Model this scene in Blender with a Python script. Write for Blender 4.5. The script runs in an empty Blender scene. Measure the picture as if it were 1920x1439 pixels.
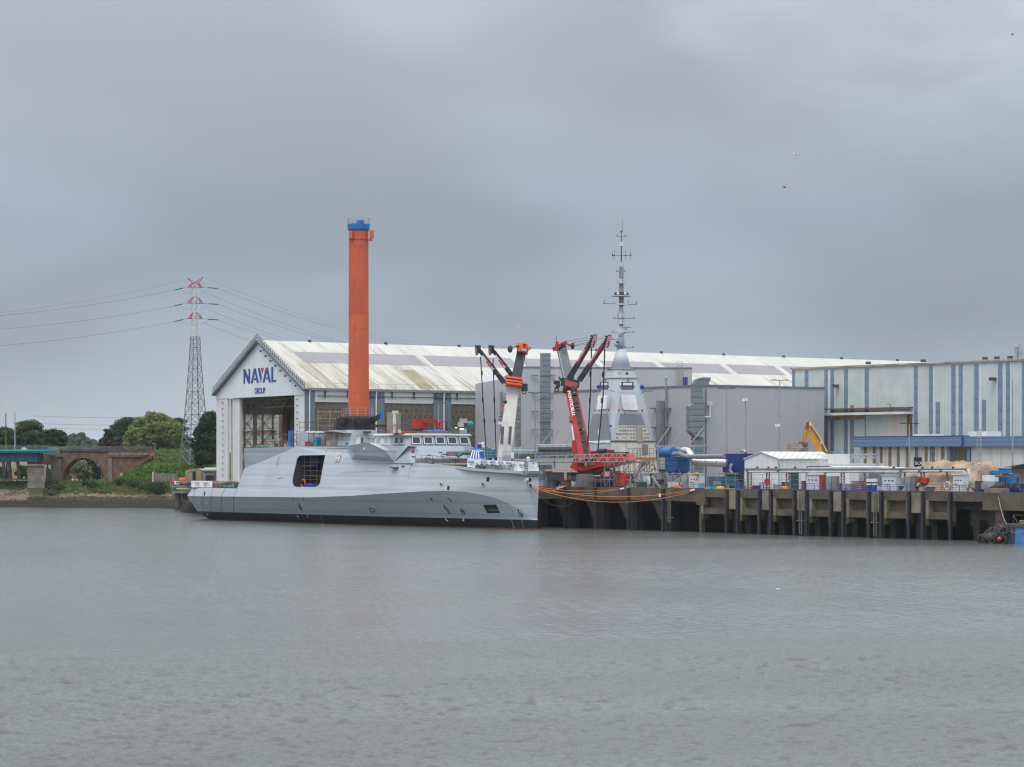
import bpy, bmesh, math, random
from mathutils import Vector, Matrix, noise
from mathutils.geometry import tessellate_polygon
random.seed(7)
SC = bpy.context.scene
COL = SC.collection
R = math.radians
# ------------------------------------------------------------------ camera
K, CX, HY, CH = 5000.0, 960.0, 862.0, 13.0      # focal length in photo pixels, centre column, horizon row, eye height
cam_d = bpy.data.cameras.new("camera"); cam = bpy.data.objects.new("camera", cam_d); COL.objects.link(cam)
cam.location = (0, 0, CH); cam.rotation_euler = (R(90), 0, 0)
cam_d.sensor_width = 36; cam_d.lens = K/1920*36
cam_d.shift_y = (HY-719.5)/1920
cam_d.clip_start = 1; cam_d.clip_end = 20000
SC.camera = cam
# ------------------------------------------------------------------ sky and light
SUN_EL, SUN_AZ = R(64), R(205)
wd = bpy.data.worlds.new("World"); SC.world = wd; wd.use_nodes = True
nt = wd.node_tree; nt.nodes.clear()
def nn(t, **k):
    n = nt.nodes.new(t)
    for a, b in k.items(): setattr(n, a, b)
    return n
L = nt.links.new
out = nn('ShaderNodeOutputWorld'); bg = nn('ShaderNodeBackground'); L(bg.outputs[0], out.inputs[0])
tc = nn('ShaderNodeTexCoord'); sep = nn('ShaderNodeSeparateXYZ'); L(tc.outputs['Generated'], sep.inputs[0])
def noise_sky(sx, sz, detail, dist, off):
    m = nn('ShaderNodeMapping'); m.inputs['Scale'].default_value = (sx, sx, sz); m.inputs['Location'].default_value = off
    m.inputs['Rotation'].default_value = (0, R(-32), 0)
    L(tc.outputs['Generated'], m.inputs[0])
    n = nn('ShaderNodeTexNoise'); n.inputs['Scale'].default_value = 1; n.inputs['Detail'].default_value = detail
    n.inputs['Roughness'].default_value = .5; n.inputs['Distortion'].default_value = dist
    L(m.outputs[0], n.inputs['Vector']); return n.outputs['Fac']
def rng(x, a, b, c, d, smooth=True):
    m = nn('ShaderNodeMapRange'); m.interpolation_type = 'SMOOTHSTEP' if smooth else 'LINEAR'
    for i, v in enumerate((a, b, c, d)): m.inputs[i+1].default_value = v
    L(x, m.inputs[0]); return m.outputs[0]
def mth(op, a, b):
    m = nn('ShaderNodeMath', operation=op)
    for i, v in enumerate((a, b)):
        if isinstance(v, (int, float)): m.inputs[i].default_value = v
        else: L(v, m.inputs[i])
    return m.outputs[0]
n1 = noise_sky(5.5, 11, 2.2, .3, (7.4, 2.9, 1.35)); n2 = noise_sky(20, 42, 4, .3, (9, 2, 5))
cl = rng(n1, .34, .66, 0, 1); cl2 = rng(n2, .3, .7, 0, 1)
# elevation profile of the cloud deck: pale at the horizon, a darker belt, pale again above, bright overhead
el = nn('ShaderNodeValToRGB'); L(sep.outputs['Z'], el.inputs[0])
cr = el.color_ramp; cr.elements[0].position = 0.0; cr.elements[0].color = (.49, .575, .63, 1)
cr.elements[1].position = 1.0; cr.elements[1].color = (1.8, 1.85, 1.95, 1)
for p, c in ((.018, (.45, .527, .59)), (.05, (.352, .418, .492)), (.085, (.365, .428, .508)), (.12, (.43, .492, .575)), (.17, (.53, .59, .67)), (.35, (.9, .96, 1.06))):
    e = cr.elements.new(p); e.color = (*c, 1)
gain = mth('ADD', mth('MULTIPLY', cl, .22), mth('MULTIPLY', cl2, .035)); gain = mth('ADD', gain, .86)
# slightly paler to the left, greyer to the right
side = rng(sep.outputs['X'], -.2, .22, 1.04, .965); gain = mth('MULTIPLY', gain, side)
# one paler cloud bank with a slanting edge, high on the right
edge = mth('ADD', mth('ADD', sep.outputs['X'], mth('MULTIPLY', sep.outputs['Z'], .9)), mth('MULTIPLY', mth('SUBTRACT', n1, .5), .16))
bank = mth('MULTIPLY', rng(edge, .175, .20, -.05, .16), rng(sep.outputs['Z'], .095, .15, 0, 1))
gain = mth('ADD', gain, mth('MULTIPLY', bank, rng(n2, .35, .65, .4, 1)))
vm = nn('ShaderNodeVectorMath', operation='SCALE'); L(el.outputs[0], vm.inputs[0]); L(gain, vm.inputs['Scale'])
sky = nn('ShaderNodeTexSky', sky_type='NISHITA'); sky.sun_disc = False; sky.sun_elevation = SUN_EL; sky.sun_rotation = SUN_AZ
sk = nn('ShaderNodeVectorMath', operation='SCALE'); L(sky.outputs[0], sk.inputs[0]); sk.inputs['Scale'].default_value = .06
mx = nn('ShaderNodeMix', data_type='RGBA'); mx.inputs[0].default_value = .93
L(sk.outputs[0], mx.inputs[6]); L(vm.outputs[0], mx.inputs[7]); L(mx.outputs[2], bg.inputs[0]); bg.inputs[1].default_value = 1.0
sd = bpy.data.lights.new("sun", 'SUN'); sd.energy = 1.5; sd.angle = R(25); sd.color = (1, .97, .93)
sun = bpy.data.objects.new("sun", sd); COL.objects.link(sun)
sun.rotation_euler = (R(90)-SUN_EL, 0, R(-25)); sun.location = (-100, 100, 300)
SC.view_settings.view_transform = 'Standard'; SC.view_settings.look = 'None'
SC.view_settings.exposure = 0.0; SC.view_settings.gamma = 1
SC.cycles.use_denoising = True; SC.cycles.denoising_input_passes = 'RGB_ALBEDO_NORMAL'; SC.cycles.denoising_prefilter = 'ACCURATE'
SC.cycles.max_bounces = 6; SC.cycles.diffuse_bounces = 3; SC.cycles.glossy_bounces = 3
SC.cycles.filter_width = 1.2
# ------------------------------------------------------------------ helpers
ZQ = 7.65                                        # level of the quay above the water
A = Vector((34.1, 474.0)); E = Vector((.617, -.787)); N = Vector((.787, .617))
def W(px, py, D): return Vector(((px-CX)/K*D, D, CH-(py-HY)/K*D))
def zat(py, Y): return CH-(py-HY)*Y/K
def V3(p, z): return Vector((p[0], p[1], z))
class Fac:
    """upright plane through P along d; s metres along it, z up, o metres out towards the camera"""
    def __init__(f, P, d):
        f.P = Vector(P[:2]); f.d = Vector(d[:2]).normalized()
        n = Vector((-f.d.y, f.d.x)); f.n = n if n.dot(-f.P) > 0 else -n
    def s(f, px, o=0):
        a = (px-CX)/K; P = f.P+f.n*o
        return (a*P.y-P.x)/(f.d.x-a*f.d.y)
    def z(f, py, px, o=0):
        q = f.pt(f.s(px, o), 0, o); return zat(py, q.y)
    def pt(f, s, z, o=0):
        q = f.P+f.d*s+f.n*o; return Vector((q.x, q.y, z))
    def px(f, px, py, o=0): return f.pt(f.s(px, o), f.z(py, px, o), o)
def quay(t): return Fac(A+N*t, E)                # plane parallel to the quay edge, t metres inland
class MB:
    def __init__(s): s.v = []; s.f = []; s.m = []; s.mi = 0
    def add(s, vs, fs):
        b = len(s.v); s.v += [Vector(v) for v in vs]
        for f in fs: s.f.append([b+i for i in f]); s.m.append(s.mi)
        return s
    def hexa(s, p):                              # 8 corners: bottom ring 0-3, top ring 4-7
        return s.add(p, [(0, 3, 2, 1), (4, 5, 6, 7), (0, 1, 5, 4), (1, 2, 6, 5), (2, 3, 7, 6), (3, 0, 4, 7)])
    def box(s, c, size, rz=0):
        c = Vector(c); a, b, h = [x/2 for x in size]; M = Matrix.Rotation(rz, 3, 'Z')
        return s.hexa([c+M @ Vector((x*a, y*b, z*h)) for z in (-1, 1) for x, y in ((-1, -1), (1, -1), (1, 1), (-1, 1))])
    def fbox(s, F, s0, s1, z0, z1, o0, o1):
        return s.hexa([F.pt(a, z, o) for z in (z0, z1) for a, o in ((s0, o0), (s1, o0), (s1, o1), (s0, o1))])
    def fpoly(s, F, pts, o0, o1): return s.prism([F.pt(a, z, o0) for a, z in pts], V3(F.n*(o1-o0), 0))
    def prism(s, pts, vec):
        n = len(pts); vec = Vector(vec); pts = [Vector(p) for p in pts]
        fs = [tuple(range(n))[::-1], tuple(range(n, 2*n))] + [(i, (i+1) % n, n+(i+1) % n, n+i) for i in range(n)]
        return s.add(pts+[p+vec for p in pts], fs)
    def bar(s, p, q, w, h=None, up=(0, 0, 1)):
        p, q = Vector(p), Vector(q); h = h or w; d = (q-p).normalized(); up = Vector(up)
        if abs(d.dot(up)) > .95: up = Vector((1, 0, 0))
        x = d.cross(up).normalized()*w/2; y = x.cross(d).normalized()*h/2
        return s.hexa([p-x-y, p+x-y, p+x+y, p-x+y, q-x-y, q+x-y, q+x+y, q-x+y])
    def taper(s, p, q, a, b):                    # square bar from half width a to b
        p, q = Vector(p), Vector(q); d = (q-p).normalized(); up = Vector((0, 0, 1)) if abs(d.z) < .9 else Vector((0, 1, 0))
        x = d.cross(up).normalized(); y = x.cross(d)
        return s.hexa([p-x*a-y*a, p+x*a-y*a, p+x*a+y*a, p-x*a+y*a, q-x*b-y*b, q+x*b-y*b, q+x*b+y*b, q-x*b+y*b])
    def tube(s, pts, r, n=8, caps=True):
        pts = [Vector(p) for p in pts]; rs = r if isinstance(r, (list, tuple)) else [r]*len(pts)
        b = len(s.v); ref = None
        for i, p in enumerate(pts):
            d = (pts[min(i+1, len(pts)-1)]-pts[max(i-1, 0)]).normalized()
            if ref is None: ref = Vector((0, 0, 1)) if abs(d.z) < .9 else Vector((1, 0, 0))
            x = d.cross(ref).normalized(); y = x.cross(d).normalized(); ref = y if abs(d.dot(y)) < .9 else ref
            for k in range(n):
                a = 2*math.pi*k/n; s.v.append(p+(x*math.cos(a)+y*math.sin(a))*rs[i])
        for i in range(len(pts)-1):
            for k in range(n):
                s.f.append([b+i*n+k, b+i*n+(k+1) % n, b+(i+1)*n+(k+1) % n, b+(i+1)*n+k]); s.m.append(s.mi)
        if caps:
            s.f.append([b+k for k in range(n)][::-1]); s.m.append(s.mi)
            s.f.append([b+(len(pts)-1)*n+k for k in range(n)]); s.m.append(s.mi)
        return s
    def lathe(s, c, prof, n=16):                 # prof: (r, z) pairs about a vertical axis
        return s.tube([Vector((c[0], c[1], z)) for r, z in prof], [max(r, .001) for r, z in prof], n)
    def ball(s, c, r, n=8, sq=(1, 1, 1)):
        c = Vector(c); b = len(s.v); m = n//2+1
        for i in range(m+1):
            th = math.pi*i/m
            for k in range(n):
                a = 2*math.pi*k/n; s.v.append(c+Vector((math.sin(th)*math.cos(a)*r*sq[0], math.sin(th)*math.sin(a)*r*sq[1], math.cos(th)*r*sq[2])))
        for i in range(m):
            for k in range(n): s.f.append([b+i*n+k, b+i*n+(k+1) % n, b+(i+1)*n+(k+1) % n, b+(i+1)*n+k]); s.m.append(s.mi)
        return s
    def torus(s, c, ax, R0, r, n=14, m=6):
        ax = Vector(ax).normalized(); u = ax.orthogonal().normalized(); w = ax.cross(u); c = Vector(c)
        pts = [c+(u*math.cos(2*math.pi*i/n)+w*math.sin(2*math.pi*i/n))*R0 for i in range(n)]; b = len(s.v)
        for i, p in enumerate(pts):
            rd = (p-c).normalized()
            for k in range(m): a = 2*math.pi*k/m; s.v.append(p+(rd*math.cos(a)+ax*math.sin(a))*r)
        for i in range(n):
            for k in range(m):
                j = (i+1) % n; s.f.append([b+i*m+k, b+i*m+(k+1) % m, b+j*m+(k+1) % m, b+j*m+k]); s.m.append(s.mi)
        return s
    def build(s, name, mat, parent=None, smooth=False, fix=True):
        if parent is None:
            xs = [v.x for v in s.v]; ys = [v.y for v in s.v]; org = Vector(((min(xs)+max(xs))/2, (min(ys)+max(ys))/2, min(v.z for v in s.v)))
            inv = Matrix.Translation(-org)
        else: inv = parent['_w'] if False else WM[parent.name].inverted()
        me = bpy.data.meshes.new(name); me.from_pydata([inv @ v for v in s.v], [], s.f)
        mats = mat if isinstance(mat, (list, tuple)) else [mat]
        for m in mats: me.materials.append(m)
        if len(mats) > 1: me.polygons.foreach_set('material_index', s.m)
        if fix:
            bm = bmesh.new(); bm.from_mesh(me); bmesh.ops.recalc_face_normals(bm, faces=bm.faces); bm.to_mesh(me); bm.free()
        if smooth: me.polygons.foreach_set('use_smooth', [True]*len(me.polygons))
        o = bpy.data.objects.new(name, me); COL.objects.link(o)
        if parent is None: o.location = org; WM[o.name] = Matrix.Translation(org)
        else: o.parent = parent; WM[o.name] = WM[parent.name]
        return o
    def pieces(s, name, mat, parent=None, **k):       # every loose piece becomes an object of its own
        par = list(range(len(s.v)))
        def fd(i):
            while par[i] != i: par[i] = par[par[i]]; i = par[i]
            return i
        for f in s.f:
            for i in f[1:]: par[fd(i)] = fd(f[0])
        grp = {}
        for f in s.f: grp.setdefault(fd(f[0]), []).append(f)
        res = []
        for fs in grp.values():
            m = MB(); ix = {}
            for f in fs:
                for i in f:
                    if i not in ix: ix[i] = len(m.v); m.v.append(s.v[i])
                m.f.append([ix[i] for i in f]); m.m.append(0)
            res.append(m.build(name, mat, parent, **k))
        return res
WM = {}
def tag(o, label=None, cat=None, group=None, kind=None):
    if label: o['label'] = label
    if cat: o['category'] = cat
    if group: o['group'] = group
    if kind: o['kind'] = kind
    return o
def thing(name, label, cat, loc, rz=0, group=None):
    o = bpy.data.objects.new(name, None); COL.objects.link(o); o.location = loc; o.rotation_euler = (0, 0, rz)
    o.empty_display_size = .5
    WM[o.name] = Matrix.Translation(Vector(loc)) @ Matrix.Rotation(rz, 4, 'Z')
    return tag(o, label, cat, group)
def dup(root, loc, rz=0, label=None, group=None, scale=None):
    kids = [o for o in COL.objects if o.parent == root]
    r = root.copy(); COL.objects.link(r); r.location = loc; r.rotation_euler = (0, 0, rz)
    if scale: r.scale = scale
    if label: r['label'] = label
    if group: r['group'] = group
    for ch in kids:
        c = ch.copy(); COL.objects.link(c); c.parent = r
        for g in [o for o in COL.objects if o.parent == ch]:
            d = g.copy(); COL.objects.link(d); d.parent = c
    return r
def lerp(a, b, t): return a+(b-a)*t
def itp(x, tab):
    if x <= tab[0][0]: return tab[0][1]
    for (a, u), (b, v) in zip(tab, tab[1:]):
        if x <= b: return lerp(u, v, (x-a)/(b-a))
    return tab[-1][1]
# ------------------------------------------------------------------ materials
def mat(name, col, rough=.6, var=.12, scale=.6, metal=0, streak=0, streakcol=(.16, .11, .07), bump=0, bscale=8, rib=None, spec=.5, grime=0, coarse=(1, 1, 1)):
    """painted or raw surface: colour broken up by two noises, optional vertical stains and corrugation"""
    m = bpy.data.materials.new(name); m.use_nodes = True; t = m.node_tree; t.nodes.clear()
    def n(ty, **k):
        x = t.nodes.new(ty)
        for a, b in k.items(): setattr(x, a, b)
        return x
    l = t.links.new
    o = n('ShaderNodeOutputMaterial'); p = n('ShaderNodeBsdfPrincipled'); l(p.outputs[0], o.inputs[0])
    p.inputs['Roughness'].default_value = rough; p.inputs['Metallic'].default_value = metal
    p.inputs['Specular IOR Level'].default_value = spec
    tcn = n('ShaderNodeTexCoord')
    def nz(sc, vec, det=4, ro=.55):
        mp = n('ShaderNodeMapping'); mp.inputs['Scale'].default_value = vec; l(tcn.outputs['Object'], mp.inputs[0])
        q = n('ShaderNodeTexNoise'); q.inputs['Scale'].default_value = sc; q.inputs['Detail'].default_value = det; q.inputs['Roughness'].default_value = ro
        l(mp.outputs[0], q.inputs['Vector']); return q.outputs['Fac']
    def mr(x, a, b, c, d):
        q = n('ShaderNodeMapRange'); q.interpolation_type = 'SMOOTHSTEP'
        for i, v in enumerate((a, b, c, d)): q.inputs[i+1].default_value = v
        l(x, q.inputs[0]); return q.outputs[0]
    def mix(f, a, b):
        q = n('ShaderNodeMix', data_type='RGBA')
        if isinstance(f, float): q.inputs[0].default_value = f
        else: l(f, q.inputs[0])
        for i, v in ((6, a), (7, b)):
            if isinstance(v, tuple): q.inputs[i].default_value = (*v[:3], 1)
            else: l(v, q.inputs[i])
        return q.outputs[2]
    lo = tuple(c*(1-var) for c in col); hi = tuple(min(1, c*(1+var)) for c in col)
    c = mix(mr(nz(scale, coarse), .3, .7, 0, 1), lo, hi)
    if grime:
        c = mix(mr(nz(scale*4, coarse, 6, .7), .52, .75, 0, grime), c, tuple(x*.45 for x in col))
    if streak:
        a = mr(nz(1.3, (1, 1, .05), 5, .65), .5, .72, 0, streak)
        c = mix(a, c, streakcol)
    h = None
    if rib:                                      # (direction xy, pitch m, depth, line darkness)
        d, pitch, depth, dark = rib
        sx = n('ShaderNodeVectorMath', operation='DOT_PRODUCT'); l(tcn.outputs['Object'], sx.inputs[0])
        sx.inputs[1].default_value = (d[0], d[1], d[2] if len(d) > 2 else 0)
        q = n('ShaderNodeMath', operation='MULTIPLY'); l(sx.outputs['Value'], q.inputs[0]); q.inputs[1].default_value = 1/pitch
        fr = n('ShaderNodeMath', operation='FRACT'); l(q.outputs[0], fr.inputs[0])
        pp = n('ShaderNodeMath', operation='PINGPONG'); l(fr.outputs[0], pp.inputs[0]); pp.inputs[1].default_value = .5
        g = mr(pp.outputs[0], .0, .22, 1, 0)
        gm = n('ShaderNodeMath', operation='MULTIPLY'); l(g, gm.inputs[0]); gm.inputs[1].default_value = dark
        # each sheet a little different
        fl = n('ShaderNodeMath', operation='FLOOR'); l(q.outputs[0], fl.inputs[0])
        wn = n('ShaderNodeTexWhiteNoise', noise_dimensions='1D'); l(fl.outputs[0], wn.inputs['W'])
        sh = mr(wn.outputs['Value'], 0, 1, 0, .16 if dark > .13 else .05)
        c = mix(sh, c, tuple(x*.72 for x in col))
        c = mix(gm.outputs[0], c, tuple(x*.4 for x in col)); h = g
    l(c, p.inputs['Base Color'])
    if bump or rib:
        b = n('ShaderNodeBump'); b.inputs['Strength'].default_value = .6; b.inputs['Distance'].default_value = bump or .05
        l(h if h is not None else nz(bscale, (1, 1, 1), 5, .6), b.inputs['Height'])
        if h is not None: b.invert = True
        l(b.outputs[0], p.inputs['Normal'])
    return m
def zramp(m, stops, axis=2):
    """paint bands by height in the object's own frame"""
    t = m.node_tree; p = next(x for x in t.nodes if x.type == 'BSDF_PRINCIPLED')
    src = p.inputs['Base Color'].links[0].from_socket
    tcn = t.nodes.new('ShaderNodeTexCoord'); sp = t.nodes.new('ShaderNodeSeparateXYZ'); t.links.new(tcn.outputs['Object'], sp.inputs[0])
    for z, col in stops:
        g = t.nodes.new('ShaderNodeMath'); g.operation = 'LESS_THAN'; t.links.new(sp.outputs[axis], g.inputs[0]); g.inputs[1].default_value = z
        q = t.nodes.new('ShaderNodeMix'); q.data_type = 'RGBA'; t.links.new(g.outputs[0], q.inputs[0])
        t.links.new(src, q.inputs[6]); q.inputs[7].default_value = (*col, 1); src = q.outputs[2]
    t.links.new(src, p.inputs['Base Color']); return m
GREY = mat('navy_grey_paint', (.43, .475, .525), .5, .05, .12, streak=.07, streakcol=(.34, .36, .38), rib=((0, 0, 1), 2.4, .01, .06))
HULLM = zramp(mat('hull_paint', (.43, .475, .525), .45, .05, .1, streak=.08, streakcol=(.35, .37, .4), rib=((0, 0, 1), 2.3, .01, .06)), [(1.75, (.012, .014, .018)), (.22, (.16, .035, .02))])
GREYD = mat('grey_paint_dull', (.30, .33, .36), .6, .12, .8)
BLACKP = mat('black_paint', (.018, .02, .024), .5, .3, .5)
WHITEP = mat('white_paint', (.74, .75, .75), .5, .06, .5, streak=.12)
WHITED = mat('white_dirty', (.66, .66, .62), .6, .1, .5, streak=.35, streakcol=(.3, .24, .16))
STEEL = mat('galvanised_steel', (.33, .36, .38), .45, .15, 1.5, metal=.3)
STEELD = mat('dark_steel', (.07, .075, .08), .5, .3, 1)
RUST = mat('rusty_steel', (.16, .085, .05), .8, .35, 1.2)
ORANGE = mat('orange_paint', (.58, .115, .035), .55, .10, .25, streak=.18, streakcol=(.36, .09, .04), coarse=(1, 1, .4))
REDP = mat('red_paint', (.50, .022, .022), .4, .12, .8, grime=.2)
BLUEP = mat('blue_paint', (.02, .13, .42), .45, .15, .6)
NAVYB = mat('navy_blue_paint', (.012, .03, .2), .45, .15, .4, rib=((N.x, N.y), .6, .03, .3))
BLUEB = mat('bright_blue_sheet', (.01, .17, .62), .5, .2, .8)
TEAL = mat('teal_paint', (.01, .22, .40), .45, .15, .5)
YELL = mat('yellow_paint', (.50, .25, .02), .5, .2, .7, grime=.4)
RAILB = mat('rail_blue', (.03, .05, .26), .5, .2, 1)
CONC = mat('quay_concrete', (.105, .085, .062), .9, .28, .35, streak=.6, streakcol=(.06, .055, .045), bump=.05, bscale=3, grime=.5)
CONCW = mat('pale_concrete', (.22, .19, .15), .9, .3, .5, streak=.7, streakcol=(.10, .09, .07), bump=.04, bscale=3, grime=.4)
WET_SHADE = mat('wet_shaded_concrete', (.012, .011, .008), .7, .4, .6, grime=.5, streak=.4, streakcol=(.02, .02, .015))  # wet concrete, with the shade of the quay void put into its colour
ALGA = mat('algae_green', (.045, .075, .015), .9, .4, 1.5)
SAND = mat('sand', (.33, .25, .17), .95, .3, .35, bump=.3, bscale=1.2, grime=.3)
WOODM = mat('brown_planks', (.24, .12, .07), .8, .25, .8, rib=((0, 0, 1), .3, .02, .5))
GLASSD = mat('dark_glass', (.035, .045, .05), .12, .3, .4)
PLAST = mat('white_cloth', (.78, .78, .80), .7, .08, .8)
RUBBER = mat('rubber', (.02, .02, .022), .85, .3, 2)
SKIN = mat('skin', (.45, .25, .17), .6)
INKB = mat('lettering_blue', (.02, .06, .30), .5, .05)
INKW = mat('lettering_white', (.8, .8, .8), .5, .05)
INKK = mat('lettering_black', (.015, .015, .02), .5, .05)
INKR = mat('lettering_red', (.55, .05, .03), .5, .05)
ORC = mat('crane_orange', (.70, .10, .02), .45, .15, 1)
LAMPM = bpy.data.materials.new('lamp_glow'); LAMPM.use_nodes = True
_p = LAMPM.node_tree.nodes['Principled BSDF']; _p.inputs['Emission Color'].default_value = (1, .85, .6, 1); _p.inputs['Emission Strength'].default_value = 2.5
def text_mesh(mb, txt, P, u, v, size, depth, bold=0.0, xs=1.0, center=True):
    """letters as solid shapes: P origin, u reading direction, v up"""
    c = bpy.data.curves.new('lettering', 'FONT'); c.body = txt; c.size = 1; c.offset = bold; c.align_x = 'CENTER' if center else 'LEFT'
    o = bpy.data.objects.new('lettering', c); COL.objects.link(o); bpy.context.view_layer.update()
    dg = bpy.context.evaluated_depsgraph_get(); me = o.evaluated_get(dg).to_mesh()
    u, v = Vector(u).normalized(), Vector(v).normalized(); w = u.cross(v).normalized(); P = Vector(P)
    k = size/.69
    vs = [P+u*(q.co.x*k*xs)+v*(q.co.y*k)+w*depth for q in me.vertices]
    mb.add(vs, [list(f.vertices) for f in me.polygons])
    bpy.data.objects.remove(o); bpy.data.curves.remove(c)
    return mb
def railing(mb, pts, h=1.1, rails=(1.1, .55), w=.05, step=1.5, postw=.07):
    for p, q in zip(pts, pts[1:]):
        p, q = Vector(p), Vector(q); d = (q-p); n = max(1, round(d.length/step))
        for i in range(n+1):
            a = p+d*(i/n); mb.bar(a, a+Vector((0, 0, h)), postw)
        for r in rails: mb.bar(p+Vector((0, 0, r)), q+Vector((0, 0, r)), w)
    return mb
def scaffold(mb, F, s0, s1, z0, z1, o0, o1, ds=2.0, dz=2.0, w=.07, diag=True):
    ns = max(1, round((s1-s0)/ds)); nz_ = max(1, round((z1-z0)/dz))
    for o in (o0, o1):
        for i in range(ns+1):
            s = lerp(s0, s1, i/ns); mb.bar(F.pt(s, z0, o), F.pt(s, z1+.3, o), w)
        for j in range(1, nz_+1):
            z = lerp(z0, z1, j/nz_); mb.bar(F.pt(s0-.2, z, o), F.pt(s1+.2, z, o), w)
    for j in range(1, nz_+1):
        z = lerp(z0, z1, j/nz_)
        for i in range(ns+1):
            s = lerp(s0, s1, i/ns); mb.bar(F.pt(s, z, o0), F.pt(s, z, o1), w)
    if diag:
        for i in range(ns):
            for j in range(nz_):
                if (i+j) % 2 == 0:
                    mb.bar(F.pt(lerp(s0, s1, i/ns), lerp(z0, z1, j/nz_), o1), F.pt(lerp(s0, s1, (i+1)/ns), lerp(z0, z1, (j+1)/nz_), o1), w*.8)
    return mb
# ------------------------------------------------------------------ water
def water():
    m = bpy.data.materials.new('river_water'); m.use_nodes = True; t = m.node_tree; t.nodes.clear(); l = t.links.new
    o = t.nodes.new('ShaderNodeOutputMaterial'); p = t.nodes.new('ShaderNodeBsdfPrincipled'); l(p.outputs[0], o.inputs[0])
    p.inputs['Base Color'].default_value = (.105, .113, .102, 1); p.inputs['Roughness'].default_value = .15; p.inputs['IOR'].default_value = 1.33
    tcn = t.nodes.new('ShaderNodeTexCoord')
    def nz(sc, vec, det, ro, dist=0, rot=0):
        mp = t.nodes.new('ShaderNodeMapping'); mp.inputs['Scale'].default_value = vec; mp.inputs['Rotation'].default_value = (0, 0, R(rot)); l(tcn.outputs['Object'], mp.inputs[0])
        q = t.nodes.new('ShaderNodeTexNoise'); q.inputs['Scale'].default_value = sc; q.inputs['Detail'].default_value = det
        q.inputs['Roughness'].default_value = ro; q.inputs['Distortion'].default_value = dist; l(mp.outputs[0], q.inputs['Vector']); return q.outputs['Fac']
    def ma(op, a, b):
        q = t.nodes.new('ShaderNodeMath'); q.operation = op
        for i, v in enumerate((a, b)):
            if isinstance(v, (int, float)): q.inputs[i].default_value = v
            else: l(v, q.inputs[i])
        return q.outputs[0]
    def mr(x, a, b, c, d):
        q = t.nodes.new('ShaderNodeMapRange'); q.interpolation_type = 'SMOOTHSTEP'
        for i, v in enumerate((a, b, c, d)): q.inputs[i+1].default_value = v
        l(x, q.inputs[0]); return q.outputs[0]
    # wind patches: smoother slicks and rougher areas
    patch = mr(nz(.022, (.6, 1.5, 1), 4, .6, .8, 12), .38, .62, .45, 1.0)
    h = ma('MULTIPLY', nz(3.2, (.62, 1.35, 1), 4, .6, .3, 8), .10)
    h = ma('MULTIPLY', h, patch)
    b = t.nodes.new('ShaderNodeBump'); b.inputs['Strength'].default_value = 1.0; b.inputs['Distance'].default_value = 1.0
    l(h, b.inputs['Height']); l(b.outputs[0], p.inputs['Normal'])
    return m
WATERM = water()
def water_mesh():
    """real waves: rows and columns widen with distance, short waves fade where the mesh gets too coarse to carry them"""
    import numpy as np
    rs = np.random.RandomState(4); ys = [70.0]
    while ys[-1] < 700: ys.append(ys[-1]+max(.11, (ys[-1]/110)**1.6*.13))
    ys = np.array(ys+[730, 800, 1200, 3000]); nx = 960; u_ = np.linspace(-1, 1, nx); u_ = u_*(.62+.38*u_**4)
    X = np.outer(ys*.27+40, u_); X[-4:] = np.outer(np.array([400, 600, 900, 1500]), u_); Y = np.outer(ys, np.ones(nx)); H = np.zeros_like(X)
    dy = np.gradient(ys)[:, None]*np.ones((1, nx)); dx = ((ys*.54+80)*.62/nx)[:, None]
    # wind patches
    def vn(x, y, sc, seed):
        r2 = np.random.RandomState(seed); o_ = 0
        for _ in range(7): a = r2.uniform(0, 6.28); k = sc*r2.uniform(.6, 1.8); o_ = o_+np.sin(x*k*.55*np.cos(a)+y*k*np.sin(a)+r2.uniform(0, 6.28)+1.3*np.sin(x*k*.3+y*k*.4))
        return o_/2.6
    patch = np.clip(.74+.34*vn(X, Y, .09, 9), .25, 1.25)
    for i in range(95):
        lam = .34*(9**(rs.random_sample()**2.1)); k = 2*np.pi/lam; a = rs.normal(np.pi/2-.25, .62)
        slope = .105*(lam/1.0)**-.1 if lam < 1.5 else .03
        kx, ky = k*np.cos(a), k*np.sin(a)
        fade = np.clip((lam/(2.6*np.maximum(dy*abs(np.sin(a)), dx*abs(np.cos(a))))-1)*1.2, 0, 1)
        ph = kx*X+ky*Y+rs.uniform(0, 6.28)+.7*np.sin(X*.31+Y*.17+i)+.5*np.sin(Y*.53-X*.23+2*i)
        H += fade*slope/k*(np.sin(ph)+.25*np.sin(2*ph+.6))*(patch if lam < 3 else 1)
    H[-4:] = 0; n_, m_ = X.shape; co = np.stack([X, Y, H], -1).reshape(-1, 3).astype('f')
    a = (np.arange(n_-1)[:, None]*m_+np.arange(m_-1)[None]).ravel(); F = np.stack([a, a+1, a+m_+1, a+m_], 1).astype('i')
    me = bpy.data.meshes.new('river_water'); me.vertices.add(len(co)); me.vertices.foreach_set('co', co.ravel())
    me.loops.add(F.size); me.loops.foreach_set('vertex_index', F.ravel()); me.polygons.add(len(F)); me.polygons.foreach_set('loop_start', np.arange(0, F.size, 4, dtype='i')); me.polygons.foreach_set('use_smooth', np.ones(len(F), dtype=bool))
    me.update(calc_edges=True); me.materials.append(WATERM); o = bpy.data.objects.new('river_water', me); COL.objects.link(o); return o
tag(water_mesh(), kind='structure')
wb = MB(); 
wb.add([(-1500, -300, -.25), (1500, -300, -.25), (1500, 3000, -.25), (-1500, 3000, -.25)], [(0, 1, 2, 3)])
tag(wb.build('river_bed', WATERM, fix=False), kind='structure')
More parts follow.
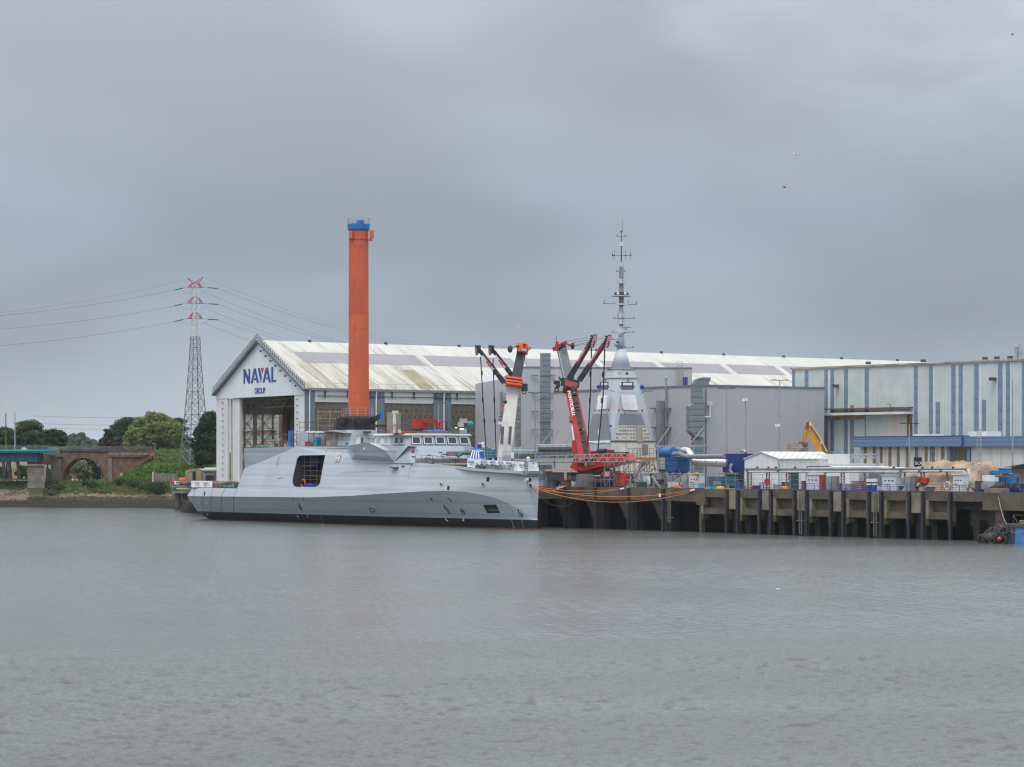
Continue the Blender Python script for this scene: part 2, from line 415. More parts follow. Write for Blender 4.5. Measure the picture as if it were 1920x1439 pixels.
# ------------------------------------------------------------------ land
DIRT = mat('yard_surface', (.16, .15, .135), .95, .25, .15, grime=.4)
EQ = quay(0)
yard = MB()
e1 = EQ.pt(EQ.s(422)-EQ.s(422), 0)
def ypt(s, t, z=ZQ): q = A+E*s+N*t; return Vector((q.x, q.y, z))
S_END, S_RIGHT = -160, 170
poly = [ypt(S_RIGHT, .6), ypt(S_RIGHT, 420), Vector((120, 1100, ZQ)), Vector((-60, 1100, ZQ)), Vector((-62, 800, ZQ)), Vector((-82, 650, ZQ)), ypt(S_END, .6)]
yard.prism([p-Vector((0, 0, .35)) for p in poly], (0, 0, .35))
tag(yard.build('yard_ground', DIRT), kind='structure')
def sst(x, a, b): t = min(1, max(0, (x-a)/(b-a))); return t*t*(3-2*t)
def shore(X): return itp(X, [(-600, 690), (-250, 716), (-140, 722), (-100, 716), (-88, 700), (-80, 650), (-64, 612), (-50, 620)])
def land(X, Y):
    d = Y-shore(X); n1_ = noise.noise(Vector((X*.05, Y*.05, 0))); n2_ = noise.noise(Vector((X*.3, Y*.3, 4)))
    d += n1_*3
    z = itp(d, [(-30, -2), (0, -.05), (10, 1.7), (14, 2.2), (19, 3.0), (30, 6.2), (40, 6.6), (300, 6.6)])+n2_*.18*sst(d, 0, 6)
    if X > -150:                                  # railway embankment to the right of the bridge
        a = sst(X, -124, -106)
        z += 8.4*max(a*sst(X, -124, -100)*sst(Y, 768, 785), sst(X, -114, -103)*sst(Y, 744, 770))
    return z
bk = MB(); NX, NY = 220, 120; X0, X1, Y0, Y1 = -420, -58, 600, 900
for j in range(NY+1):
    for i in range(NX+1):
        X = lerp(X0, X1, (i/NX)**.6); Y = lerp(Y0, Y1, (j/NY)); bk.v.append(Vector((X, Y, land(X, Y))))
for j in range(NY):
    for i in range(NX): a = j*(NX+1)+i; bk.f.append([a, a+1, a+NX+2, a+NX+1]); bk.m.append(0)
MUD = mat('shore_mud', (.02, .018, .015), .95, .35, .25, grime=.7, coarse=(.5, 1, 1), bump=.25, bscale=.9)
def mudbank(m):
    t = m.node_tree; p = next(x for x in t.nodes if x.type == 'BSDF_PRINCIPLED'); src = p.inputs['Base Color'].links[0].from_socket
    g = t.nodes.new('ShaderNodeNewGeometry'); sp = t.nodes.new('ShaderNodeSeparateXYZ'); t.links.new(g.outputs['Position'], sp.inputs[0])
    nz_ = t.nodes.new('ShaderNodeTexNoise'); nz_.inputs['Scale'].default_value = .25; nz_.inputs['Detail'].default_value = 5; t.links.new(g.outputs['Position'], nz_.inputs['Vector'])
    ad = t.nodes.new('ShaderNodeMath'); ad.operation = 'MULTIPLY_ADD'; t.links.new(nz_.outputs['Fac'], ad.inputs[0]); ad.inputs[1].default_value = 1.6; t.links.new(sp.outputs[2], ad.inputs[2])
    rp = t.nodes.new('ShaderNodeValToRGB'); mp = t.nodes.new('ShaderNodeMapRange'); t.links.new(ad.outputs[0], mp.inputs[0]); mp.inputs[1].default_value = 0; mp.inputs[2].default_value = 10
    t.links.new(mp.outputs[0], rp.inputs[0]); cr_ = rp.color_ramp
    cr_.elements[0].position = 0; cr_.elements[0].color = (.02, .018, .015, 1); cr_.elements[1].position = 1; cr_.elements[1].color = (.07, .10, .03, 1)
    for q, c_ in ((.27, (.022, .02, .016)), (.31, (.05, .055, .025)), (.36, (.12, .09, .065)), (.42, (.09, .07, .05)), (.46, (.06, .075, .025))): e_ = cr_.elements.new(q); e_.color = (*c_, 1)
    mx_ = t.nodes.new('ShaderNodeMix'); mx_.data_type = 'RGBA'; mx_.blend_type = 'MULTIPLY'; mx_.inputs[0].default_value = .0
    k = t.nodes.new('ShaderNodeMix'); k.data_type = 'RGBA'; k.inputs[0].default_value = .75; t.links.new(src, k.inputs[6]); t.links.new(rp.outputs[0], k.inputs[7])
    t.links.new(k.outputs[2], p.inputs['Base Color'])
mudbank(MUD); next(x for x in MUD.node_tree.nodes if x.type == 'BSDF_PRINCIPLED').inputs['Specular IOR Level'].default_value = .15
tag(bk.build('river_bank', MUD, smooth=True, fix=False), kind='structure')
GRASS = mat('far_grass', (.07, .09, .035), .95, .3, .05)
fg = MB(); fg.add([(-3000, 880, 5.5), (3000, 1080, 5.5), (3000, 9000, 9), (-3000, 9000, 9)], [(0, 1, 2, 3)])
fg.add([(-3000, 880, -4), (3000, 1080, -4), (3000, 1080, 5.5), (-3000, 880, 5.5)], [(0, 1, 2, 3)])
tag(fg.build('far_ground', GRASS, fix=False), kind='structure')
# ------------------------------------------------------------------ big shipyard hangar
HC = Vector((-46.4, 600.0)); HG = Vector((-.5, .866)); HL = Vector((.79, .613)).normalized()
HW, HLEN, ZE, ZR = 50.0, 236.0, 29.1, 40.6
hang = thing('shipyard_hangar', 'long white gabled shipyard hangar with NAVAL GROUP lettering over its open door', 'hangar', (HC.x, HC.y, ZQ), math.atan2(HL.y, HL.x))
FG, FL = Fac(HC, HG), Fac(HC, HL)
WALLW = mat('hangar_white_cladding', (.68, .69, .68), .5, .05, .2, streak=.12, rib=((1, 0, 0), .9, .02, .12))
WALLG = mat('gable_cladding', (.76, .78, .81), .5, .04, .15, streak=.1, streakcol=(.45, .42, .38), rib=((0, 1, 0), 1.1, .02, .14))
HPIL = mat('hangar_grey_blue_cladding', (.15, .20, .24), .5, .1, .2, rib=((1, 0, 0), .5, .03, .4))
def roofmat(name, col, st, stcol, rib):
    m = mat(name, col, .6, .06, .1, rib=rib); t = m.node_tree; p = next(x for x in t.nodes if x.type == 'BSDF_PRINCIPLED'); src = p.inputs['Base Color'].links[0].from_socket
    tcn = t.nodes.new('ShaderNodeTexCoord'); sp = t.nodes.new('ShaderNodeSeparateXYZ'); t.links.new(tcn.outputs['Object'], sp.inputs[0])
    mp = t.nodes.new('ShaderNodeMapping'); mp.inputs['Scale'].default_value = (.55, .03, .06); t.links.new(tcn.outputs['Object'], mp.inputs[0])
    q = t.nodes.new('ShaderNodeTexNoise'); q.inputs['Scale'].default_value = 1; q.inputs['Detail'].default_value = 8; q.inputs['Roughness'].default_value = .75; t.links.new(mp.outputs[0], q.inputs['Vector'])
    # moss gathers towards the eaves and towards the old end of the roof
    a = t.nodes.new('ShaderNodeMapRange'); t.links.new(sp.outputs[2], a.inputs[0]); a.inputs[1].default_value = 33; a.inputs[2].default_value = 21; a.inputs[3].default_value = .0; a.inputs[4].default_value = .11
    g = t.nodes.new('ShaderNodeMapRange'); t.links.new(sp.outputs[0], g.inputs[0]); g.inputs[1].default_value = 0; g.inputs[2].default_value = 90; g.inputs[3].default_value = .05; g.inputs[4].default_value = -.03
    s1 = t.nodes.new('ShaderNodeMath'); s1.operation = 'ADD'; t.links.new(a.outputs[0], s1.inputs[0]); t.links.new(g.outputs[0], s1.inputs[1])
    s2 = t.nodes.new('ShaderNodeMath'); s2.operation = 'ADD'; t.links.new(q.outputs['Fac'], s2.inputs[0]); t.links.new(s1.outputs[0], s2.inputs[1])
    r = t.nodes.new('ShaderNodeMapRange'); r.interpolation_type = 'SMOOTHSTEP'; t.links.new(s2.outputs[0], r.inputs[0]); r.inputs[1].default_value = .52; r.inputs[2].default_value = .74; r.inputs[3].default_value = 0; r.inputs[4].default_value = st
    x = t.nodes.new('ShaderNodeMix'); x.data_type = 'RGBA'; t.links.new(r.outputs[0], x.inputs[0]); t.links.new(src, x.inputs[6]); x.inputs[7].default_value = (*stcol, 1)
    t.links.new(x.outputs[2], p.inputs['Base Color']); return m
ROOFW = roofmat('roof_sheets', (.51, .505, .46), .9, (.24, .20, .12), ((1, 0, 0), 1.3, .02, .18))
ROOFG = roofmat('roof_skylight_sheets', (.27, .262, .275), .2, (.2, .19, .17), ((1, 0, 0), .65, .05, .35))
def roofpt(t, f, lift=0):                        # f 0 eave .. 1 ridge on the visible slope
    q = HC+HL*t+HG*(HW/2*f); return Vector((q.x, q.y, lerp(ZE, ZR, f)+lift))
r = MB()
def slab(mb, t0, t1, f0, f1, l0, l1): mb.hexa([roofpt(a, b, c) for c in (l0, l1) for a, b in ((t0, f0), (t1, f0), (t1, f1), (t0, f1))])
slab(r, .5, HLEN, -.02, 1.0, 0, .22)
ridge = HC+HG*HW/2
for a in (0,):
    q = [V3(HC+HL*t+HG*(HW*.5+HW*.51*f), lerp(ZR, ZE-.2, f)) for t, f in ((.5, 0), (HLEN, 0), (HLEN, 1), (.5, 1))]
    r.hexa(q+[p+Vector((0, 0, .22)) for p in q])
rf = r.build('roof', ROOFW, hang)
sk_ = MB(); band = lambda px, f: None
def t_at(px, f):
    q = HC+HG*(HW/2*f); a = (px-CX)/K; return (a*q.y-q.x)/(HL.x-a*HL.y)
gaps = [t_at(p, .53) for p in (806, 985, 1140, 1253, 1378, 1480, 1600)]
edges = [6.5]+[g for p in gaps for g in (p-1.2, p+1.2)]+[HLEN-4]
for a, b in zip(edges[::2], edges[1::2]):
    m_ = MB(); slab(m_, a, b, .53, .76, .23, .27); m_.build('skylight', ROOFG, rf)
pt_ = MB()
for a, b, f0, f1 in ((32, 36, .0, .42), (66, 70, .0, .12), (55, 58.5, .0, .10), (72, 77, .0, .4)): slab(pt_, a, b, f0, f1, .225, .24)
pt_.pieces('worn_roof_sheet', mat('worn_sheet', (.30, .26, .17), .8, .2, .3, rib=((1, 0, 0), .65, .04, .4)), rf)
# gable front
g = MB()
def gp(px): return abs(FG.s(px))
sg = [FG.s(p) for p in (572, 551, 446, 432.5, 426, 405)]
zl = 27.6
g.fpoly(FG, [(0, zl), (0, ZE), (HW/2, ZR), (HW, ZE), (HW, zl)], -.5, 0)
g.build('gable', WALLG, hang)
g = MB(); g.fbox(FG, 0, sg[1], ZQ, zl-.02, -.6, -.12); g.build('gable_wall', WALLW, hang)
g = MB(); g.fbox(FG, sg[4], HW, ZQ, zl-.02, -.6, -.12); g.build('gable_wall', WALLW, hang)
g = MB(); g.fbox(FG, sg[2], sg[3]-.1, ZQ, zl-.1, -1.2, -.45); g.fbox(FG, sg[2]+2.8, sg[2]+2.95, ZQ, zl-.1, -.45, -.3); g.build('door_leaf', WALLW, hang)
g = MB(); g.fbox(FG, sg[3]-.05, sg[4], ZQ, zl-.1, -1.4, -.9); g.fbox(FG, sg[3]+.5, sg[3]+.9, ZQ, zl-6, -.9, -.6); g.build('door_rail_recess', mat('rusty_white', (.42, .40, .36), .7, .15, .4, streak=.6, streakcol=(.30, .14, .06)), hang)
g = MB()
for i in range(13):                               # little cleats up the left and right piers
    for s_ in (sg[4]+2.6, sg[1]-1.9): g.fbox(FG, s_, s_+.5, 9.2+i*1.45, 9.35+i*1.45, -.12, .1)
g.pieces('cleat', STEELD, hang)
# gable edge trim, walkway rails and lamps
g = MB()
for f0, f1 in (((-.6, ZE-.5), (HW/2, ZR+.15)), ((HW+.6, ZE-.5), (HW/2, ZR+.15))):
    g.bar(FG.pt(f0[0], f0[1], .35), FG.pt(f1[0], f1[1], .35), 1.1, .55)
g.build('verge_trim', mat('trim_grey', (.13, .16, .19), .5), hang)
g = MB()
for a, b in (((-.6, ZE), (HW/2, ZR+.4)), ((HW+.6, ZE), (HW/2, ZR+.4))):
    for k in range(25):
        t = k/24; q = FG.pt(lerp(a[0], b[0], t), lerp(a[1], b[1], t), .6); g.bar(q, q+Vector((0, 0, 1.2)), .10)
    for h_ in (.6, 1.2): g.bar(FG.pt(a[0], a[1]+h_, .6), FG.pt(b[0], b[1]+h_, .6), .09)
g.build('verge_railing', STEELD, hang)
g = MB()
for k in range(8):
    t = .12+k*.105; q = FG.pt(lerp(-.6, HW/2, 1-t), lerp(ZE, ZR, 1-t)-.9, 0); g.bar(q, q-V3(FG.n*-1.0, .1), .12); g.ball(q+V3(FG.n*1.1, -.2), .28, 6)
g.pieces('gable_lamp', STEELD, hang)
# lettering NAVAL GROUP
LET = {'b': [[(0, 0), (15, 0), (15, 78), (47, 0), (65, 0), (65, 135), (50, 135), (50, 57), (18, 135), (0, 135)],
             [(73, 0), (103, 135), (121, 135), (152, 0), (134, 0), (128, 28), (106, 28), (110, 45), (124, 45), (112, 98), (91, 0)],
             [(143, 135), (161, 135), (180, 60), (175, 12), (171, 0)],
             [(190, 0), (220, 135), (240, 135), (268, 0), (250, 0), (245, 28), (223, 28), (227, 45), (241, 45), (230, 98), (208, 0)],
             [(274, 135), (291, 135), (291, 17), (322, 17), (315, 0), (274, 0)]], 'r': [[(172, 135), (200, 135), (186, 78)]]}
u = -V3(FG.d, 0); up = Vector((0, 0, 1))
sA, sB = FG.s(457), FG.s(518.5); ws = abs(sB-sA)/322
zb = FG.z(719.8, 457)
def let(mb, polys, sx, sz, O):
    for p in polys:
        tri = tessellate_polygon([[Vector((x, y, 0)) for x, y in p]])
        for t in tri:
            mb.prism([O+u*(p[i][0]*sx)+up*(p[i][1]*sz) for i in t], V3(FG.n*.06, 0))
g = MB(); let(g, LET['b'], ws, .0252, FG.pt(sA, zb, .03)); nv = g.build('wordmark', INKB, hang, fix=True)
g = MB(); let(g, LET['r'], ws, .0252, FG.pt(sA, zb, .03)); g.build('red_triangle', INKR, nv)
g = MB(); text_mesh(g, 'GROUP', FG.pt(FG.s(487.5), FG.z(738.2, 487), .05), u, up, 1.28, .0, bold=.035, xs=.95); g.build('wordmark', INKB, hang, fix=False)
# inside the hall
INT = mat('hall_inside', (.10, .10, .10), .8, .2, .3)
BEIGE = mat('gate_panels', (.46, .43, .35), .7, .08, .4, rib=((0, 0, 1), 1.3, .03, .5))
g = MB(); q0 = HC+HL*70
FI = Fac(HC+HL*20, HG)
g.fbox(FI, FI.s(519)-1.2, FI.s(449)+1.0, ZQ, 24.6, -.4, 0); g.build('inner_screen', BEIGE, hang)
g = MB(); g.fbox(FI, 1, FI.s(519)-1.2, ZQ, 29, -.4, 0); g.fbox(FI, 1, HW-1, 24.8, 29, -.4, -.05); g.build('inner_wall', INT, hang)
g = MB()
for p in (453, 460, 478, 481.5, 494, 513): g.fbox(FI, FI.s(p)-.12, FI.s(p)+.12, ZQ, 25, .1, .5)
for z in (24.4, 20, 15.8, 12, 9.6): g.fbox(FI, FI.s(519), FI.s(449), z, z+.25, .1, .5)
for a, b in ((453, 478), (481.5, 513)):
    for z0, z1 in ((20, 24.4), (15.8, 20), (12, 15.8)):
        g.bar(FI.pt(FI.s(a), z0, .3), FI.pt(FI.s(b), z1, .3), .15); g.bar(FI.pt(FI.s(b), z0, .3), FI.pt(FI.s(a), z1, .3), .15)
g.build('screen_frame', STEELD, hang)
g = MB()
FI2 = Fac(HC+HL*5, HG)
for z in (25.2, 27): g.fbox(FI2, 1, HW-1, z, z+.25, 0, .3)
for k in range(14): g.bar(FI2.pt(1+k*3.4, 25.3, .1), FI2.pt(1+(k+.5)*3.4, 27.1, .1), .14); g.bar(FI2.pt(1+(k+.5)*3.4, 27.1, .1), FI2.pt(1+(k+1)*3.4, 25.3, .1), .14)
g.build('roof_girder', mat('girder_yellow', (.22, .17, .05), .7), hang)
g = MB(); F3 = Fac(HC+HL*16, HG); g.fbox(F3, F3.s(541), F3.s(533), ZQ, 26, -.5, .5); g.build('inner_column', mat('red_lead', (.13, .02, .018), .7), hang)
# long side: pale fascia, framed glazing, grey-blue piers
sp = [FL.s(p) for p in (573, 590, 690, 720.5, 813, 845.6, 933)]
g = MB(); g.fbox(FL, .3, HLEN, 26.0, ZE-.1, -.5, -.05); g.build('fascia', WALLW, hang)
g = MB(); g.fbox(FL, .3, HLEN, ZQ, 14, -.5, -.05); g.build('base_wall', HPIL, hang)
GLZ = mat('brown_mesh_glazing', (.13, .115, .09), .5, .14, .4, rib=((0, 0, 1), 1.5, .04, .35), grime=.3)
for a, b in ((1, 2), (3, 4), (5, 6)):
    g = MB(); g.fbox(FL, sp[a], sp[b], 14, 26, -.45, -.3); gl = g.build('window_wall', GLZ, hang)
    g = MB(); n_ = 5
    for k in range(n_+1):
        s_ = lerp(sp[a], sp[b], k/n_); g.fbox(FL, s_-.06, s_+.06, 14, 26, -.3, -.2)
    for z in (16.4, 18.8, 21.2, 23.6): g.fbox(FL, sp[a], sp[b], z, z+.1, -.3, -.22)
    for k in range(9):
        s0 = lerp(sp[a], sp[b], k/9); s1_ = lerp(sp[a], sp[b], (k+1)/9)
        g.bar(FL.pt(s0, 22.4, -.25), FL.pt(s1_, 25.4, -.25), .12); g.bar(FL.pt(s1_, 22.4, -.25), FL.pt(s0, 25.4, -.25), .12)
    g.build('glazing_bars', mat('glazing_bar', (.22, .19, .14), .7), gl)
for a, b in ((0, 1), (2, 3), (4, 5)):
    g = MB(); g.fbox(FL, sp[a]+(.05 if a == 0 else 0), sp[b], 14.02, ZE-.12, -.5, .12); g.build('pier', HPIL, hang)
for p in (579, 704, 831):
    s_ = FL.s(p); g = MB(); g.tube([FL.pt(s_, ZE-.6, .5), FL.pt(s_, ZE-1.4, .3), FL.pt(s_, ZQ, .3)], .17, 6); g.build('downpipe', WHITEP, hang)
g = MB(); g.fbox(FL, 0, HLEN, ZE-.5, ZE+.02, .13, .55); g.build('gutter', mat('gutter_grey', (.2, .23, .25), .5), hang)
g = MB(); g.fbox(FL, 3, 90, 27.3, 27.5, .2, .35)
for k in range(14): g.fbox(FL, 5+k*6.2, 5.25+k*6.2, 27.0, 28.6, 0, .3)
g.build('cable_tray', STEELD, hang)
g = MB(); railing(g, [FL.pt(.5, ZE, .5), FL.pt(120, ZE, .5)], 1.2, (1.2,), .06, 2.4, .06); g.build('eaves_railing', STEEL, hang)
g = MB()
for k in range(10):
    q = roofpt(14+k*22, 1, .2); g.box(q+Vector((0, 0, .25)), (.8, .5, .5))
g.pieces('roof_vent', STEELD, hang)
g = MB(); g.fbox(FL, 40, HLEN, ZQ, ZE-.2, -HW, -HW+.4); g.fbox(FL, 12, 40, 24, ZE-.2, -HW, -HW+.4); g.build('far_side_wall', WALLW, hang)  # unseen side, its near bays left open below to let daylight inside
# ------------------------------------------------------------------ grey hall
gh = thing('grey_clad_hall', 'large windowless grey ribbed hall behind the cranes and the mast block', 'industrial hall', (37.4, 520, ZQ))
GH = mat('grey_cladding', (.455, .455, .475), .5, .04, .08, rib=((.7, .7, 0), .45, .02, .10), streak=.12, streakcol=(.26, .26, .28))
GH2 = mat('grey_cladding_upper', (.45, .455, .48), .5, .05, .1, rib=((1, 0, 0), .9, .02, .12))
FR = Fac((37.4, 520), N); FLf = Fac((37.4, 520), (-.475, .88)); zt = 27.3
g = MB(); q = [V3(Vector((37.4, 520)), ZQ), V3(FR.P+FR.d*FR.s(1545), ZQ), V3(FR.P+FR.d*FR.s(1545)+Vector((-20, 26)), ZQ), V3(FLf.P+FLf.d*60, ZQ)]
g.prism(q, (0, 0, zt-ZQ)); g.build('lower_block', GH, gh)
g = MB(); g.fbox(FR, -.1, FR.s(1545)+.1, zt, zt+.35, -.5, .15); g.fbox(FLf, -.1, 60, zt, zt+.35, -.5, .15); g.build('parapet_trim', mat('trim_mid', (.16, .17, .19), .5), gh)
FU = Fac((1.8, 590), (.985, .17)); zu = 33.3
g = MB(); s1_ = FU.s(1297.5); g.fpoly(FU, [(FU.s(931), ZQ), (FU.s(931), FU.z(713, 931)), (0, zu), (s1_, zu), (s1_, ZQ)], -30, 0); g.build('upper_block', GH2, gh)
g = MB(); g.fbox(FU, 0, s1_, zu, zu+.3, -.4, .12); g.fbox(FU, FU.s(938), FU.s(942), ZQ, 28, .02, .6); g.build('upper_trim', mat('trim_mid2', (.2, .21, .23), .5), gh)
for pa, pb, y0_, y1_ in ((1279.5, 1283.2, 707.5, 725.5), (1284, 1289, 707.5, 725.5)):
    g = MB(); g.fbox(FU, FU.s(pa), FU.s(pb), FU.z(y1_, 1285), FU.z(y0_, 1285), .02, .12); g.build('door', RAILB, gh)
g = MB()
F_ = FU
for a in (1269.5, 1280): 
    for o_ in (.3, 1.0): g.bar(F_.px(a, 727, o_), F_.px(a, 678, o_), .09)
for y in range(678, 727, 5): g.bar(F_.px(1269.5, y, 1), F_.px(1280, y, 1), .08); g.bar(F_.px(1269.5, y, .3), F_.px(1269.5, y, 1), .07)
g.build('caged_ladder', STEEL, gh)
g = MB()
for px_, y0_, y1_ in ((1325, 738, 880), (1196, 700, 870)):
    s_ = FR.s(px_) if px_ > 1320 else None
g.tube([FR.px(1331, 757, .4), FR.px(1331, 782, .4), FR.px(1319.5, 783, .4), FR.px(1317, 790, .4), FR.px(1317, 880, .4)], .2, 8)
g.box(FR.px(1331, 757, .3), (1.0, .6, .8)); g.build('exhaust_pipe', WHITEP, gh)
g = MB()
for a in (1246, 1296): pass
for p_, y_ in ((1225, 766), (1252, 766), (1225, 802), (1252, 802), (1185, 735)): g.box(FLf.px(p_, y_, .5), (1.3, .9, .14))
for p_ in (1003, 1037):
    for y_ in (704, 738, 772, 806): g.box(FU.px(p_, y_, .6), (1.6, .5, .14))
g.pieces('wall_bracket', STEELD, gh)
g = MB(); g.fbox(FLf, FLf.s(1251.5)-.12, FLf.s(1251.5)+.12, ZQ, zt+2, .1, .5); g.ball(FLf.pt(FLf.s(1251.5), zt+2, .3), .3, 6); g.fbox(FR, FR.s(1313.5+9), FR.s(1315+9), ZQ, zt-.5, .05, .25); g.pieces('vent_pole', STEEL, gh)
# tall square duct at the middle of the hall, ribs every sheet
DUCTM = mat('duct_sheet', (.20, .245, .26), .4, .1, .3, metal=.2, rib=((0, 0, 1), 1.15, .05, .5))
def duct(name, label, F, pa, pb, ya, yb, depth):
    m = MB(); m.fbox(F, F.s(pa), F.s(pb), F.z(yb, pa), F.z(ya, pa), .25, .25+depth)
    o = thing(name, label, 'duct', F.pt(F.s(pa), F.z(yb, pa), .3)); m.build('shaft', DUCTM, o)
    m = MB(); zz = F.z(ya, pa); s_ = (F.s(pa)+F.s(pb))/2; w_ = (F.s(pb)-F.s(pa))
    for k in range(3): z_ = lerp(F.z(yb, pa), zz, .25+.25*k); m.fbox(F, F.s(pa)-.1, F.s(pb)+.1, z_, z_+.15, .2, .3+depth)
    m.pieces('band', STEELD, o); return o
FD = Fac((4, 582), (.95, .3))
duct('square_duct', 'tall square grey duct standing against the hall between the two cranes', FD, 1012, 1027.5, 663, 836, 1.6)
lat = MB(); FT = Fac((1, 578), (.95, .3))
def lattice_col(mb, F, pa, pb, ya, yb, n, dep=.8, w=.13):
    for p in (pa, pb):
        for o_ in (0, dep): mb.bar(F.px(p, ya, o_), F.px(p, yb, o_), w)
    for k in range(n):
        y0_, y1_ = lerp(yb, ya, k/n), lerp(yb, ya, (k+1)/n); a, b = (pa, pb) if k % 2 else (pb, pa)
        mb.bar(F.px(a, y0_, dep), F.px(b, y1_, dep), w*.8); mb.bar(F.px(pa, y1_, dep), F.px(pb, y1_, dep), w*.8)
    return mb
lattice_col(lat, FT, 962, 977, 728, 838, 14)
sh = MB(); sh.fbox(FT, FT.s(968), FT.s(977.5), FT.z(838, 970), FT.z(700, 970), -1.2, -.3)
o = thing('stair_shaft', 'grey lattice stair shaft against the hall behind the white crane', 'stair shaft', FT.pt(FT.s(968), ZQ, 0)); lat.build('lattice', STEEL, o); sh.build('back_panel', mat('shaft_panel', (.27, .27, .27), .8, .15, .5, rib=((0, 0, 1), 2, .05, .3)), o)
lat = MB(); lattice_col(lat, FLf, 1232, 1239, 752, 838, 10, 1.0); sh = MB(); sh.fbox(FLf, FLf.s(1240), FLf.s(1248), ZQ+3, FLf.z(752, 1244), .2, 1.3)
o = thing('stair_shaft', 'grey lattice stair shaft against the hall just right of the mast block', 'stair shaft', FLf.pt(FLf.s(1240), ZQ, .5)); lat.build('lattice', STEEL, o); sh.build('back_panel', mat('shaft_panel2', (.25, .25, .26), .8, .15, .5), o)
# bulging ventilation duct with a bent cowl
vd = thing('ventilation_duct', 'big grey sheet metal ventilation duct with bent cowl on top', 'duct', (30, 515, ZQ)); FV = Fac((31, 517), (.97, .24))
def vs(mb, pts, o0, o1): return mb.prism([FV.px(a, b, o0) for a, b in pts], V3(FV.n*(o1-o0), 0))
g = MB(); vs(g, [(1295, 727), (1313, 727), (1313, 756), (1295, 756)], 0, 1.7); g.build('upper_shaft', DUCTM, vd)
g = MB(); vs(g, [(1295, 756.2), (1313, 756.2), (1314.5, 762), (1314.5, 805), (1306, 820), (1297, 820), (1286.5, 809), (1286.5, 762)], -.3, 2.1); g.build('silencer_box', DUCTM, vd)
g = MB(); vs(g, [(1296, 820.2), (1314, 820.2), (1314, 905), (1296, 905)], 0, 1.6); g.build('lower_shaft', DUCTM, vd)
g = MB(); vs(g, [(1295, 726.8), (1295, 720), (1300, 712.5), (1311, 708.5), (1328, 708.5), (1327, 713), (1323, 722), (1315, 724), (1313, 726.8)], 0, 1.75); g.build('cowl', DUCTM, vd)
# diagonal braces and pipe bridge in front of the hall
pb = thing('pipe_bridge', 'grey insulated pipes on brackets running along the foot of the hall', 'pipes', W(1000, 906, 560)); FP = Fac(W(960, 862, 556).xy, (1, .12))
g = MB(); g.tube([FP.px(935, 851, 0), FP.px(1125, 852, 0)], 1.05, 10); g.build('pipe', mat('pipe_sleeve', (.20, .235, .24), .5, .12, .4, rib=((1, 0, 0), 1.1, .06, .45)), pb)
g = MB(); g.tube([FP.px(1009, 839, 1), FP.px(1125, 838, 1)], .65, 8); g.build('pipe', mat('pipe_sleeve2', (.24, .28, .29), .5, .12, .4, rib=((1, 0, 0), 1.4, .05, .3)), pb)
g = MB(); g.bar(FP.px(935, 843.5, -1), FP.px(1350, 839, -1), .5, .35)
for p_ in (960, 1000, 1040, 1085, 1130): g.bar(FP.px(p_, 843, -1), FP.px(p_, 880, -1), .3)
for a in ((975, 843, 1003, 812), (1008, 842, 1037, 806), (1030, 838, 1048, 808), (1052, 843, 1075, 808), (1228, 838, 1256, 805), (930, 842, 905, 865)): g.bar(FP.px(a[0], a[1], 0), FP.px(a[2], a[3], 0), .22)
g.build('support_frame', STEEL, pb)
for a in ((1228, 838, 1252, 802), (1257, 838, 1286, 801), (1288, 838, 1320, 801)):
    pass
br = MB(); FB2 = Fac(W(1270, 862, 508).xy, (1, .2))
for a in ((1230, 838, 1255, 802), (1258, 838, 1287, 801), (1288, 840, 1321, 800)): br.bar(FB2.px(a[0], a[1]), FB2.px(a[2], a[3]), .2)
br.bar(FB2.px(1226, 837), FB2.px(1328, 836), .35); br.bar(FB2.px(1326, 836), FB2.px(1326, 880), .12)
for p_ in (1234, 1262, 1300): br.bar(FB2.px(p_, 837), FB2.px(p_, 912), .25)
tag(br.build('pipe_support', STEEL), 'grey steel frame with slanted braces around the blue dust collector', 'frame')
# ------------------------------------------------------------------ blue striped hall
bl = thing('blue_striped_hall', 'tall pale green hall with blue vertical stripes at the right', 'industrial hall', (87.6, 516, ZQ), math.atan2(E.y, E.x))
FB = Fac((87.6, 516), E); ztb = 31.7
PALE = mat('pale_green_cladding', (.52, .585, .565), .5, .08, .25, streak=.5, streakcol=(.60, .60, .55), rib=((1, 0, 0), .75, .03, .12), grime=.1)
BSTR = mat('blue_stripe_cladding', (.165, .245, .345), .5, .07, .3, rib=((0, 0, 1), 2.4, .02, .2), streak=.2, streakcol=(.2, .25, .36))
g = MB(); g.fbox(FB, FB.s(1485), 60, ZQ, ztb, -40, 0); g.build('wall', PALE, bl)
for a, b, y_ in ((1485.5, 1490.7, 0), (1509, 1515.6, 0), (1546, 1552, 0), (1557.5, 1563.7, 0), (1583, 1589.6, 0), (1594.5, 1601, 760), (1621.7, 1628.7, 0), (1714, 1720.7, 0), (1742, 1749, 0), (1754.7, 1762.6, 754), (1784, 1791.6, 0), (1797.8, 1805, 0), (1827, 1835, 0), (1841.4, 1848.6, 750), (1871.6, 1879.7, 0), (1886.5, 1893.6, 0), (1916.5, 1924, 0), (1940, 1947, 0), (1975, 1983, 0)):
    g = MB(); g.fbox(FB, FB.s(a), FB.s(b), ZQ, ztb-.3 if not y_ else FB.z(y_, a), .004, .06); g.build('blue_stripe', BSTR, bl)
ws_ = MB()
for a, b in ((1553, 1556.5), (1565, 1566.5), (1590.5, 1592), (1722, 1723.5), (1750, 1752), (1792.5, 1793.5), (1836.5, 1840), (1880.5, 1882), (1894.5, 1896)): ws_.fbox(FB, FB.s(a), FB.s(b), ZQ, ztb-.35, .004, .05)
ws_.pieces('white_strip', WHITED, bl)
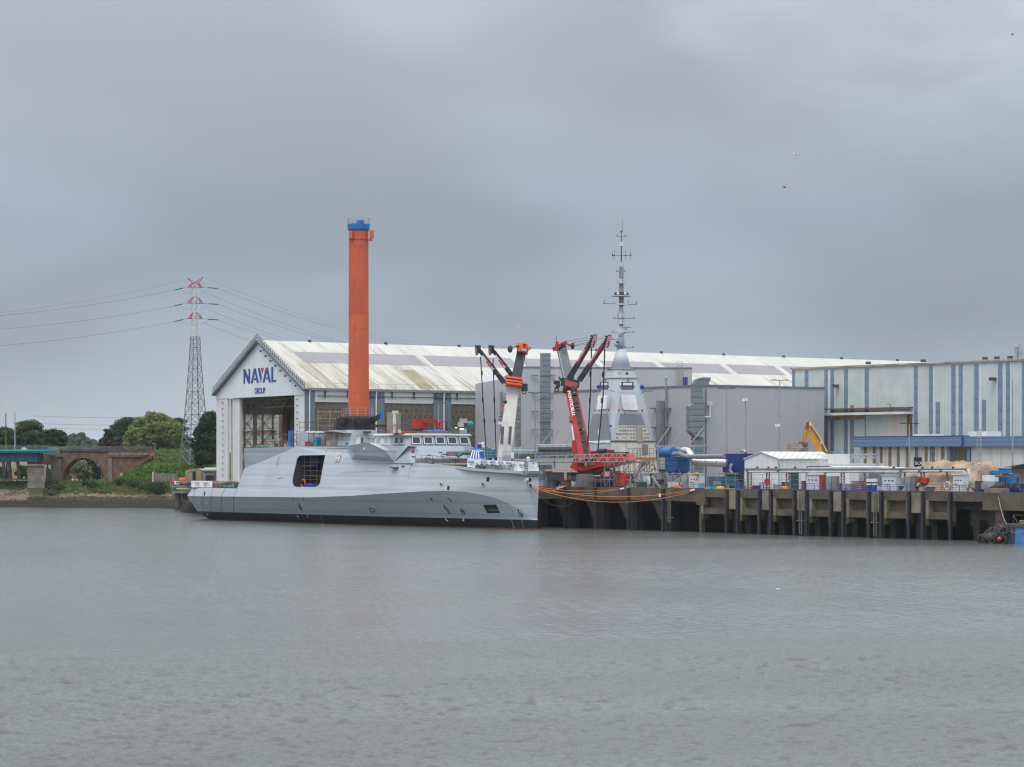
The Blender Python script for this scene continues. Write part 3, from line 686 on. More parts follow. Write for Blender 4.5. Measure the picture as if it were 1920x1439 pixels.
g = MB(); g.fbox(FB, FB.s(1485)-.2, 60, ztb, ztb+.35, -.8, .35); g.build('roof_edge', mat('rust_edge', (.36, .30, .25), .8, .3, .4, streak=.6, streakcol=(.22, .1, .05)), bl)
g = MB()
for p_ in (1626, 1729, 1845, 1867, 1892): g.box(FB.pt(FB.s(p_), ztb+.75, -.3), (1.0, .6, .5))
g.pieces('roof_box', STEELD, bl)
g = MB()
for p_ in (1906, 1914): g.tube([FB.px(p_, 673, -4), FB.px(p_, 651, -4)], .42, 8)
for p_, q_ in ((1906, 1899), (1907, 1914), (1914, 1908), (1915, 1922)): g.bar(FB.px(p_, 651, -4), FB.px(q_, 645, -4), .07)
g.pieces('chimney_flue', STEEL, bl)
g = MB(); g.fbox(FB, FB.s(1546.5), FB.s(1712), FB.z(780, 1547), FB.z(775.4, 1547), .06, 2.4); g.build('door_canopy', WHITED, bl)
g = MB(); g.fbox(FB, FB.s(1556), FB.s(1712), FB.z(777.5, 1547)+.9, FB.z(777.5, 1547)+1.15, .1, 1.8); g.build('canopy_edge', RUST, bl)
g = MB(); g.fbox(FB, FB.s(1625), FB.s(1660), ZQ, FB.z(781, 1547), .07, .2); g.build('sliding_door', PALE, bl)
g = MB(); g.fbox(FB, FB.s(1660), FB.s(1702), ZQ, FB.z(781, 1547), .07, .22); g.build('sliding_door', mat('door_cream', (.60, .59, .53), .6, .04, .2, rib=((1, 0, 0), 1.2, .02, .15)), bl)
g = MB(); g.fbox(FB, FB.s(1555), FB.s(1622), FB.z(788, 1547), FB.z(781, 1547), .07, .12); g.build('rust_stained_lintel', mat('rust_stain', (.38, .27, .2), .8, .35, .6, streak=.9, streakcol=(.22, .09, .05)), bl)
g = MB(); g.fbox(FB, FB.s(1704), FB.s(1711), ZQ, FB.z(781, 1547), .1, .5); g.build('door_post', RUST, bl)
for p_, y_ in ((1566, 724), (1861, 711)):
    g = MB(); q = FB.px(p_, y_, .8); g.bar(FB.px(p_, y_, 0), q, .15); g.box(q, (1.3, .7, .6), .6); g.build('wall_floodlight', STEELD, bl)
g = MB(); g.tube([FB.px(1669, 771, .2), FB.px(1669, 758, .6), FB.px(1666, 757, 1.6), FB.px(1662, 758, 2)], .1, 6); g.build('wall_lamp', STEEL, bl)
# ------------------------------------------------------------------ low building with blue band
lo = thing('low_workshop', 'low white workshop with brown stripes under a deep blue band', 'workshop', V3(A+N*46, ZQ), math.atan2(E.y, E.x))
FW = quay(46); zb0, zb1 = FW.z(838.5, 1700), FW.z(819.5, 1700)
BAND = mat('blue_band', (.13, .20, .32), .5, .08, .3, rib=((0, 0, 1), .7, .03, .25))
WSH = mat('workshop_white', (.62, .62, .59), .6, .05, .3, streak=.2, rib=((1, 0, 0), 2.6, .01, .25))
g = MB(); g.fbox(FW, FW.s(1613), FW.s(1776), ZQ, zb0, -14, 0); g.fbox(FW, FW.s(1776), FW.s(1813), ZQ, zb0, -14, -2.5); g.fbox(FW, FW.s(1819), 60, ZQ, zb0, -14, -.2); g.build('wall', WSH, lo)
g = MB(); g.fbox(FW, FW.s(1607), FW.s(1811), zb0, zb1, -15, 1.0); g.build('fascia_band', BAND, lo)
g = MB(); g.fbox(FW, FW.s(1811)+.02, 60, zb0-.02, zb1-.05, -15, .7); g.build('fascia_band', BAND, lo)
g = MB(); g.fbox(FW, FW.s(1607)-.05, FW.s(1811)+.05, zb1, zb1+.15, -1, 1.05); g.fbox(FW, FW.s(1810), FW.s(1812), zb0, zb1, .9, 1.08); g.build('band_trim', RAILB, lo)
BRN = mat('brown_stripe', (.22, .15, .09), .7, .08, .4)
for a, b in ((1619.8, 1625), (1636.5, 1642), (1649.7, 1655), (1666, 1671.7), (1681.7, 1687), (1698.8, 1703.5), (1716, 1721.5), (1734, 1739.5), (1747, 1752.5), (1765, 1771)):
    g = MB(); g.fbox(FW, FW.s(a), FW.s(b), ZQ, zb0, .004, .05); g.build('brown_stripe', BRN, lo)
for a, b in ((1744, 1746), (1776.5, 1782), (1814, 1819)):
    g = MB(); g.fbox(FW, FW.s(a), FW.s(b), ZQ, zb0, .0, .12); g.build('corner_post', BSTR, lo)
g = MB(); g.fbox(FW, FW.s(1797), FW.s(1812), ZQ, FW.z(840, 1800), -2.45, -2.3); g.build('doorway', GLASSD, lo)
g = MB()
for z in (.9, 1.8, 2.7): g.bar(FW.px(1799, 866, -2)+Vector((0, 0, z)), FW.px(1809, 866, -2)+Vector((0, 0, z)), .1)
for p_ in (1799, 1802, 1806, 1809): g.bar(FW.px(p_, 866, -2), FW.px(p_, 866, -2)+Vector((0, 0, 2.7)), .1)
g.build('yellow_gate', YELL, lo)
g = MB(); g.fbox(FW, FW.s(1706)-.05, FW.s(1735), zb1, zb1+.5, -5, -1); g.fbox(FW, FW.s(1802), FW.s(1836), zb1, zb1+.9, -6, -2); g.pieces('roof_unit', WHITEP, lo)
sg_ = MB(); sg_.fbox(FW, FW.s(1715), FW.s(1728.5), FW.z(874, 1720), FW.z(858, 1720), .1, .25)
sn = sg_.build('wall_sign', mat('sign_black', (.02, .02, .025), .5, .05)); tag(sn, 'black sign lettered DCA on the striped wall of the low workshop', 'sign')
WM[sn.name] = Matrix.Translation(sn.location)
g = MB(); text_mesh(g, 'DCA', FW.px(1721.8, 871.5, .3), E.to_3d(), up, .55, .0, bold=.01, xs=1.1); g.build('lettering', INKW, sn, fix=False)
rw = MB(); FQ = quay(22); rw.prism([FQ.px(1883, 876, 0), FQ.px(1990, 858, 0), FQ.px(1990, 862, 0), FQ.px(1883, 877.3, 0)], V3(-FQ.n*9, .6))
rwt = thing('grey_shed', 'dark grey lean-to shed with slanting roof at the right edge', 'shed', FQ.px(1890, 915, -2)); rw.build('roof', STEELD, rwt)
g = MB(); g.fbox(FQ, FQ.s(1890), FQ.s(1990), ZQ, FQ.z(877, 1890), -8, -1); g.prism([FQ.px(1890, 877.5, -1), FQ.px(1990, 877.5, -1), FQ.px(1990, 862, -1)], V3(-FQ.n*7, 0)); g.build('wall', mat('shed_grey', (.13, .14, .15), .7, .1, .4), rwt)
# ------------------------------------------------------------------ the frigate under construction
BOW = Vector((4.8, 496.0)); B = -E               # B points aft, N to port
ship = thing('frigate_under_construction', 'unfinished pale grey frigate with reversed bow moored along the quay', 'warship', (BOW.x, BOW.y, 0))
def spt(s, y, z): q = BOW+B*s+N*y; return Vector((q.x, q.y, z))
def s_of(px, y):
    P = BOW+N*y; a = (px-CX)/K; return (a*P.y-P.x)/(B.x-a*B.y)
def sz_of(px, py, yf):                           # yf(s, z) -> y offset
    s, z, y = 50, 5, -7
    for _ in range(12):
        y = yf(s, z); s = s_of(px, y); z = zat(py, (BOW+B*s+N*y).y)
    return s, z
HWL = [(0, .12), (5, .6), (10, 1.1), (20, 2.3), (30, 3.3), (45, 4.3), (60, 4.7), (95, 4.9), (120, 4.8)]
HKN = [(0, .35), (5, 2.3), (10, 4.1), (20, 6.6), (30, 8.0), (45, 8.75), (60, 8.85), (100, 8.7), (125, 8.3)]
HL5 = [(0, 1.2), (5, 2.75), (10, 4.25), (20, 6.4), (31, 7.7), (40, 8.2), (60, 8.4), (100, 8.25), (125, 7.9)]
HDK = [(0, 1.55), (5, 2.9), (10, 4.1), (20, 5.7), (31, 6.45)]
knp = [(1003, 975), (997.5, 968), (979, 957), (960, 947.5), (930, 934), (904, 928.3), (875.6, 922.7), (838, 920.7), (791, 921.6), (735, 925), (660, 930), (580, 933), (480, 932), (347, 930.5)]
KN = []
for a, b in knp:
    s, z = sz_of(a, b, lambda s, z: -itp(s, HKN)); KN.append((s, z))
KN.sort()
DK = []
for a, b in ((1006, 884), (985, 884), (940, 882), (890, 878.5), (850, 873.5), (815, 870.5), (785, 868)):
    DK.append(sz_of(a, b, lambda s, z: -itp(s, HDK)))
DK.sort()
zkn = lambda s: itp(s, KN)
zdk = lambda s: itp(s, DK)
z5 = lambda s: itp(s, [(0, 7.9), (50, 7.75), (60, 7.0), (80, 6.9), (125, 6.95)])
SL = {1: s_of(388, -5.0), 2: s_of(363, -6.4), 4: s_of(347, -8.3), 5: s_of(357, -8.0)}
Lwl, Lbt, Lkn, Ltop = SL[1], SL[2], SL[4], SL[5]
NS = 72
def ystn(lv, s):
    k, d, w5 = itp(s, HKN), itp(s, HDK), itp(s, HL5); wl = itp(s, HWL)
    zk = zkn(s); zb = 1.75
    if lv == 0: return wl*.35, -3.5
    if lv == 1: return wl, 0
    if lv == 2: f = zb/max(zk, 2.2); return lerp(wl, k, f**1.1), zb
    if lv == 3: z = lerp(zb, zk, .5); f = z/max(zk, 2.2); return lerp(wl, k, f**1.1), z
    if lv == 4: return k, max(zk, 1.9)
    if lv == 5: return w5, z5(s)
    return d, zdk(s)
Ls = [Lwl-9, Lwl, Lbt, lerp(Lbt, Lkn, .72), Lkn, Ltop, 31]
S0 = [1.5, .0, .15, .45, .6, 1.2, 1.8]          # the stem leans back going up
h = MB(); rows = []
for lv in range(6):
    row = []
    for i in range(NS+1):
        u_ = (i/NS)**1.25; s = lerp(0, Ls[lv], u_); y, z = ystn(lv, s)
        if i > NS-6:                              # rounded quarters
            y *= [1, .998, .99, .975, .95, .915][i-(NS-5)]
        row.append((max(s, 0)+S0[lv]*max(0, 1-s/6), y, z))
    rows.append(row)
def strip(mb, ra, rb, side):
    b = len(mb.v); n = len(ra)
    mb.v += [spt(s, side*y, z) for s, y, z in ra]+[spt(s, side*y, z) for s, y, z in rb]
    for i in range(n-1): mb.f.append([b+i, b+i+1, b+n+i+1, b+n+i]); mb.m.append(0)
for side in (-1, 1):
    for a, b in zip(rows, rows[1:]): strip(h, a, b, side)
bowrow5, bowrow6 = [], []
for i in range(25):
    s = lerp(0, 31, i/24); y, z = ystn(5, s); bowrow5.append((s+S0[5]*max(0, 1-s/6), y, z)); y, z = ystn(6, s); bowrow6.append((s+S0[6]*max(0, 1-s/6), y, z))
for side in (-1, 1): strip(h, bowrow5, bowrow6, side)
def capline(pts):                                # stem face / transom from starboard to port
    b = len(h.v)
    h.v += [spt(s, -y, z) for s, y, z in pts]+[spt(s, y, z) for s, y, z in pts]; n = len(pts)
    for i in range(n-1): h.f.append([b+i, b+i+1, b+n+i+1, b+n+i]); h.m.append(0)
capline([r_[0] for r_ in rows]+[bowrow6[0]])
capline([r_[-1] for r_ in rows])
hull = h.build('hull', HULLM, ship, fix=True)
# decks
DECKM = mat('deck_paint', (.14, .15, .155), .8, .25, .5, grime=.4)
d = MB()
def deck(mb, s0, s1, z, hw, n=10):
    b = len(mb.v)
    for i in range(n+1):
        s = lerp(s0, s1, i/n); zz = z(s) if callable(z) else z; w_ = hw(s)
        mb.v += [spt(s, -w_, zz), spt(s, w_, zz)]
    for i in range(n): mb.f.append([b+2*i, b+2*i+1, b+2*i+3, b+2*i+2]); mb.m.append(0)
deck(d, 1.3, 36, lambda s: zdk(s)-.9, lambda s: itp(s, HDK)-.1); d.build('foredeck', DECKM, ship, fix=False)
d = MB(); S_HANG = s_of(446, -8.1)
deck(d, S_HANG-1, Ltop-.3, 6.8, lambda s: itp(s, HL5)-.25-(.3 if s > 115 else 0)); d.build('flight_deck', DECKM, ship, fix=False)
# flush superstructure sides, leaning in, with the boat bay cut through
ysd = lambda s, z: -(itp(s, HL5)-(z-z5(s))*.235)
def S2(px, py): return sz_of(px, py, ysd)
def plate(mb, loops, side=-1, thick=.15, extra=0):
    fl = [Vector((a, b, 0)) for lp in loops for a, b in lp]
    tri = tessellate_polygon([[Vector((a, b, 0)) for a, b in lp] for lp in loops])
    b = len(mb.v); n = len(fl)
    for k in (0, thick): mb.v += [spt(p.x, side*(-ysd(p.x, p.y)-k+extra), p.y) for p in fl]
    for t in tri: mb.f.append([b+i for i in t]); mb.m.append(0); mb.f.append([b+n+i for i in t[::-1]]); mb.m.append(0)
    o_ = 0
    for lp in loops:
        m_ = len(lp)
        for i in range(m_): i0, i1 = b+o_+i, b+o_+(i+1) % m_; mb.f.append([i0, i1, i1+n, i0+n]); mb.m.append(0)
        o_ += m_
    return mb
out_ = [S2(446, 915.6), S2(458.8, 878), S2(500, 861.3), S2(556, 837.5), S2(600, 836.5), S2(650, 835.5), S2(700, 835.5), S2(766, 835.8)]
out_[0] = (S_HANG, z5(S_HANG))
sx = [31.0, 36, 42, 48, 54, 60, 66, 72, 78, 84, 90, 96]
bot = [(s, z5(s)) for s in sx if s < S_HANG-1]
front = [(31.0, zdk(31)), (31.0, z5(31))]
outline = out_+front+bot[1:]
bay = [S2(a, b) for a, b in ((559, 857.5), (561, 855.2), (565, 854.3), (609.7, 853.6), (601, 900), (600, 906), (597.5, 910), (594, 912.3), (589, 913.2), (553, 913.2), (550, 911), (548.2, 907), (547.8, 900), (556, 863))]
m = MB(); plate(m, [outline, bay], -1); side_st = m.build('superstructure_side', GREY, ship)
m = MB(); plate(m, [outline], 1); m.build('superstructure_side', GREY, ship)
# aft overhanging triangle
a0, a1, a2 = S2(458.8, 878), S2(556, 837.5), S2(457.5, 841)
m = MB(); P0, P1 = spt(a0[0], ysd(*a0), a0[1]), spt(a1[0], ysd(*a1), a1[1]); yy = ysd(*a0)-.8
s2, z2 = sz_of(457.5, 841, lambda s, z: yy); P2 = spt(s2, yy, z2)
m.prism([P0, P1, P2], V3(N*1.0, 0)); m.build('flared_panel', GREY, ship)
m = MB(); PB = spt(a2[0]-.3, 5.5, 15.4)
hz = 15.3
m.add([P0, P2, spt(s2, -yy, z2), spt(a0[0], -ysd(*a0), a0[1])], [(0, 1, 2, 3)])
m.add([spt(S_HANG, -8.2, 6.9), P0, spt(a0[0], -ysd(*a0), a0[1]), spt(S_HANG, 8.2, 6.9)], [(0, 1, 2, 3)]); m.build('hangar_end', GREY, ship)
m = MB(); top = [(S2(457.5, 841)[0], 14.9), (S2(556, 837.5)[0], 15.3), (S2(650, 835.5)[0], 15.3), (44, 15.3), (38, 15.3)]
b = len(m.v)
for s, z in top: m.v += [spt(s, ysd(s, z)+.1, z), spt(s, -ysd(s, z)-.1, z)]
for i in range(len(top)-1): m.f.append([2*i, 2*i+1, 2*i+3, 2*i+2]); m.m.append(0)
m.build('superstructure_deck', DECKM, ship, fix=False)
# boat bay interior
IN = mat('bay_inside', (.05, .055, .06), .9, .3, .6)
sb0, sb1 = bay[3][0]-.6, bay[9][0]+1.6; zb0_, zb1_ = 7.1, 14.6
m = MB()
yb0, yb1 = ysd(66, zb0_)+.25, ysd(66, zb1_)+.25
c = [spt(s, y, z) for s, y, z in ((sb0, yb0, zb0_), (sb1, yb0, zb0_), (sb1, -1.5, zb0_), (sb0, -1.5, zb0_), (sb0, yb1, zb1_), (sb1, yb1, zb1_), (sb1, -1.5, zb1_), (sb0, -1.5, zb1_))]
m.add(c, [(0, 1, 2, 3), (4, 7, 6, 5), (3, 2, 6, 7), (0, 3, 7, 4), (1, 5, 6, 2)]); bayo = m.build('boat_bay', IN, ship, fix=False)
FS = Fac(BOW+N*-5.6, B)
m = MB(); scaffold(m, FS, sb0+1.0, sb1-1.0, 7.2, 14.2, -.1, -1.6, 2.1, 1.9, .09); m.build('bay_scaffold', mat('scaffold_rust', (.15, .14, .13), .6, .2, 1), bayo)
m = MB(); m.torus(FS.px(568, 906, -.0), V3(FS.n, 0), .75, .16); m.build('lifebuoy', ORC, bayo)
m = MB(); m.ball(FS.px(586, 911, -.5), .9, 8, (2.2, 1, .6)); m.build('blue_tarpaulin', mat('tarp_blue', (.015, .03, .25), .6, .3, 1), bayo)
m = MB(); m.box(FS.px(590, 868, -.9), (2.5, .3, 1.6), math.atan2(B.y, B.x)); m.build('blue_sheet', mat('tarp_navy', (.015, .03, .15), .6), bayo)
m = MB(); m.fbox(FS, FS.s(583), FS.s(556), 11.6, 11.75, -1.6, -.2); m.fbox(FS, FS.s(600), FS.s(560), 9.6, 9.7, -1.6, -.4); m.build('gangboard', mat('boards', (.33, .25, .15), .8), bayo)
# louvred window pair, slots and small marks on the side
def sdp(px, py, off=.02): s, z = S2(px, py); return spt(s, ysd(s, z)-off, z)
def sidepatch(mb, pts, off=.03, th=.06):
    mb.prism([sdp(a, b, off) for a, b in pts], V3(-N*th, 0)); return mb
m = MB(); sidepatch(m, [(631.5, 851), (639.5, 850), (636, 865.5), (627.8, 866.5)], .02, .05); lv_ = m.build('vent_frame', WHITEP, ship)
m = MB(); sidepatch(m, [(632.5, 852.5), (637.8, 852), (636.6, 856.8), (631, 857.3)], .08, .04); sidepatch(m, [(630.2, 860.2), (635.6, 859.6), (634.4, 864.5), (629, 865.2)], .08, .04); m.pieces('vent_panel', mat('vent_tan', (.42, .36, .29), .8), lv_)
m = MB(); sidepatch(m, [(522.5, 856), (524.3, 856), (520.6, 871.5), (518.6, 871.5)]); sidepatch(m, [(521, 897), (531.5, 894.5), (531.5, 895.2), (521, 897.8)]); m.pieces('side_slot', GREYD, ship)
LINE = mat('panel_line', (.27, .30, .34), .7)
m = MB(); sidepatch(m, [(614, 837), (614.4, 837), (610.4, 853), (610, 853)], .01, .03)
sidepatch(m, [(640, 884.4), (780, 883.4), (780, 883.8), (640, 884.8)], .01, .03)
for p_ in (497, 504): sidepatch(m, [(p_, 889), (p_+6, 888.8), (p_+6, 894), (p_, 894.2)], .01, .02)
m.pieces('plate_seam', mat('seam', (.38, .42, .47), .7), ship)
# hull surface helper for marks below the deck line
def hsurf(s, z):
    zk = zkn(s); wl, k, w5 = itp(s, HWL), itp(s, HKN), itp(s, HL5)
    if z <= zk: return -lerp(wl, k, max(0, z/max(zk, 2.2))**1.1)
    if z <= z5(s): return -lerp(k, w5, (z-zk)/max(.1, z5(s)-zk))
    return -lerp(w5, itp(s, HDK), (z-z5(s))/max(.1, zdk(s)-z5(s)))
def hp(px, py, off=.03): s, z = sz_of(px, py, hsurf); return spt(s, hsurf(s, z)-off, z)
def hline(mb, pts, w=.12):
    for p, q in zip(pts, pts[1:]): mb.bar(hp(*p), hp(*q), w, w)
    return mb
for c_ in ([(693, 953), (702, 955), (703, 958), (699, 961), (695, 959), (694, 955), (693, 953)], [(807, 935), (812, 941), (807, 935), (810.5, 935.5)], [(839, 935.3), (843, 936), (846.8, 941.5)], [(832, 947), (845, 963), (843, 964), (834, 953), (832, 947)], [(972, 955), (972.6, 962), (979, 963.5), (980, 967.5), (973, 967.6)], [(559.5, 944), (563, 949), (566, 958), (562, 953), (561, 945)], [(550, 933.5), (550.7, 937.6)], [(568, 933.5), (569, 937.6)]):
    m = MB(); hline(m, c_, .13); m.build('outline_mark', INKK, ship, fix=False)
m = MB()
for q in ((866.2, 957), (869.4, 961.8)):
    c = hp(*q); pts = [(q[0]+2.7*math.cos(t*.785)*.95, q[1]+2.7*math.sin(t*.785)) for t in range(9)]; hline(m, pts, .13)
m.build('thruster_mark', INKK, ship, fix=False)
m = MB(); 
for c_ in ([(835, 972), (837.5, 976.5), (840.5, 976.8)], [(868.5, 972), (870.5, 976.8), (867.5, 976.5)], [(557, 967), (560.5, 970.8)], [(576.5, 967), (577.5, 970.8)], [(388.5, 964), (390, 965.5)]): hline(m, c_, .14)
for i in range(7):
    hline(m, [(600.8+i*.8, 968.3+i*2.1), (601.9+i*.8, 968.3+i*2.1)], .045); hline(m, [(959+i*.75, 976+i*2.3), (960.1+i*.75, 976+i*2.3)], .045); hline(m, [(978.6+i*.4, 976+i*2.3), (979.7+i*.4, 976+i*2.3)], .045)
m.pieces('draught_mark', INKW, ship)
m = MB(); m.prism([hp(*q) for q in ((906, 947), (930.5, 946.6), (938, 962.5), (914, 962.5))], V3(-N*.02, 0)); bt = m.build('thruster_grille', mat('grille', (.015, .017, .02), .5), ship)
m = MB(); m.bar(hp(917, 956.5, .12), hp(935, 957, .12), .07); m.pieces('grille_bar', GREYD, bt)
for q in ((915.2, 899, 3.0, 4), (841, 915.2, 2.5, 3.6), (379.5+4.2, 926, 1.2, 3.4)):
    m = MB(); m.prism([hp(q[0]-q[2]*.8, q[1]-q[3]), hp(q[0]+q[2], q[1]-q[3]), hp(q[0]+q[2]*.6, q[1]+q[3]), hp(q[0]-q[2], q[1]+q[3])], V3(-N*.02, 0)); m.build('hull_port', INKK, ship)
for q in ((906, 908.5, .38), (827.4, 908.5, .34), (995.5, 911.5, .5), (375, 941.5, .3), (388.5, 941.5, .3)):
    m = MB(); c = hp(*q[:2]); m.torus(c, V3(N, 0), q[2], .12); ring = m.build('hawse_ring', GREY, ship, smooth=True)
    m = MB(); m.tube([c+V3(-N*-.1, 0), c+V3(-N*.06, 0)], q[2], 12); m.build('hawse_hole', INKK, ring)
m = MB(); c = hp(988.6, 901); m.tube([c+V3(N*.2, 0), c+V3(-N*.35, 0)], .42, 12); m.build('roller', GREY, ship); m = MB(); c = hp(993.5, 900.3); m.tube([c+V3(N*.1, 0), c+V3(-N*.08, 0)], .38, 10); m.build('hawse_hole', INKK, ship)
m = MB()
for p_, q_ in ((363.5, 367.5), (379.5, 383.5), (395.5, 400), (415.5, 422.5), (438.5, 446)):
    pts = [hp(q_, 915.8, .12)]+[hp(lerp(p_, q_, t)+0, 931, .12) for t in (.05,)]+[hp(p_, y, .12) for y in (945, 960)]+[hp(p_-.5, 973, .1)]
    m2 = MB(); m2.tube(pts, .028, 5); m2.build('hanging_cable', STEELD, ship)
# bow platform lip, banners and rail
m = MB()
for side in (-1, 1):
    pts = []
    for i in range(13):
        s = lerp(1.9, 19, i/12); pts.append((s, itp(s, HDK), zdk(s)))
    for (a, ya, za), (b_, yb_, zb_) in zip(pts, pts[1:]):
        k0, k1 = .55*min(1, (19-a)/4), .55*min(1, (19-b_)/4)
        m.hexa([spt(a, side*(ya-.1), za-.75), spt(b_, side*(yb_-.1), zb_-.75), spt(b_, side*(yb_+k1), zb_-.45), spt(a, side*(ya+k0), za-.45),
                spt(a, side*(ya-.1), za), spt(b_, side*(yb_-.1), zb_), spt(b_, side*(yb_+k1), zb_), spt(a, side*(ya+k0), za)])
z_ = zdk(0); m.hexa([spt(1.9, -1.7, z_-.75), spt(1.1, -1.5, z_-.5), spt(1.1, 1.5, z_-.5), spt(1.9, 1.7, z_-.75), spt(1.9, -1.9, z_+.02), spt(.9, -1.6, z_+.02), spt(.9, 1.6, z_+.02), spt(1.9, 1.9, z_+.02)])
m.build('bow_platform', GREY, ship)
def dk(s, side=-1, up_=0, inn=.1): return spt(s, side*(itp(s, HDK)-inn), zdk(s)+up_)
m = MB(); rp = [dk(s, -1, .0) for s in (30, 25, 20, 15, 10, 5, 2)]+[spt(1.3, -1.4, z_), spt(1.3, 1.4, z_)]+[dk(s, 1, 0) for s in (2, 10, 20, 30)]
railing(m, rp, 1.55, (1.55, .8), .07, 1.6, .08); m.build('bow_railing', RUST, ship)
def banner(name, s0, s1, n, drop, h0, h1, zf, yf, writing):
    bm_ = MB(); base = len(bm_.v)
    for i in range(n+1):
        s = lerp(s0, s1, i/n); j = math.sin(i*2.3)*.12
        bm_.v += [spt(s, yf(s)-.10-j*.6, zf(s)+h0+drop*abs(math.sin(i*1.7))), spt(s, yf(s)-.06, zf(s)+h1+.05*math.sin(i*3.1))]
    for i in range(n): bm_.f.append([base+2*i, base+2*i+2, base+2*i+3, base+2*i+1]); bm_.m.append(0)
    bo = bm_.build(name, PLAST, ship, fix=False)
    for s in writing:
        t_ = MB(); text_mesh(t_, 'NAVAL', spt(s, yf(s)-.3, zf(s)+(h0+h1)/2), -B.to_3d(), up, .42, 0, bold=.02); text_mesh(t_, 'GROUP', spt(s, yf(s)-.3, zf(s)+(h0+h1)/2-.32), -B.to_3d(), up, .2, 0, bold=.02); t_.build('banner_lettering', INKB, bo, fix=False)
    return bo
ydk = lambda s: -(itp(s, HDK)-.0)
def sdk(px):
    s = 5
    for _ in range(8): s = max(.9, s_of(px, ydk(s)))
    return s
sa, sb_, sc_, sd_ = sdk(986), sdk(965), sdk(895), sdk(877)
banner('banner', sa+.3, sb_, 6, .0, .05, 1.75, zdk, ydk, ((sa+sb_)/2-.6, (sa+sb_)/2+1.5))
banner('banner', sb_+.1, sc_, 14, .5, .65, 1.75, zdk, ydk, [lerp(sb_, sc_, t) for t in (.12, .33, .55, .78)])
banner('banner', sc_+.1, sd_, 4, .0, .1, 1.8, zdk, ydk, ((sc_+sd_)/2,))
fb_ = MB(); fb_.prism([spt(1.2, -1.45, z_+.1), spt(1.2, 1.3, z_+.1), spt(1.6, 1.0, z_+1.75), spt(1.2, -1.45, z_+1.75)], V3(E*.06, 0)); fb_.build('banner', PLAST, ship)
yst = lambda s: -(itp(s, HL5)-.2)
S_ST1, S_ST0 = s_of(357, -8), s_of(399, -8)
banner('banner', S_ST0, S_ST1-.3, 12, .12, .05, 1.5, lambda s: 6.9, yst, (S_ST0+2.5, S_ST0+6, S_ST0+9.5))
m = MB(); railing(m, [spt(s, yst(s), 6.9) for s in (S_HANG+.5, 105, 112, Ltop-.8)]+[spt(Ltop-.8, 7, 6.9)], 1.35, (1.35, .7), .06, 2, .07); m.build('stern_railing', STEELD, ship)
def clutter(name, px, py, size, m_, y=-6.5, shape='box', parent=ship, label=None):
    s = s_of(px, y); q = BOW+B*s+N*y; z = zat(py, q.y); mb = MB()
    if shape == 'box': mb.box(Vector((q.x, q.y, z+size[2]/2)), size, math.atan2(B.y, B.x))
    else: mb.ball(Vector((q.x, q.y, z)), 1, 8, size)
    o_ = mb.build(name, m_, parent)
    return tag(o_, label) if label else o_
# pallets and tarpaulins on the flight deck
for i, (p_, y_, hgt) in enumerate(((403, 915, 1.0), (408, 914, .8), (413.5, 915, 1.0))):
    s = s_of(p_, -7); mb = MB(); q = spt(s, -6.9, 6.85)
    for k in range(5): mb.box(q+Vector((0, 0, .1+k*.24)), (1.5, 1.1, .12), math.atan2(B.y, B.x)+k*.05)
    for a in (-.6, 0, .6): mb.box(q+Vector((a*B.x, a*B.y, .55)), (.14, 1.05, 1.05), math.atan2(B.y, B.x))
    mb.build('pallet_stack', mat('pallet_wood%d' % i, (.42, .22, .12), .85, .25, 1), ship)
GRN = mat('green_tarp', (.02, .16, .10), .7, .3, 1)
for p_, w_ in ((420, 1.3), (432, 1.8), (437, 1.2)): clutter('green_tarpaulin', p_, 914.6, (w_, .8, .55), GRN, shape='ball')
for p_ in (426, 441, 444): clutter('deck_box', p_, 915, (1.1, .8, 1.0), random.choice([GREYD, RUST, STEELD]))
clutter('green_tarpaulin', 493, 839, (1.6, .8, .5), GRN, -5.5, 'ball')
# clutter along the top deck aft of the funnel
m = MB(); FA = Fac(BOW+N*-5.6, B); scaffold(m, FA, FA.s(548), FA.s(505), 15.3, 18.2, 0, -2.5, 2.0, 1.4, .08); m.build('scaffold', RUST, ship)
for p_, y_, sz, mm in ((509, 839, (.9, .7, 1.2), WHITED), (514, 839, (.7, .6, 1.6), STEEL), (519, 839, (1, .8, .8), RUST), (524, 839, (.5, .5, 1.9), GREYD), (531, 838.5, (1.2, .8, 1.3), RUST), (537, 838.5, (.6, .6, .8), WHITED), (487, 839.5, (1, .8, .6), STEELD), (478, 840, (.5, .4, 1), RUST), (541, 838.5, (.9, .6, 1.1), GREYD)):
    clutter('deck_equipment', p_, y_, sz, mm, -5.2)
clutter('blue_drum', 546, 838.5, (.9, .9, 3.4), BLUEP, -5.4)
m = MB(); railing(m, [FA.px(470, 840, .0), FA.px(545, 838.5, .0)], 1.3, (1.3, .7), .06, 2, .06); m.build('deck_railing', RUST, ship)
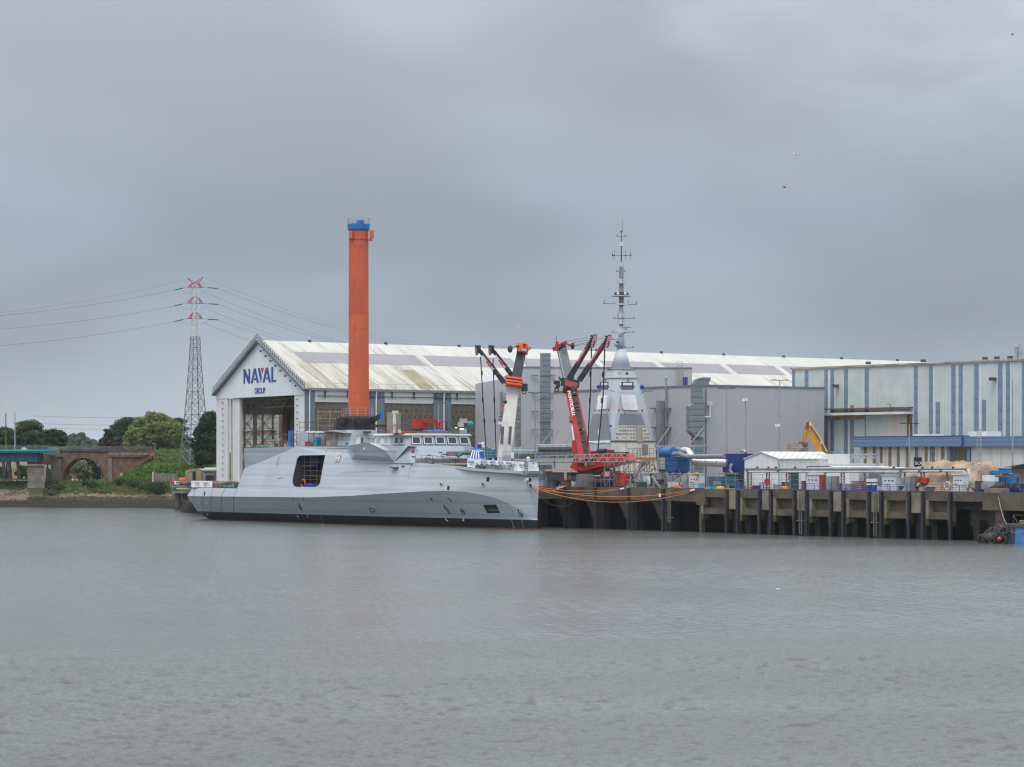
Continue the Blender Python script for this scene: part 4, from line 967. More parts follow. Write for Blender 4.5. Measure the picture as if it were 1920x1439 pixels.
# aft deckhouse blocks
def sblock(name, pts, y0, y1, m_, lean=0):
    mb = MB(); lo_ = [spt(s_of(a, y0), y0, 0) for a, b in pts]
    P = [Vector((q.x, q.y, zat(b, q.y))) for q, (a, b) in zip(lo_, pts)]; mb.prism(P, V3(N*(y1-y0), 0)); return mb.build(name, m_, ship)
sblock('aft_deckhouse', [(557, 838), (560, 826), (558, 815), (563, 809), (574, 808.5), (578, 812), (578, 838)], -4.6, 2, GREY)
sblock('turret_base', [(578.2, 838), (578.2, 812), (603, 812), (603, 838)], -3.6, 2, mat('wrapped_grey', (.40, .45, .48), .5, .15, .8))
sblock('wrapped_house', [(603.2, 838), (606, 809.5), (620, 808), (630, 809), (633, 838)], -3.8, 1.5, mat('wood_hoarding', (.36, .30, .26), .8, .2, .5, streak=.5, streakcol=(.2, .17, .16), rib=((B.x, B.y), 1.3, .03, .4)))
sblock('hoarding_roof', [(603, 809), (622, 807), (648, 812.5), (622, 809.8)], -4.8, 1, GREYD)
sblock('plywood_box', [(634, 838), (636, 813), (643.5, 814), (641, 826), (640, 838)], -3.6, 0, mat('plywood', (.44, .34, .24), .8, .15, .7))
m = MB(); scaffold(m, FA, FA.s(603), FA.s(580), 15.3, 18.3, .2, -1.0, 2.2, 1.3, .09); m.build('scaffold', STEELD, ship)
m = MB(); scaffold(m, Fac(BOW+N*-4, B), s_of(624, -4), s_of(562, -4), 18.4, 20.7, 0, -3.5, 2.1, 1.1, .08, False); m.build('top_scaffold', RUST, ship)
for p_, y_, sz, mm in ((577, 837.5, (.9, .9, 1), REDP), (585, 837.5, (1.8, 1, .8), mat('olive', (.09, .10, .05), .8, .3, 1)), (588, 834, (.7, .7, .8), YELL), (595, 837, (1, 1, 1.8), TEAL), (612, 837.5, (1, .7, .9), RUST), (618, 837.5, (1.3, .7, 1.2), mat('pinkish', (.34, .24, .22), .8)), (650, 834, (.5, .5, .4), BLUEP), (671, 834.5, (.4, .4, 1.5), WHITEP), (676, 834.5, (.4, .4, 1.5), WHITEP), (679, 834.5, (.35, .35, 1.5), RUST)):
    clutter('deck_equipment', p_, y_, sz, mm, -5.6)
# funnel casing: light grey block and black top (front, side and oblique after face)
y0 = -3.2; sF = s_of(662, y0); wF = 5.6
def ring(z, da, df, dy): # aft length, front shift, side inset
    return [spt(sF+df, y0+dy, z), spt(sF+6.2-da, y0+dy, z), spt(sF+9.6-da*1.5, y0+1.6+dy, z), spt(sF+9.6-da*1.5, y0+wF-dy, z), spt(sF+df, y0+wF-dy, z)]
def loft(mb, rings):
    b = len(mb.v); n = len(rings[0])
    for r_ in rings: mb.v += r_
    for j in range(len(rings)-1):
        for k in range(n): mb.f.append([b+j*n+k, b+j*n+(k+1) % n, b+(j+1)*n+(k+1) % n, b+(j+1)*n+k]); mb.m.append(0)
    mb.f.append([b+k for k in range(n)]); mb.m.append(0); mb.f.append([b+(len(rings)-1)*n+k for k in range(n)]); mb.m.append(0); return mb
zf0 = zat(806.5, 540); zf1 = zat(781, 540)
m = MB(); loft(m, [ring(15.3, -1, -.6, -.7), ring(zf0, 0, 0, 0)]); m.build('funnel_casing', GREY, ship)
m = MB(); loft(m, [ring(zf0+.01, 0, 0, .02), ring(zf1-.5, .35, .2, .15), ring(zf1, .9, .35, .3)]); fun = m.build('funnel', BLACKP, ship)
m = MB(); q = spt(sF+3.5, y0-.2, zat(793, 540)); m.box(q+Vector((0, 0, .3)), (2.6, 1.2, 1.3), math.atan2(B.y, B.x)); m.box(spt(sF-.9, y0+.7, zat(789, 540)), (.6, .5, 1.2)); m.pieces('funnel_duct', BLACKP, fun)
m = MB(); m.taper(spt(sF+.3, y0+wF-.8, zf1-.9), W(713, 779.5, 538), .5, .3); m.build('funnel_horn', BLACKP, fun); m = MB(); m.box(W(715.5, 779, 538), (.6, .7, 1.3)); m.build('blue_cap', BLUEP, fun)
m = MB()
for k in (0, 1): m.box(spt(sF-.02, y0+1.6+k*1.9, zat(797, 540)), (.12, 1.3, 1.6), math.atan2(B.y, B.x))
m.pieces('funnel_vent', INKK, fun)
m = MB(); m.box(spt(sF-.5, y0+3.1, zat(810.5, 540)), (.9, 1.4, .35), math.atan2(B.y, B.x)); m.build('casing_lamp', STEELD, ship)
m = MB(); m.ball(W(656, 812.5, 545), .2, 6); m.build('blue_plug', RAILB, ship)
m = MB(); FX = Fac(BOW+N*0, N); 
FF = Fac(spt(48, 0, 0).xy, N); railing(m, [FF.px(708, 806, 0), FF.px(725, 806, 0)], 2.0, (2, 1, .3), .08, 1.2, .08); railing(m, [FF.px(668, 826, 0), FF.px(712, 828, 0)], 1, (1, .5), .06, 1.6, .06); m.build('platform_rail', STEELD, ship)
m = MB(); m.box(FF.px(714, 799, 0), (2.4, 1.2, .5)); m.build('exhaust_box', BLACKP, ship)
# sponson on the side
def sp3(px, py, off):
    s, z = S2(px, py); yy_ = ysd(s, z)-off
    s, z = sz_of(px, py, lambda a, b: yy_); return spt(s, yy_, z)
A_ = [sp3(650, 836, .0), sp3(659.5, 860, 0), sp3(660.5, 835.2, 2.5), sp3(665.5, 852.6, 1.2), sp3(684, 830, 2.8), sp3(691, 830, 2.8), sp3(720.6, 844.5, 2.2), sp3(724, 857.7, 1.2), sp3(739, 866, 0), sp3(742, 845, .2), sp3(766, 836, 1.0), sp3(700, 863, 0), sp3(700, 856, 1.2)]
m = MB(); m.add(A_, [(0, 1, 3, 2), (2, 3, 12, 5, 4), (5, 12, 7, 6), (3, 1, 11, 12), (12, 11, 8, 7), (6, 7, 8, 9), (9, 8, 10)]); m.add([A_[i]+V3(N*2.2, -.2) for i in (0, 2, 4, 5, 6, 9, 10)]+[A_[i]-Vector((0, 0, .02)) for i in (0, 2, 4, 5, 6, 9, 10)], [(i, i+1, i+8, i+7) for i in range(6)])
m.build('side_sponson', GREY, ship)
m = MB(); m.ball(sp3(684, 842, 1.9), .35, 8); m.build('sponson_fitting', WHITEP, ship)
m = MB(); q = hp(743.5, 877, .5); m.box(q, (1.8, 1, .2), math.atan2(B.y, B.x)); m.bar(hp(748, 850, .2), hp(747, 876, .2), .1); m.pieces('side_bracket', STEELD, ship)
m = MB(); q = hp(757.5, 875, .1); m.box(q, (.8, .3, .35), math.atan2(B.y, B.x)); m.build('hull_fitting', STEELD, ship)
# bridge: raked front wall, window band, roof
def bp(px, py, y, s=None):
    s_ = s_of(px, y); q = BOW+B*s_+N*y; return Vector((q.x, q.y, zat(py, q.y)))
sb = 31.0; zr0 = 12.3; zw0 = bp(766, 835.5, -6.3).z; zw1 = bp(766, 817.5, -6.3).z
SB = s_of(766, -6.2); LB = 11.5
c0 = [spt(31, -6.9, zr0), spt(31, 6.9, zr0), spt(31+LB+6, 6.9, zr0), spt(31+LB+6, -6.9, zr0)]
ch = [spt(SB+1.2, -6.3, zw0), spt(SB, -5.4, zw0), spt(SB, 6.6, zw0), spt(SB+1.4, 7.4, zw0), spt(SB+LB, 7.4, zw0), spt(SB+LB, -6.3, zw0)]
ch = [spt(SB+1.0, -6.2, zw0), spt(SB+.0, -5.9, zw0), spt(SB, 9.1, zw0), spt(SB+1.6, 10.2, zw0), spt(SB+LB, 10.2, zw0), spt(SB+LB, -6.2, zw0)]
cf = [spt(30.6, -6.9, zr0), spt(30.4, -6.8, zr0), spt(30.4, 8.2, zr0), spt(31, 9, zr0), spt(SB+LB, 9, zr0), spt(SB+LB, -6.9, zr0)]
m = MB(); loft(m, [cf, ch]); m.build('bridge_base', GREY, ship)
lean = .45
cw = [p+Vector((0, 0, .02)) for p in ch]; ct = []
for i, p in enumerate(ch):
    off = B*(lean if i < 3 else .2)+N*(.25 if i in (0, 1, 5) else -.25); ct.append(V3(Vector(p[:2])+off, zw1))
m = MB(); loft(m, [cw, ct]); brg = m.build('bridge', GREY, ship)
def facepanel(a, b, ta, tb, name, frame, glass, parent, tint=None, out=.05):
    """window on the quad a-b (bottom) ta-tb (top)"""
    nrm = (b-a).cross(ta-a).normalized()
    if nrm.dot(Vector((0, -1, .1))) < 0: nrm = -nrm
    def q(u_, v_, o): return a.lerp(b, u_).lerp(ta.lerp(tb, u_), v_)+nrm*o
    if tint:
        m0 = MB(); m0.hexa([q(u_, v_, o) for o in (.01, .05) for u_, v_ in ((.0, .03), (1, .03), (1, .99), (.0, .99))]); tp = m0.build('window_tape', tint, parent)
    m1 = MB()
    for (u0, u1, v0, v1) in ((.06, .94, .1, .2), (.06, .94, .84, .94), (.06, .14, .2, .84), (.86, .94, .2, .84)): m1.hexa([q(u_, v_, o) for o in (.06, .14) for u_, v_ in ((u0, v0), (u1, v0), (u1, v1), (u0, v1))])
    w_ = m1.build(name, frame, parent)
    m2 = MB(); m2.hexa([q(u_, v_, o) for o in (.06, .09) for u_, v_ in ((.14, .2), (.86, .2), (.86, .84), (.14, .84))]); m2.build('pane', glass, w_)
    return w_
GL = mat('bridge_glass', (.05, .06, .055), .15, .3, .8)
fa, fb, fta, ftb = cw[1], cw[2], ct[1], ct[2]
edges_ = [(0.02, .185), (.215, .385), (.41, .585), (.61, .785), (.81, .985)]
for u0, u1 in edges_:
    facepanel(fa.lerp(fb, u0), fa.lerp(fb, u1), fta.lerp(ftb, u0), fta.lerp(ftb, u1), 'bridge_window', WHITEP, GL, brg, RAILB)
facepanel(cw[2], cw[3], ct[2], ct[3], 'bridge_window', GREYD, GLASSD, brg, None)
# starboard wing windows
n_w = [(.04, .17), (.19, .36), (.5, .7), (.74, .96)]
for k, (u0, u1) in enumerate(n_w):
    a, b_ = cw[0], cw[5]; ta, tb = ct[0], ct[5]
    facepanel(a.lerp(b_, u0), a.lerp(b_, u1), ta.lerp(tb, u0), ta.lerp(tb, u1), 'bridge_window', WHITEP, GL if k < 2 else mat('hazy_glass', (.35, .37, .4), .3), brg, RAILB if k < 2 else WHITEP)
m = MB(); ro = []
cen = sum((p for p in ct), Vector())/6
for p in ct: d_ = (p-cen); d_.z = 0; ro.append(p+d_.normalized()*.55)
loft(m, [[p+Vector((0, 0, .02)) for p in ro], [p+Vector((0, 0, .18)) for p in ro], [p+Vector((0, 0, .5))+(cen-p).normalized()*.45 for p in ro]]); m.build('bridge_roof', GREY, ship)
zt_ = zw1+.5
m = MB(); dkp = [spt(SB+1.5, -4, zt_), spt(SB+1.5, 7, zt_), spt(SB+9, 7, zt_), spt(SB+9, -4, zt_)]; m.prism(dkp, (0, 0, .5)); m.build('roof_deckhouse', mat('primer_brown', (.20, .16, .14), .8, .2, 1), ship)
FRf = Fac(spt(SB+2, 0, 0).xy, N)
BT = MB()
for a, b in ((781, 799), (800, 811), (814, 822), (823, 837)): BT.prism([FRf.px(a, 812, 0), FRf.px(b, 812, 0), FRf.px(b, 807.2, -1), FRf.px(a+1, 806.5, -1)], V3(-FRf.n*.3, 0))
BT.pieces('blue_roof_sheet', BLUEB, ship)
for a, b, c_, w_, mm in ((848, 803, 812.5, 2.6, mat('olive_box', (.10, .11, .09), .7)), (863, 804, 812.5, 2.6, GREYD), (757, 809, 812, .7, ORC), (728.5, 807, 812, .6, ORC), (749, 806, 812, .6, WHITED), (770, 810, 812, 2.2, RUST)):
    p_, q_ = FRf.px(a, c_, 0), FRf.px(a, b, 0); m = MB(); m.box((p_+q_)/2, (w_, 1.4, (q_-p_).z)); m.build('roof_equipment', mm, ship)
m = MB()
for a in range(840, 880, 7): m.bar(FRf.px(a, 812, 0), FRf.px(a, 791, 0), .08)
for y_ in (793, 798, 803): m.bar(FRf.px(838, y_, 0), FRf.px(868, y_, 0), .08)
m.build('roof_scaffold', STEELD, ship)
m = MB(); m.tube([FRf.px(874, 796, .6), FRf.px(884, 796, .6)], .65, 10); m.build('teal_compressor', mat('compressor_teal', (.02, .27, .32), .5, .2, 1), ship)
m = MB(); m.box(FRf.px(869, 789.5, .3), (1.5, 1, .9)); m.box(FRf.px(864, 796, .3), (1.2, 1, 1.0)); m.pieces('generator', mat('dirty_white', (.4, .38, .35), .7), ship)
m = MB(); m.ball(FRf.px(855, 804, .8), .25, 6); m.build('work_lamp', LAMPM, ship)
m = MB(); m.ball(FRf.px(866, 804.6, .8), .22, 6, (2, 1, .7)); m.build('work_lamp', LAMPM, ship)
m = MB(); m.fbox(FRf, FRf.s(742), FRf.s(757), zt_, zat(775, 530), -3, -1); m.build('beige_cabinet', mat('beige_box', (.28, .26, .20), .7, .1, .6), ship)
m = MB(); m.tube([FRf.px(739.5, 812, 0), FRf.px(739.5, 776, 0)], .28, 6); m.box(FRf.px(741, 773, 0), (1.2, .6, .5)); m.tube([FRf.px(739.5, 796, .4), FRf.px(739.5, 788, .4)], .35, 6); m.pieces('pipe_stack', WHITED, ship)
m = MB(); railing(m, [spt(SB+2, -5.6, zt_), spt(SB+11, -5.6, zt_)], 1, (1, .5), .06, 1.8, .06); m.build('roof_rail', RUST, ship)
# port side slope down from the bridge with odds and ends
m = MB(); FPt = Fac(spt(30.2, 0, 0).xy, N)
m.prism([FPt.px(881, 836, -.1), FPt.px(913, 851, -.1), FPt.px(913, 872, -.1), FPt.px(881, 872, -.1)], V3(-FPt.n*2, 0)); m.build('bridge_shoulder', GREY, ship)
for a, b, sz, mm in ((902, 835, (1.2, .6, .8), WHITEP), (899, 837, (.8, .8, .8), RAILB), (906, 838, (1.0, .6, .8), PLAST), (910, 842, (1, .5, .6), RUST), (905, 832, (.6, .4, .6), PLAST)):
    m = MB(); m.box(FPt.px(a, b, -1), sz); m.build('deck_equipment', mm, ship)
m = MB()
for a, b, r_ in ((774.5, 847.5, .26), (829, 854.5, .3)): m.torus(FPt.px(a, b, .6), V3(FPt.n, 0), r_, .08)
m.torus(FPt.px(876.5, 845.5, .5), V3(FPt.n, 0), .22, .05); m.pieces('wall_ring', STEELD, ship)
for a, b in ((805, 854), (835, 852), (775, 857), (826, 849)): m = MB(); m.box(FPt.px(a, b, .5), (.7, .3, .25)); m.build('wall_fitting', STEELD, ship)
m = MB(); m.box(FPt.px(773.5, 846.5, 1.0), (.5, .3, .5)); m.build('red_lamp', REDP, ship)
# foredeck: gun well cover, vls hatch, tent, container
FD1 = Fac(spt(29.3, 0, 0).xy, N)
m = MB(); m.prism([FD1.px(a, b, .6) for a, b in ((790, 869), (791, 862), (797, 858.5), (806, 858), (811.5, 862), (812, 869.5))], V3(-FD1.n*3, 0)); m.build('gun_cover', mat('cover_taupe', (.22, .21, .21), .8, .1, .8), ship)
m = MB(); m.prism([FD1.px(a, b, .3) for a, b in ((812, 860), (882, 860), (882, 869), (812, 868))], V3(-FD1.n*3, 0)); m.build('launcher_deck', mat('launcher_grey', (.16, .17, .185), .7, .2, .7), ship)
m = MB(); m.fbox(FD1, FD1.s(808), FD1.s(884), FD1.z(871.5, 840), FD1.z(868.5, 840), 1.0, 2.2); m.build('pale_batten', mat('cream_batten', (.55, .52, .42), .7), ship)
m = MB(); m.fbox(FD1, FD1.s(840), FD1.s(861), FD1.z(855.5, 850), FD1.z(847, 850), -.6, 1.0); m.build('tool_shelter', mat('shelter_taupe', (.2, .19, .18), .8), ship)
m = MB(); m.tube([FD1.px(858, 856, 1.3), FD1.px(864, 850.5, 1.3), FD1.px(884, 849.5, 1.3)], .38, 7); m.build('green_hose', mat('hose_green', (.05, .16, .12), .7), ship)
m = MB(); FH = Fac(BOW+N*-4.7, B); q = [FH.px(a, b, 0) for a, b in ((848, 879), (851, 872), (880, 871), (902, 874), (902, 880))]; m.prism(q, V3(-FH.n*1.2, 0)); m.build('dark_hatch', mat('hatch_dark', (.07, .08, .09), .7), ship)
TB = Fac(spt(16, 0, 0).xy, N)
tent = [TB.px(880, 866, 1), TB.px(891, 866, 1.2), TB.px(896, 866, 1.2), TB.px(910, 864.5, -1), TB.px(886, 844.3, .3), TB.px(896.5, 847.5, .8), TB.px(905.5, 845, -.6), TB.px(899, 842.5, -1.6), TB.px(897, 866, -3)]
m = MB(); m.add(tent, [(0, 2, 5, 4), (2, 3, 6, 5), (4, 5, 6, 7), (0, 4, 7, 8), (3, 8, 7, 6)]); tt = m.build('tent', BLUEB, ship)
m = MB()
for i, j in ((0, 4), (4, 5), (5, 6), (5, 2), (3, 6), (0, 2)): m.bar(tent[i]+V3(TB.n*.1, 0), tent[j]+V3(TB.n*.1, 0), .16)
for u_ in (.35, .7): m.bar(tent[0].lerp(tent[2], u_)+V3(TB.n*.1, 0), tent[4].lerp(tent[5], u_)+V3(TB.n*.1, 0), .16)
m.bar(TB.px(899, 861, 1), TB.px(908, 861, 0), .16); m.bar(tent[5]+V3(TB.n*.1, 0), TB.px(900, 862, 1.0), .16); m.build('tent_frame', WHITEP, tt)
m = MB(); m.fbox(TB, TB.s(911), TB.s(940.5), TB.z(866, 920), TB.z(841, 920), -4.5, -1.5); cb = m.build('teal_cabin', TEAL, ship)
m = MB()
for a in (911, 917, 922, 929.3, 940): m.fbox(TB, TB.s(a)-.06, TB.s(a)+.06, TB.z(866, 920), TB.z(841, 920), -1.5, -1.42)
for y_ in (841.3, 847, 853, 858.5): m.fbox(TB, TB.s(911), TB.s(940.5), TB.z(y_, 920)-.05, TB.z(y_, 920)+.05, -1.49, -1.4)
m.build('cabin_frame', STEEL, cb)
m = MB(); m.fbox(TB, TB.s(926), TB.s(940), TB.z(866, 920), TB.z(858.6, 920), -1.4, -1.3); m.build('cabin_opening', INKK, cb)
m = MB(); m.fbox(TB, TB.s(930), TB.s(934), TB.z(865, 920), TB.z(860, 920), -1.28, -1.2); m.fbox(TB, TB.s(930), TB.s(936), TB.z(843.2, 920), TB.z(841.6, 920), -1.4, -1.33); m.pieces('white_notice', WHITEP, cb)
TB2 = Fac(spt(7, 0, 0).xy, N)
m = MB(); railing(m, [TB2.px(942, 871, -2), TB2.px(972, 872, -2)], 2.4, (2.4, 1.4, .6), .08, 1.1, .08)
for a in (952, 965, 969): m.bar(TB2.px(a, 870, -1.8), TB2.px(a+5 if a != 965 else a, 846, -1.8), .12)
m.build('bow_frames', STEEL, ship)
m = MB(); m.tube([TB2.px(961, 860, -1), TB2.px(961, 848, -1)], .28, 8); m.build('white_cylinder', WHITEP, ship)
m = MB(); m.box(TB2.px(950, 861, -1.3), (1.3, .6, 1.4)); m.build('grey_cabinet', STEEL, ship)
m = MB(); m.box(TB2.px(997, 864, -1), (.8, .6, .6)); m.build('blue_crate', mat('pale_blue', (.12, .35, .55), .6), ship)
m = MB(); m.ball(TB2.px(990.5, 860, -1), .36, 8); m.ball(TB2.px(991, 864, -1), .38, 8); m.pieces('white_buoy', WHITEP, ship)
# ---- red boom lift parked on the bridge roof
def boom_lift_red():
    F = FRf; t = thing('boom_lift', 'red articulated boom lift folded on top of the frigate bridge roof', 'boom lift', F.px(795, 812, -.5))
    m = MB(); m.fbox(F, F.s(778), F.s(792), F.z(803.5, 785), F.z(787.5, 785), -1.2, .6); m.build('counterweight', REDP, t)
    m = MB(); m.fbox(F, F.s(792.3), F.s(799.5), F.z(805, 795), F.z(789, 795), -1.1, .4); m.build('turret', mat('red_dull', (.36, .03, .02), .6, .2, 1), t)
    m = MB(); m.fbox(F, F.s(780), F.s(798), F.z(807, 785), F.z(804.5, 785), -1.3, .7); m.build('chassis', STEELD, t)
    m = MB(); m.bar(F.px(792, 790, .5), F.px(818, 789, .5), .5, .7); m.bar(F.px(817, 789, .5), F.px(822, 804, .5), .45, .55); m.build('boom', REDP, t)
    m = MB(); railing(m, [F.px(824, 805, .2), F.px(837, 805, .2), F.px(837, 805, -1), F.px(824, 805, -1), F.px(824, 805, .2)], 1.5, (1.5, .8, .05), .1, 1.1, .1); m.build('basket', REDP, t)
    m = MB(); m.torus(F.px(827, 794, .3), V3(F.n, 0), .45, .12); m.build('hose_reel', REDP, t)
boom_lift_red()
# ------------------------------------------------------------------ the quay front
q0 = quay(0); QP = lambda px: q0.s(px)
qy = thing('concrete_quay', 'long weathered concrete quay on dark piers with steel fender piles', 'quay', q0.pt(0, 0, 0), math.atan2(E.y, E.x))
S_L, S_M, S_R = S_END, QP(1312), S_RIGHT
m = MB(); m.fbox(q0, S_L, S_M, 5.5, ZQ+.25, -1.2, 0); m.build('edge_beam', CONC, qy)
m = MB(); m.fbox(q0, S_M, QP(1848), 6.3, ZQ+.12, -1.2, -.02); m.build('edge_beam', CONC, qy)
m = MB(); m.fbox(q0, QP(1846), S_R, 5.0, ZQ+.15, -2, .5); m.build('edge_beam', CONC, qy)
m = MB(); m.fbox(q0, S_L, S_R, -2, ZQ-.36, -16, -14); m.fbox(q0, S_L, S_R, 5.0, ZQ-.36, -14, -1.25); m.build('back_wall', WET_SHADE, qy)
# left stretch: piles and leaning corbels in the dark
PST = mat('fender_steel', (.02, .024, .032), .5, .3, .8, streak=.4, streakcol=(.10, .07, .05))
lp = [QP(p) for p in (1002, 1060, 1118, 1180, 1245)]; stp = 6.6
allp = [lp[0]-stp*k for k in range(1, 24)][::-1]+lp
for s in allp[16:]:
    m = MB(); m.fbox(q0, s-.35, s+.35, -1, 5.5, -1.3, -.5); m.fbox(q0, s-.28, s+.28, 0, ZQ+.1, .02, .45); m.build('fender_pile', PST, qy)
    m = MB(); m.fbox(q0, s+.36, s+1.3, -1, 5.45, -2.4, -.6); m.build('pier', WET_SHADE, qy)
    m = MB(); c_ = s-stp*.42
    m.prism([q0.pt(c_-1.35, 5.4, -.7), q0.pt(c_+1.35, 5.4, -.7), q0.pt(c_+.75, 1.5, -2.2), q0.pt(c_-.3, 1.5, -2.2)], V3(-q0.n*2.2, 0)); cb_ = m.build('corbel', CONC if s > -60 else WET_SHADE, qy)
    m = MB(); m.fbox(q0, c_-.55, c_+.8, 2.4, 3.9, -1.62, -1.5); m.build('algae_patch', ALGA, cb_)
# right stretch: framed bays between pairs of piles
prs = [(1365, 1385.6), (1426.8, 1447.7), (1492.5, 1515), (1560.6, 1584), (1631.8, 1655), (1706.8, 1732.9), (1785, 1812)]
prev = S_M
m = MB(); m.fbox(q0, S_M-.8, S_M+1.5, 4.9, ZQ, -.9, .1); m.fbox(q0, S_M-.35, S_M+.3, 0, 5, -1, -.2); m.build('pier', CONC, qy)
for k, (a, b) in enumerate(prs):
    sa_, sb2 = QP(a), QP(b)
    m = MB(); m.fbox(q0, prev+.9, sa_-.35, 3.35, 4.45, -1.4, -.12); m.build('lower_beam', CONC, qy)                      # lower beam
    m = MB(); m.fbox(q0, prev+.9, sa_-.35, 4.45, 6.3, -1.6, -1.15); m.build('recess_panel', mat('recess%d' % k, (.11+.01*(k % 3), .10, .075), .9, .3, .4, grime=.5, streak=.5, streakcol=(.05, .045, .035)), qy)
    m = MB(); m.fbox(q0, prev+.35, prev+.95, 2.6, 6.4, -1.3, .06); m.fbox(q0, sa_-.85, sa_-.3, 2.6, 6.4, -1.3, .06); m.pieces('bay_post', CONCW, qy)
    if k < 6:
        m = MB(); m.fbox(q0, sa_+.32, sb2-.32, 4.3, ZQ-.03, -1.3, .08); m.build('pier_panel', CONCW, qy)
        m = MB(); m.fbox(q0, sa_+.45, sb2-.4, -1, 4.3, -2.2, -.9); m.build('pier', WET_SHADE, qy)
    m = MB(); m.fbox(q0, sb2+.3, sb2+1.6, -1, 3.3, -3, -1.3); m.build('pier', WET_SHADE, qy)
    m = MB(); m.fbox(q0, prev+.35, prev+.95, 2.3, 3.4, -1.2, .09); m.fbox(q0, sa_-.85, sa_-.3, 2.3, 3.2, -1.2, .09); m.pieces('algae_patch', ALGA, qy)
    for s in ((sa_, sb2) if k < 6 else (sa_,)):
        m = MB(); m.fbox(q0, s-.24, s+.24, -.5, ZQ+.12, .12, .6); m.build('fender_pile', PST, qy)
    prev = sb2
m = MB(); m.fbox(q0, QP(1868), QP(1884), -1, 5, -1.2, .2); m.build('pier', mat('red_pier', (.09, .055, .045), .9, .35, .6, streak=.5, streakcol=(.05, .045, .035)), qy)
m = MB(); m.fbox(q0, QP(1789)+.6, QP(1852), 2.2, 6.3, -4, -3.2); m.build('recess_panel', mat('recess_dark', (.09, .09, .07), .9, .3, .4, grime=.5), qy)
m = MB(); m.fbox(q0, QP(1800), QP(1808), 0, 2.2, -4, -3); m.build('pier', WET_SHADE, qy)
for s in (QP(1960), QP(2050), QP(2150)):
    m = MB(); m.fbox(q0, s-1, s+1, -1, 5, -2, 0); m.build('pier', WET_SHADE, qy)
def q_ladder(px, yt, yb, lbl):
    s = QP(px); m = MB(); z0_, z1_ = q0.z(yb, px), q0.z(yt, px)
    for d_ in (-.28, .28): m.fbox(q0, s+d_-.05, s+d_+.05, z0_, z1_, .28, .4)
    n_ = int((z1_-z0_)/.36)
    for k in range(n_): m.fbox(q0, s-.28, s+.28, z0_+k*.36, z0_+k*.36+.07, .3, .38)
    m.fbox(q0, s-1.1, s+1.0, 2.5, 2.62, .15, .27)
    tag(m.build('quay_ladder', mat('ladder_iron', (.19, .18, .15), .8, .3, 2)), lbl, 'ladder', 'ladders down the quay front')
q_ladder(1503.5, 922, 1002, 'rusty ladder down the quay front below the green shed door')
q_ladder(1643.5, 924, 1006, 'rusty ladder down the quay front below the meter boxes')
q_ladder(1257.5, 920, 980, 'faint ladder in the darker quay front below the blue dust collector')
# ------------------------------------------------------------------ yard furniture in the quay frame
def qbox(mb, a, b, y0_, y1_, t, dep):            # columns a..b, rows y0 (top)..y1 (bottom)
    F = quay(t); return mb.fbox(F, F.s(a), F.s(b), max(F.z(y1_, (a+b)/2), ZQ+.002), F.z(y0_, (a+b)/2), -dep, 0)
def qmesh(name, label, cat, m_, a, b, y0_, y1_, t, dep, group=None):
    m = MB(); qbox(m, a, b, y0_, y1_, t, dep); return tag(m.build(name, m_), label, cat, group)
yrot = math.atan2(E.y, E.x)
def qthing(name, label, cat, px, t, group=None): F = quay(t); return thing(name, label, cat, F.pt(F.s(px), ZQ, 0), yrot, group)
# blue railing along the quay, one thing per stretch
def q_rail(name, a, b, t, m_, label, h_=1.15, step=1.9):
    F = quay(t); m = MB(); railing(m, [F.pt(F.s(a), ZQ+.12, 0), F.pt(F.s(b), ZQ+.12, 0)], h_, (h_, h_*.66, h_*.33), .045, step, .07)
    m.fbox(F, F.s(a), F.s(b), ZQ+.1, ZQ+.25, -.03, .03); return tag(m.build(name, m_), label, 'railing')
q_rail('blue_railing', 1395, 1510, .5, RAILB, 'blue quay railing in front of the white shed')
q_rail('blue_railing', 1512, 1650, .5, RAILB, 'blue quay railing in front of the brown crates and grey cabinets')
q_rail('blue_railing', 1652, 1850, .5, RAILB, 'blue quay railing in front of the sand heap')
q_rail('blue_railing', 1878, 2100, .6, RAILB, 'blue quay railing beside the concrete block at the right edge')
q_rail('grey_railing', 1092, 1170, 1.2, STEELD, 'dark grey railing between the grey cabinet and the red hood')
q_rail('grey_railing', 1195, 1300, 1.0, STEELD, 'dark grey railing in front of the scaffold stairs')
# pipe rack
FRK = quay(3.0); rk = qthing('pipe_rack', 'long steel pipe rack with two tiers of pipes along the quay', 'pipe rack', 1398, 3.0)
m = MB(); m.tube([FRK.px(1398, 880.2), FRK.px(1560, 880.4), FRK.px(1812, 880)], .24, 8); m.build('pipe', mat('rack_dark_pipe', (.17, .19, .21), .5, .2, .8), rk)
m = MB(); m.tube([FRK.px(1404, 885, .4), FRK.px(1600, 885, .4), FRK.px(1806, 884, .4), FRK.px(1809, 885, .4), FRK.px(1810, 911, .4)], .18, 8); m.build('pipe', mat('rack_pale_pipe', (.45, .43, .42), .5, .15, .8), rk)
m = MB(); m.tube([FRK.px(1560, 876.8, -.6), FRK.px(1650, 876.6, -.6), FRK.px(1700, 879.5, -.6), FRK.px(1814, 882.5, -.6), FRK.px(1817, 884, -.6), FRK.px(1818, 902, -.6)], .2, 8); m.build('pipe', WHITED, rk)
m = MB(); m.tube([FRK.px(1513, 878, -.6), FRK.px(1514, 875, -.6), FRK.px(1555, 874.6, -.6)], .1, 6); m.build('pipe', STEELD, rk)
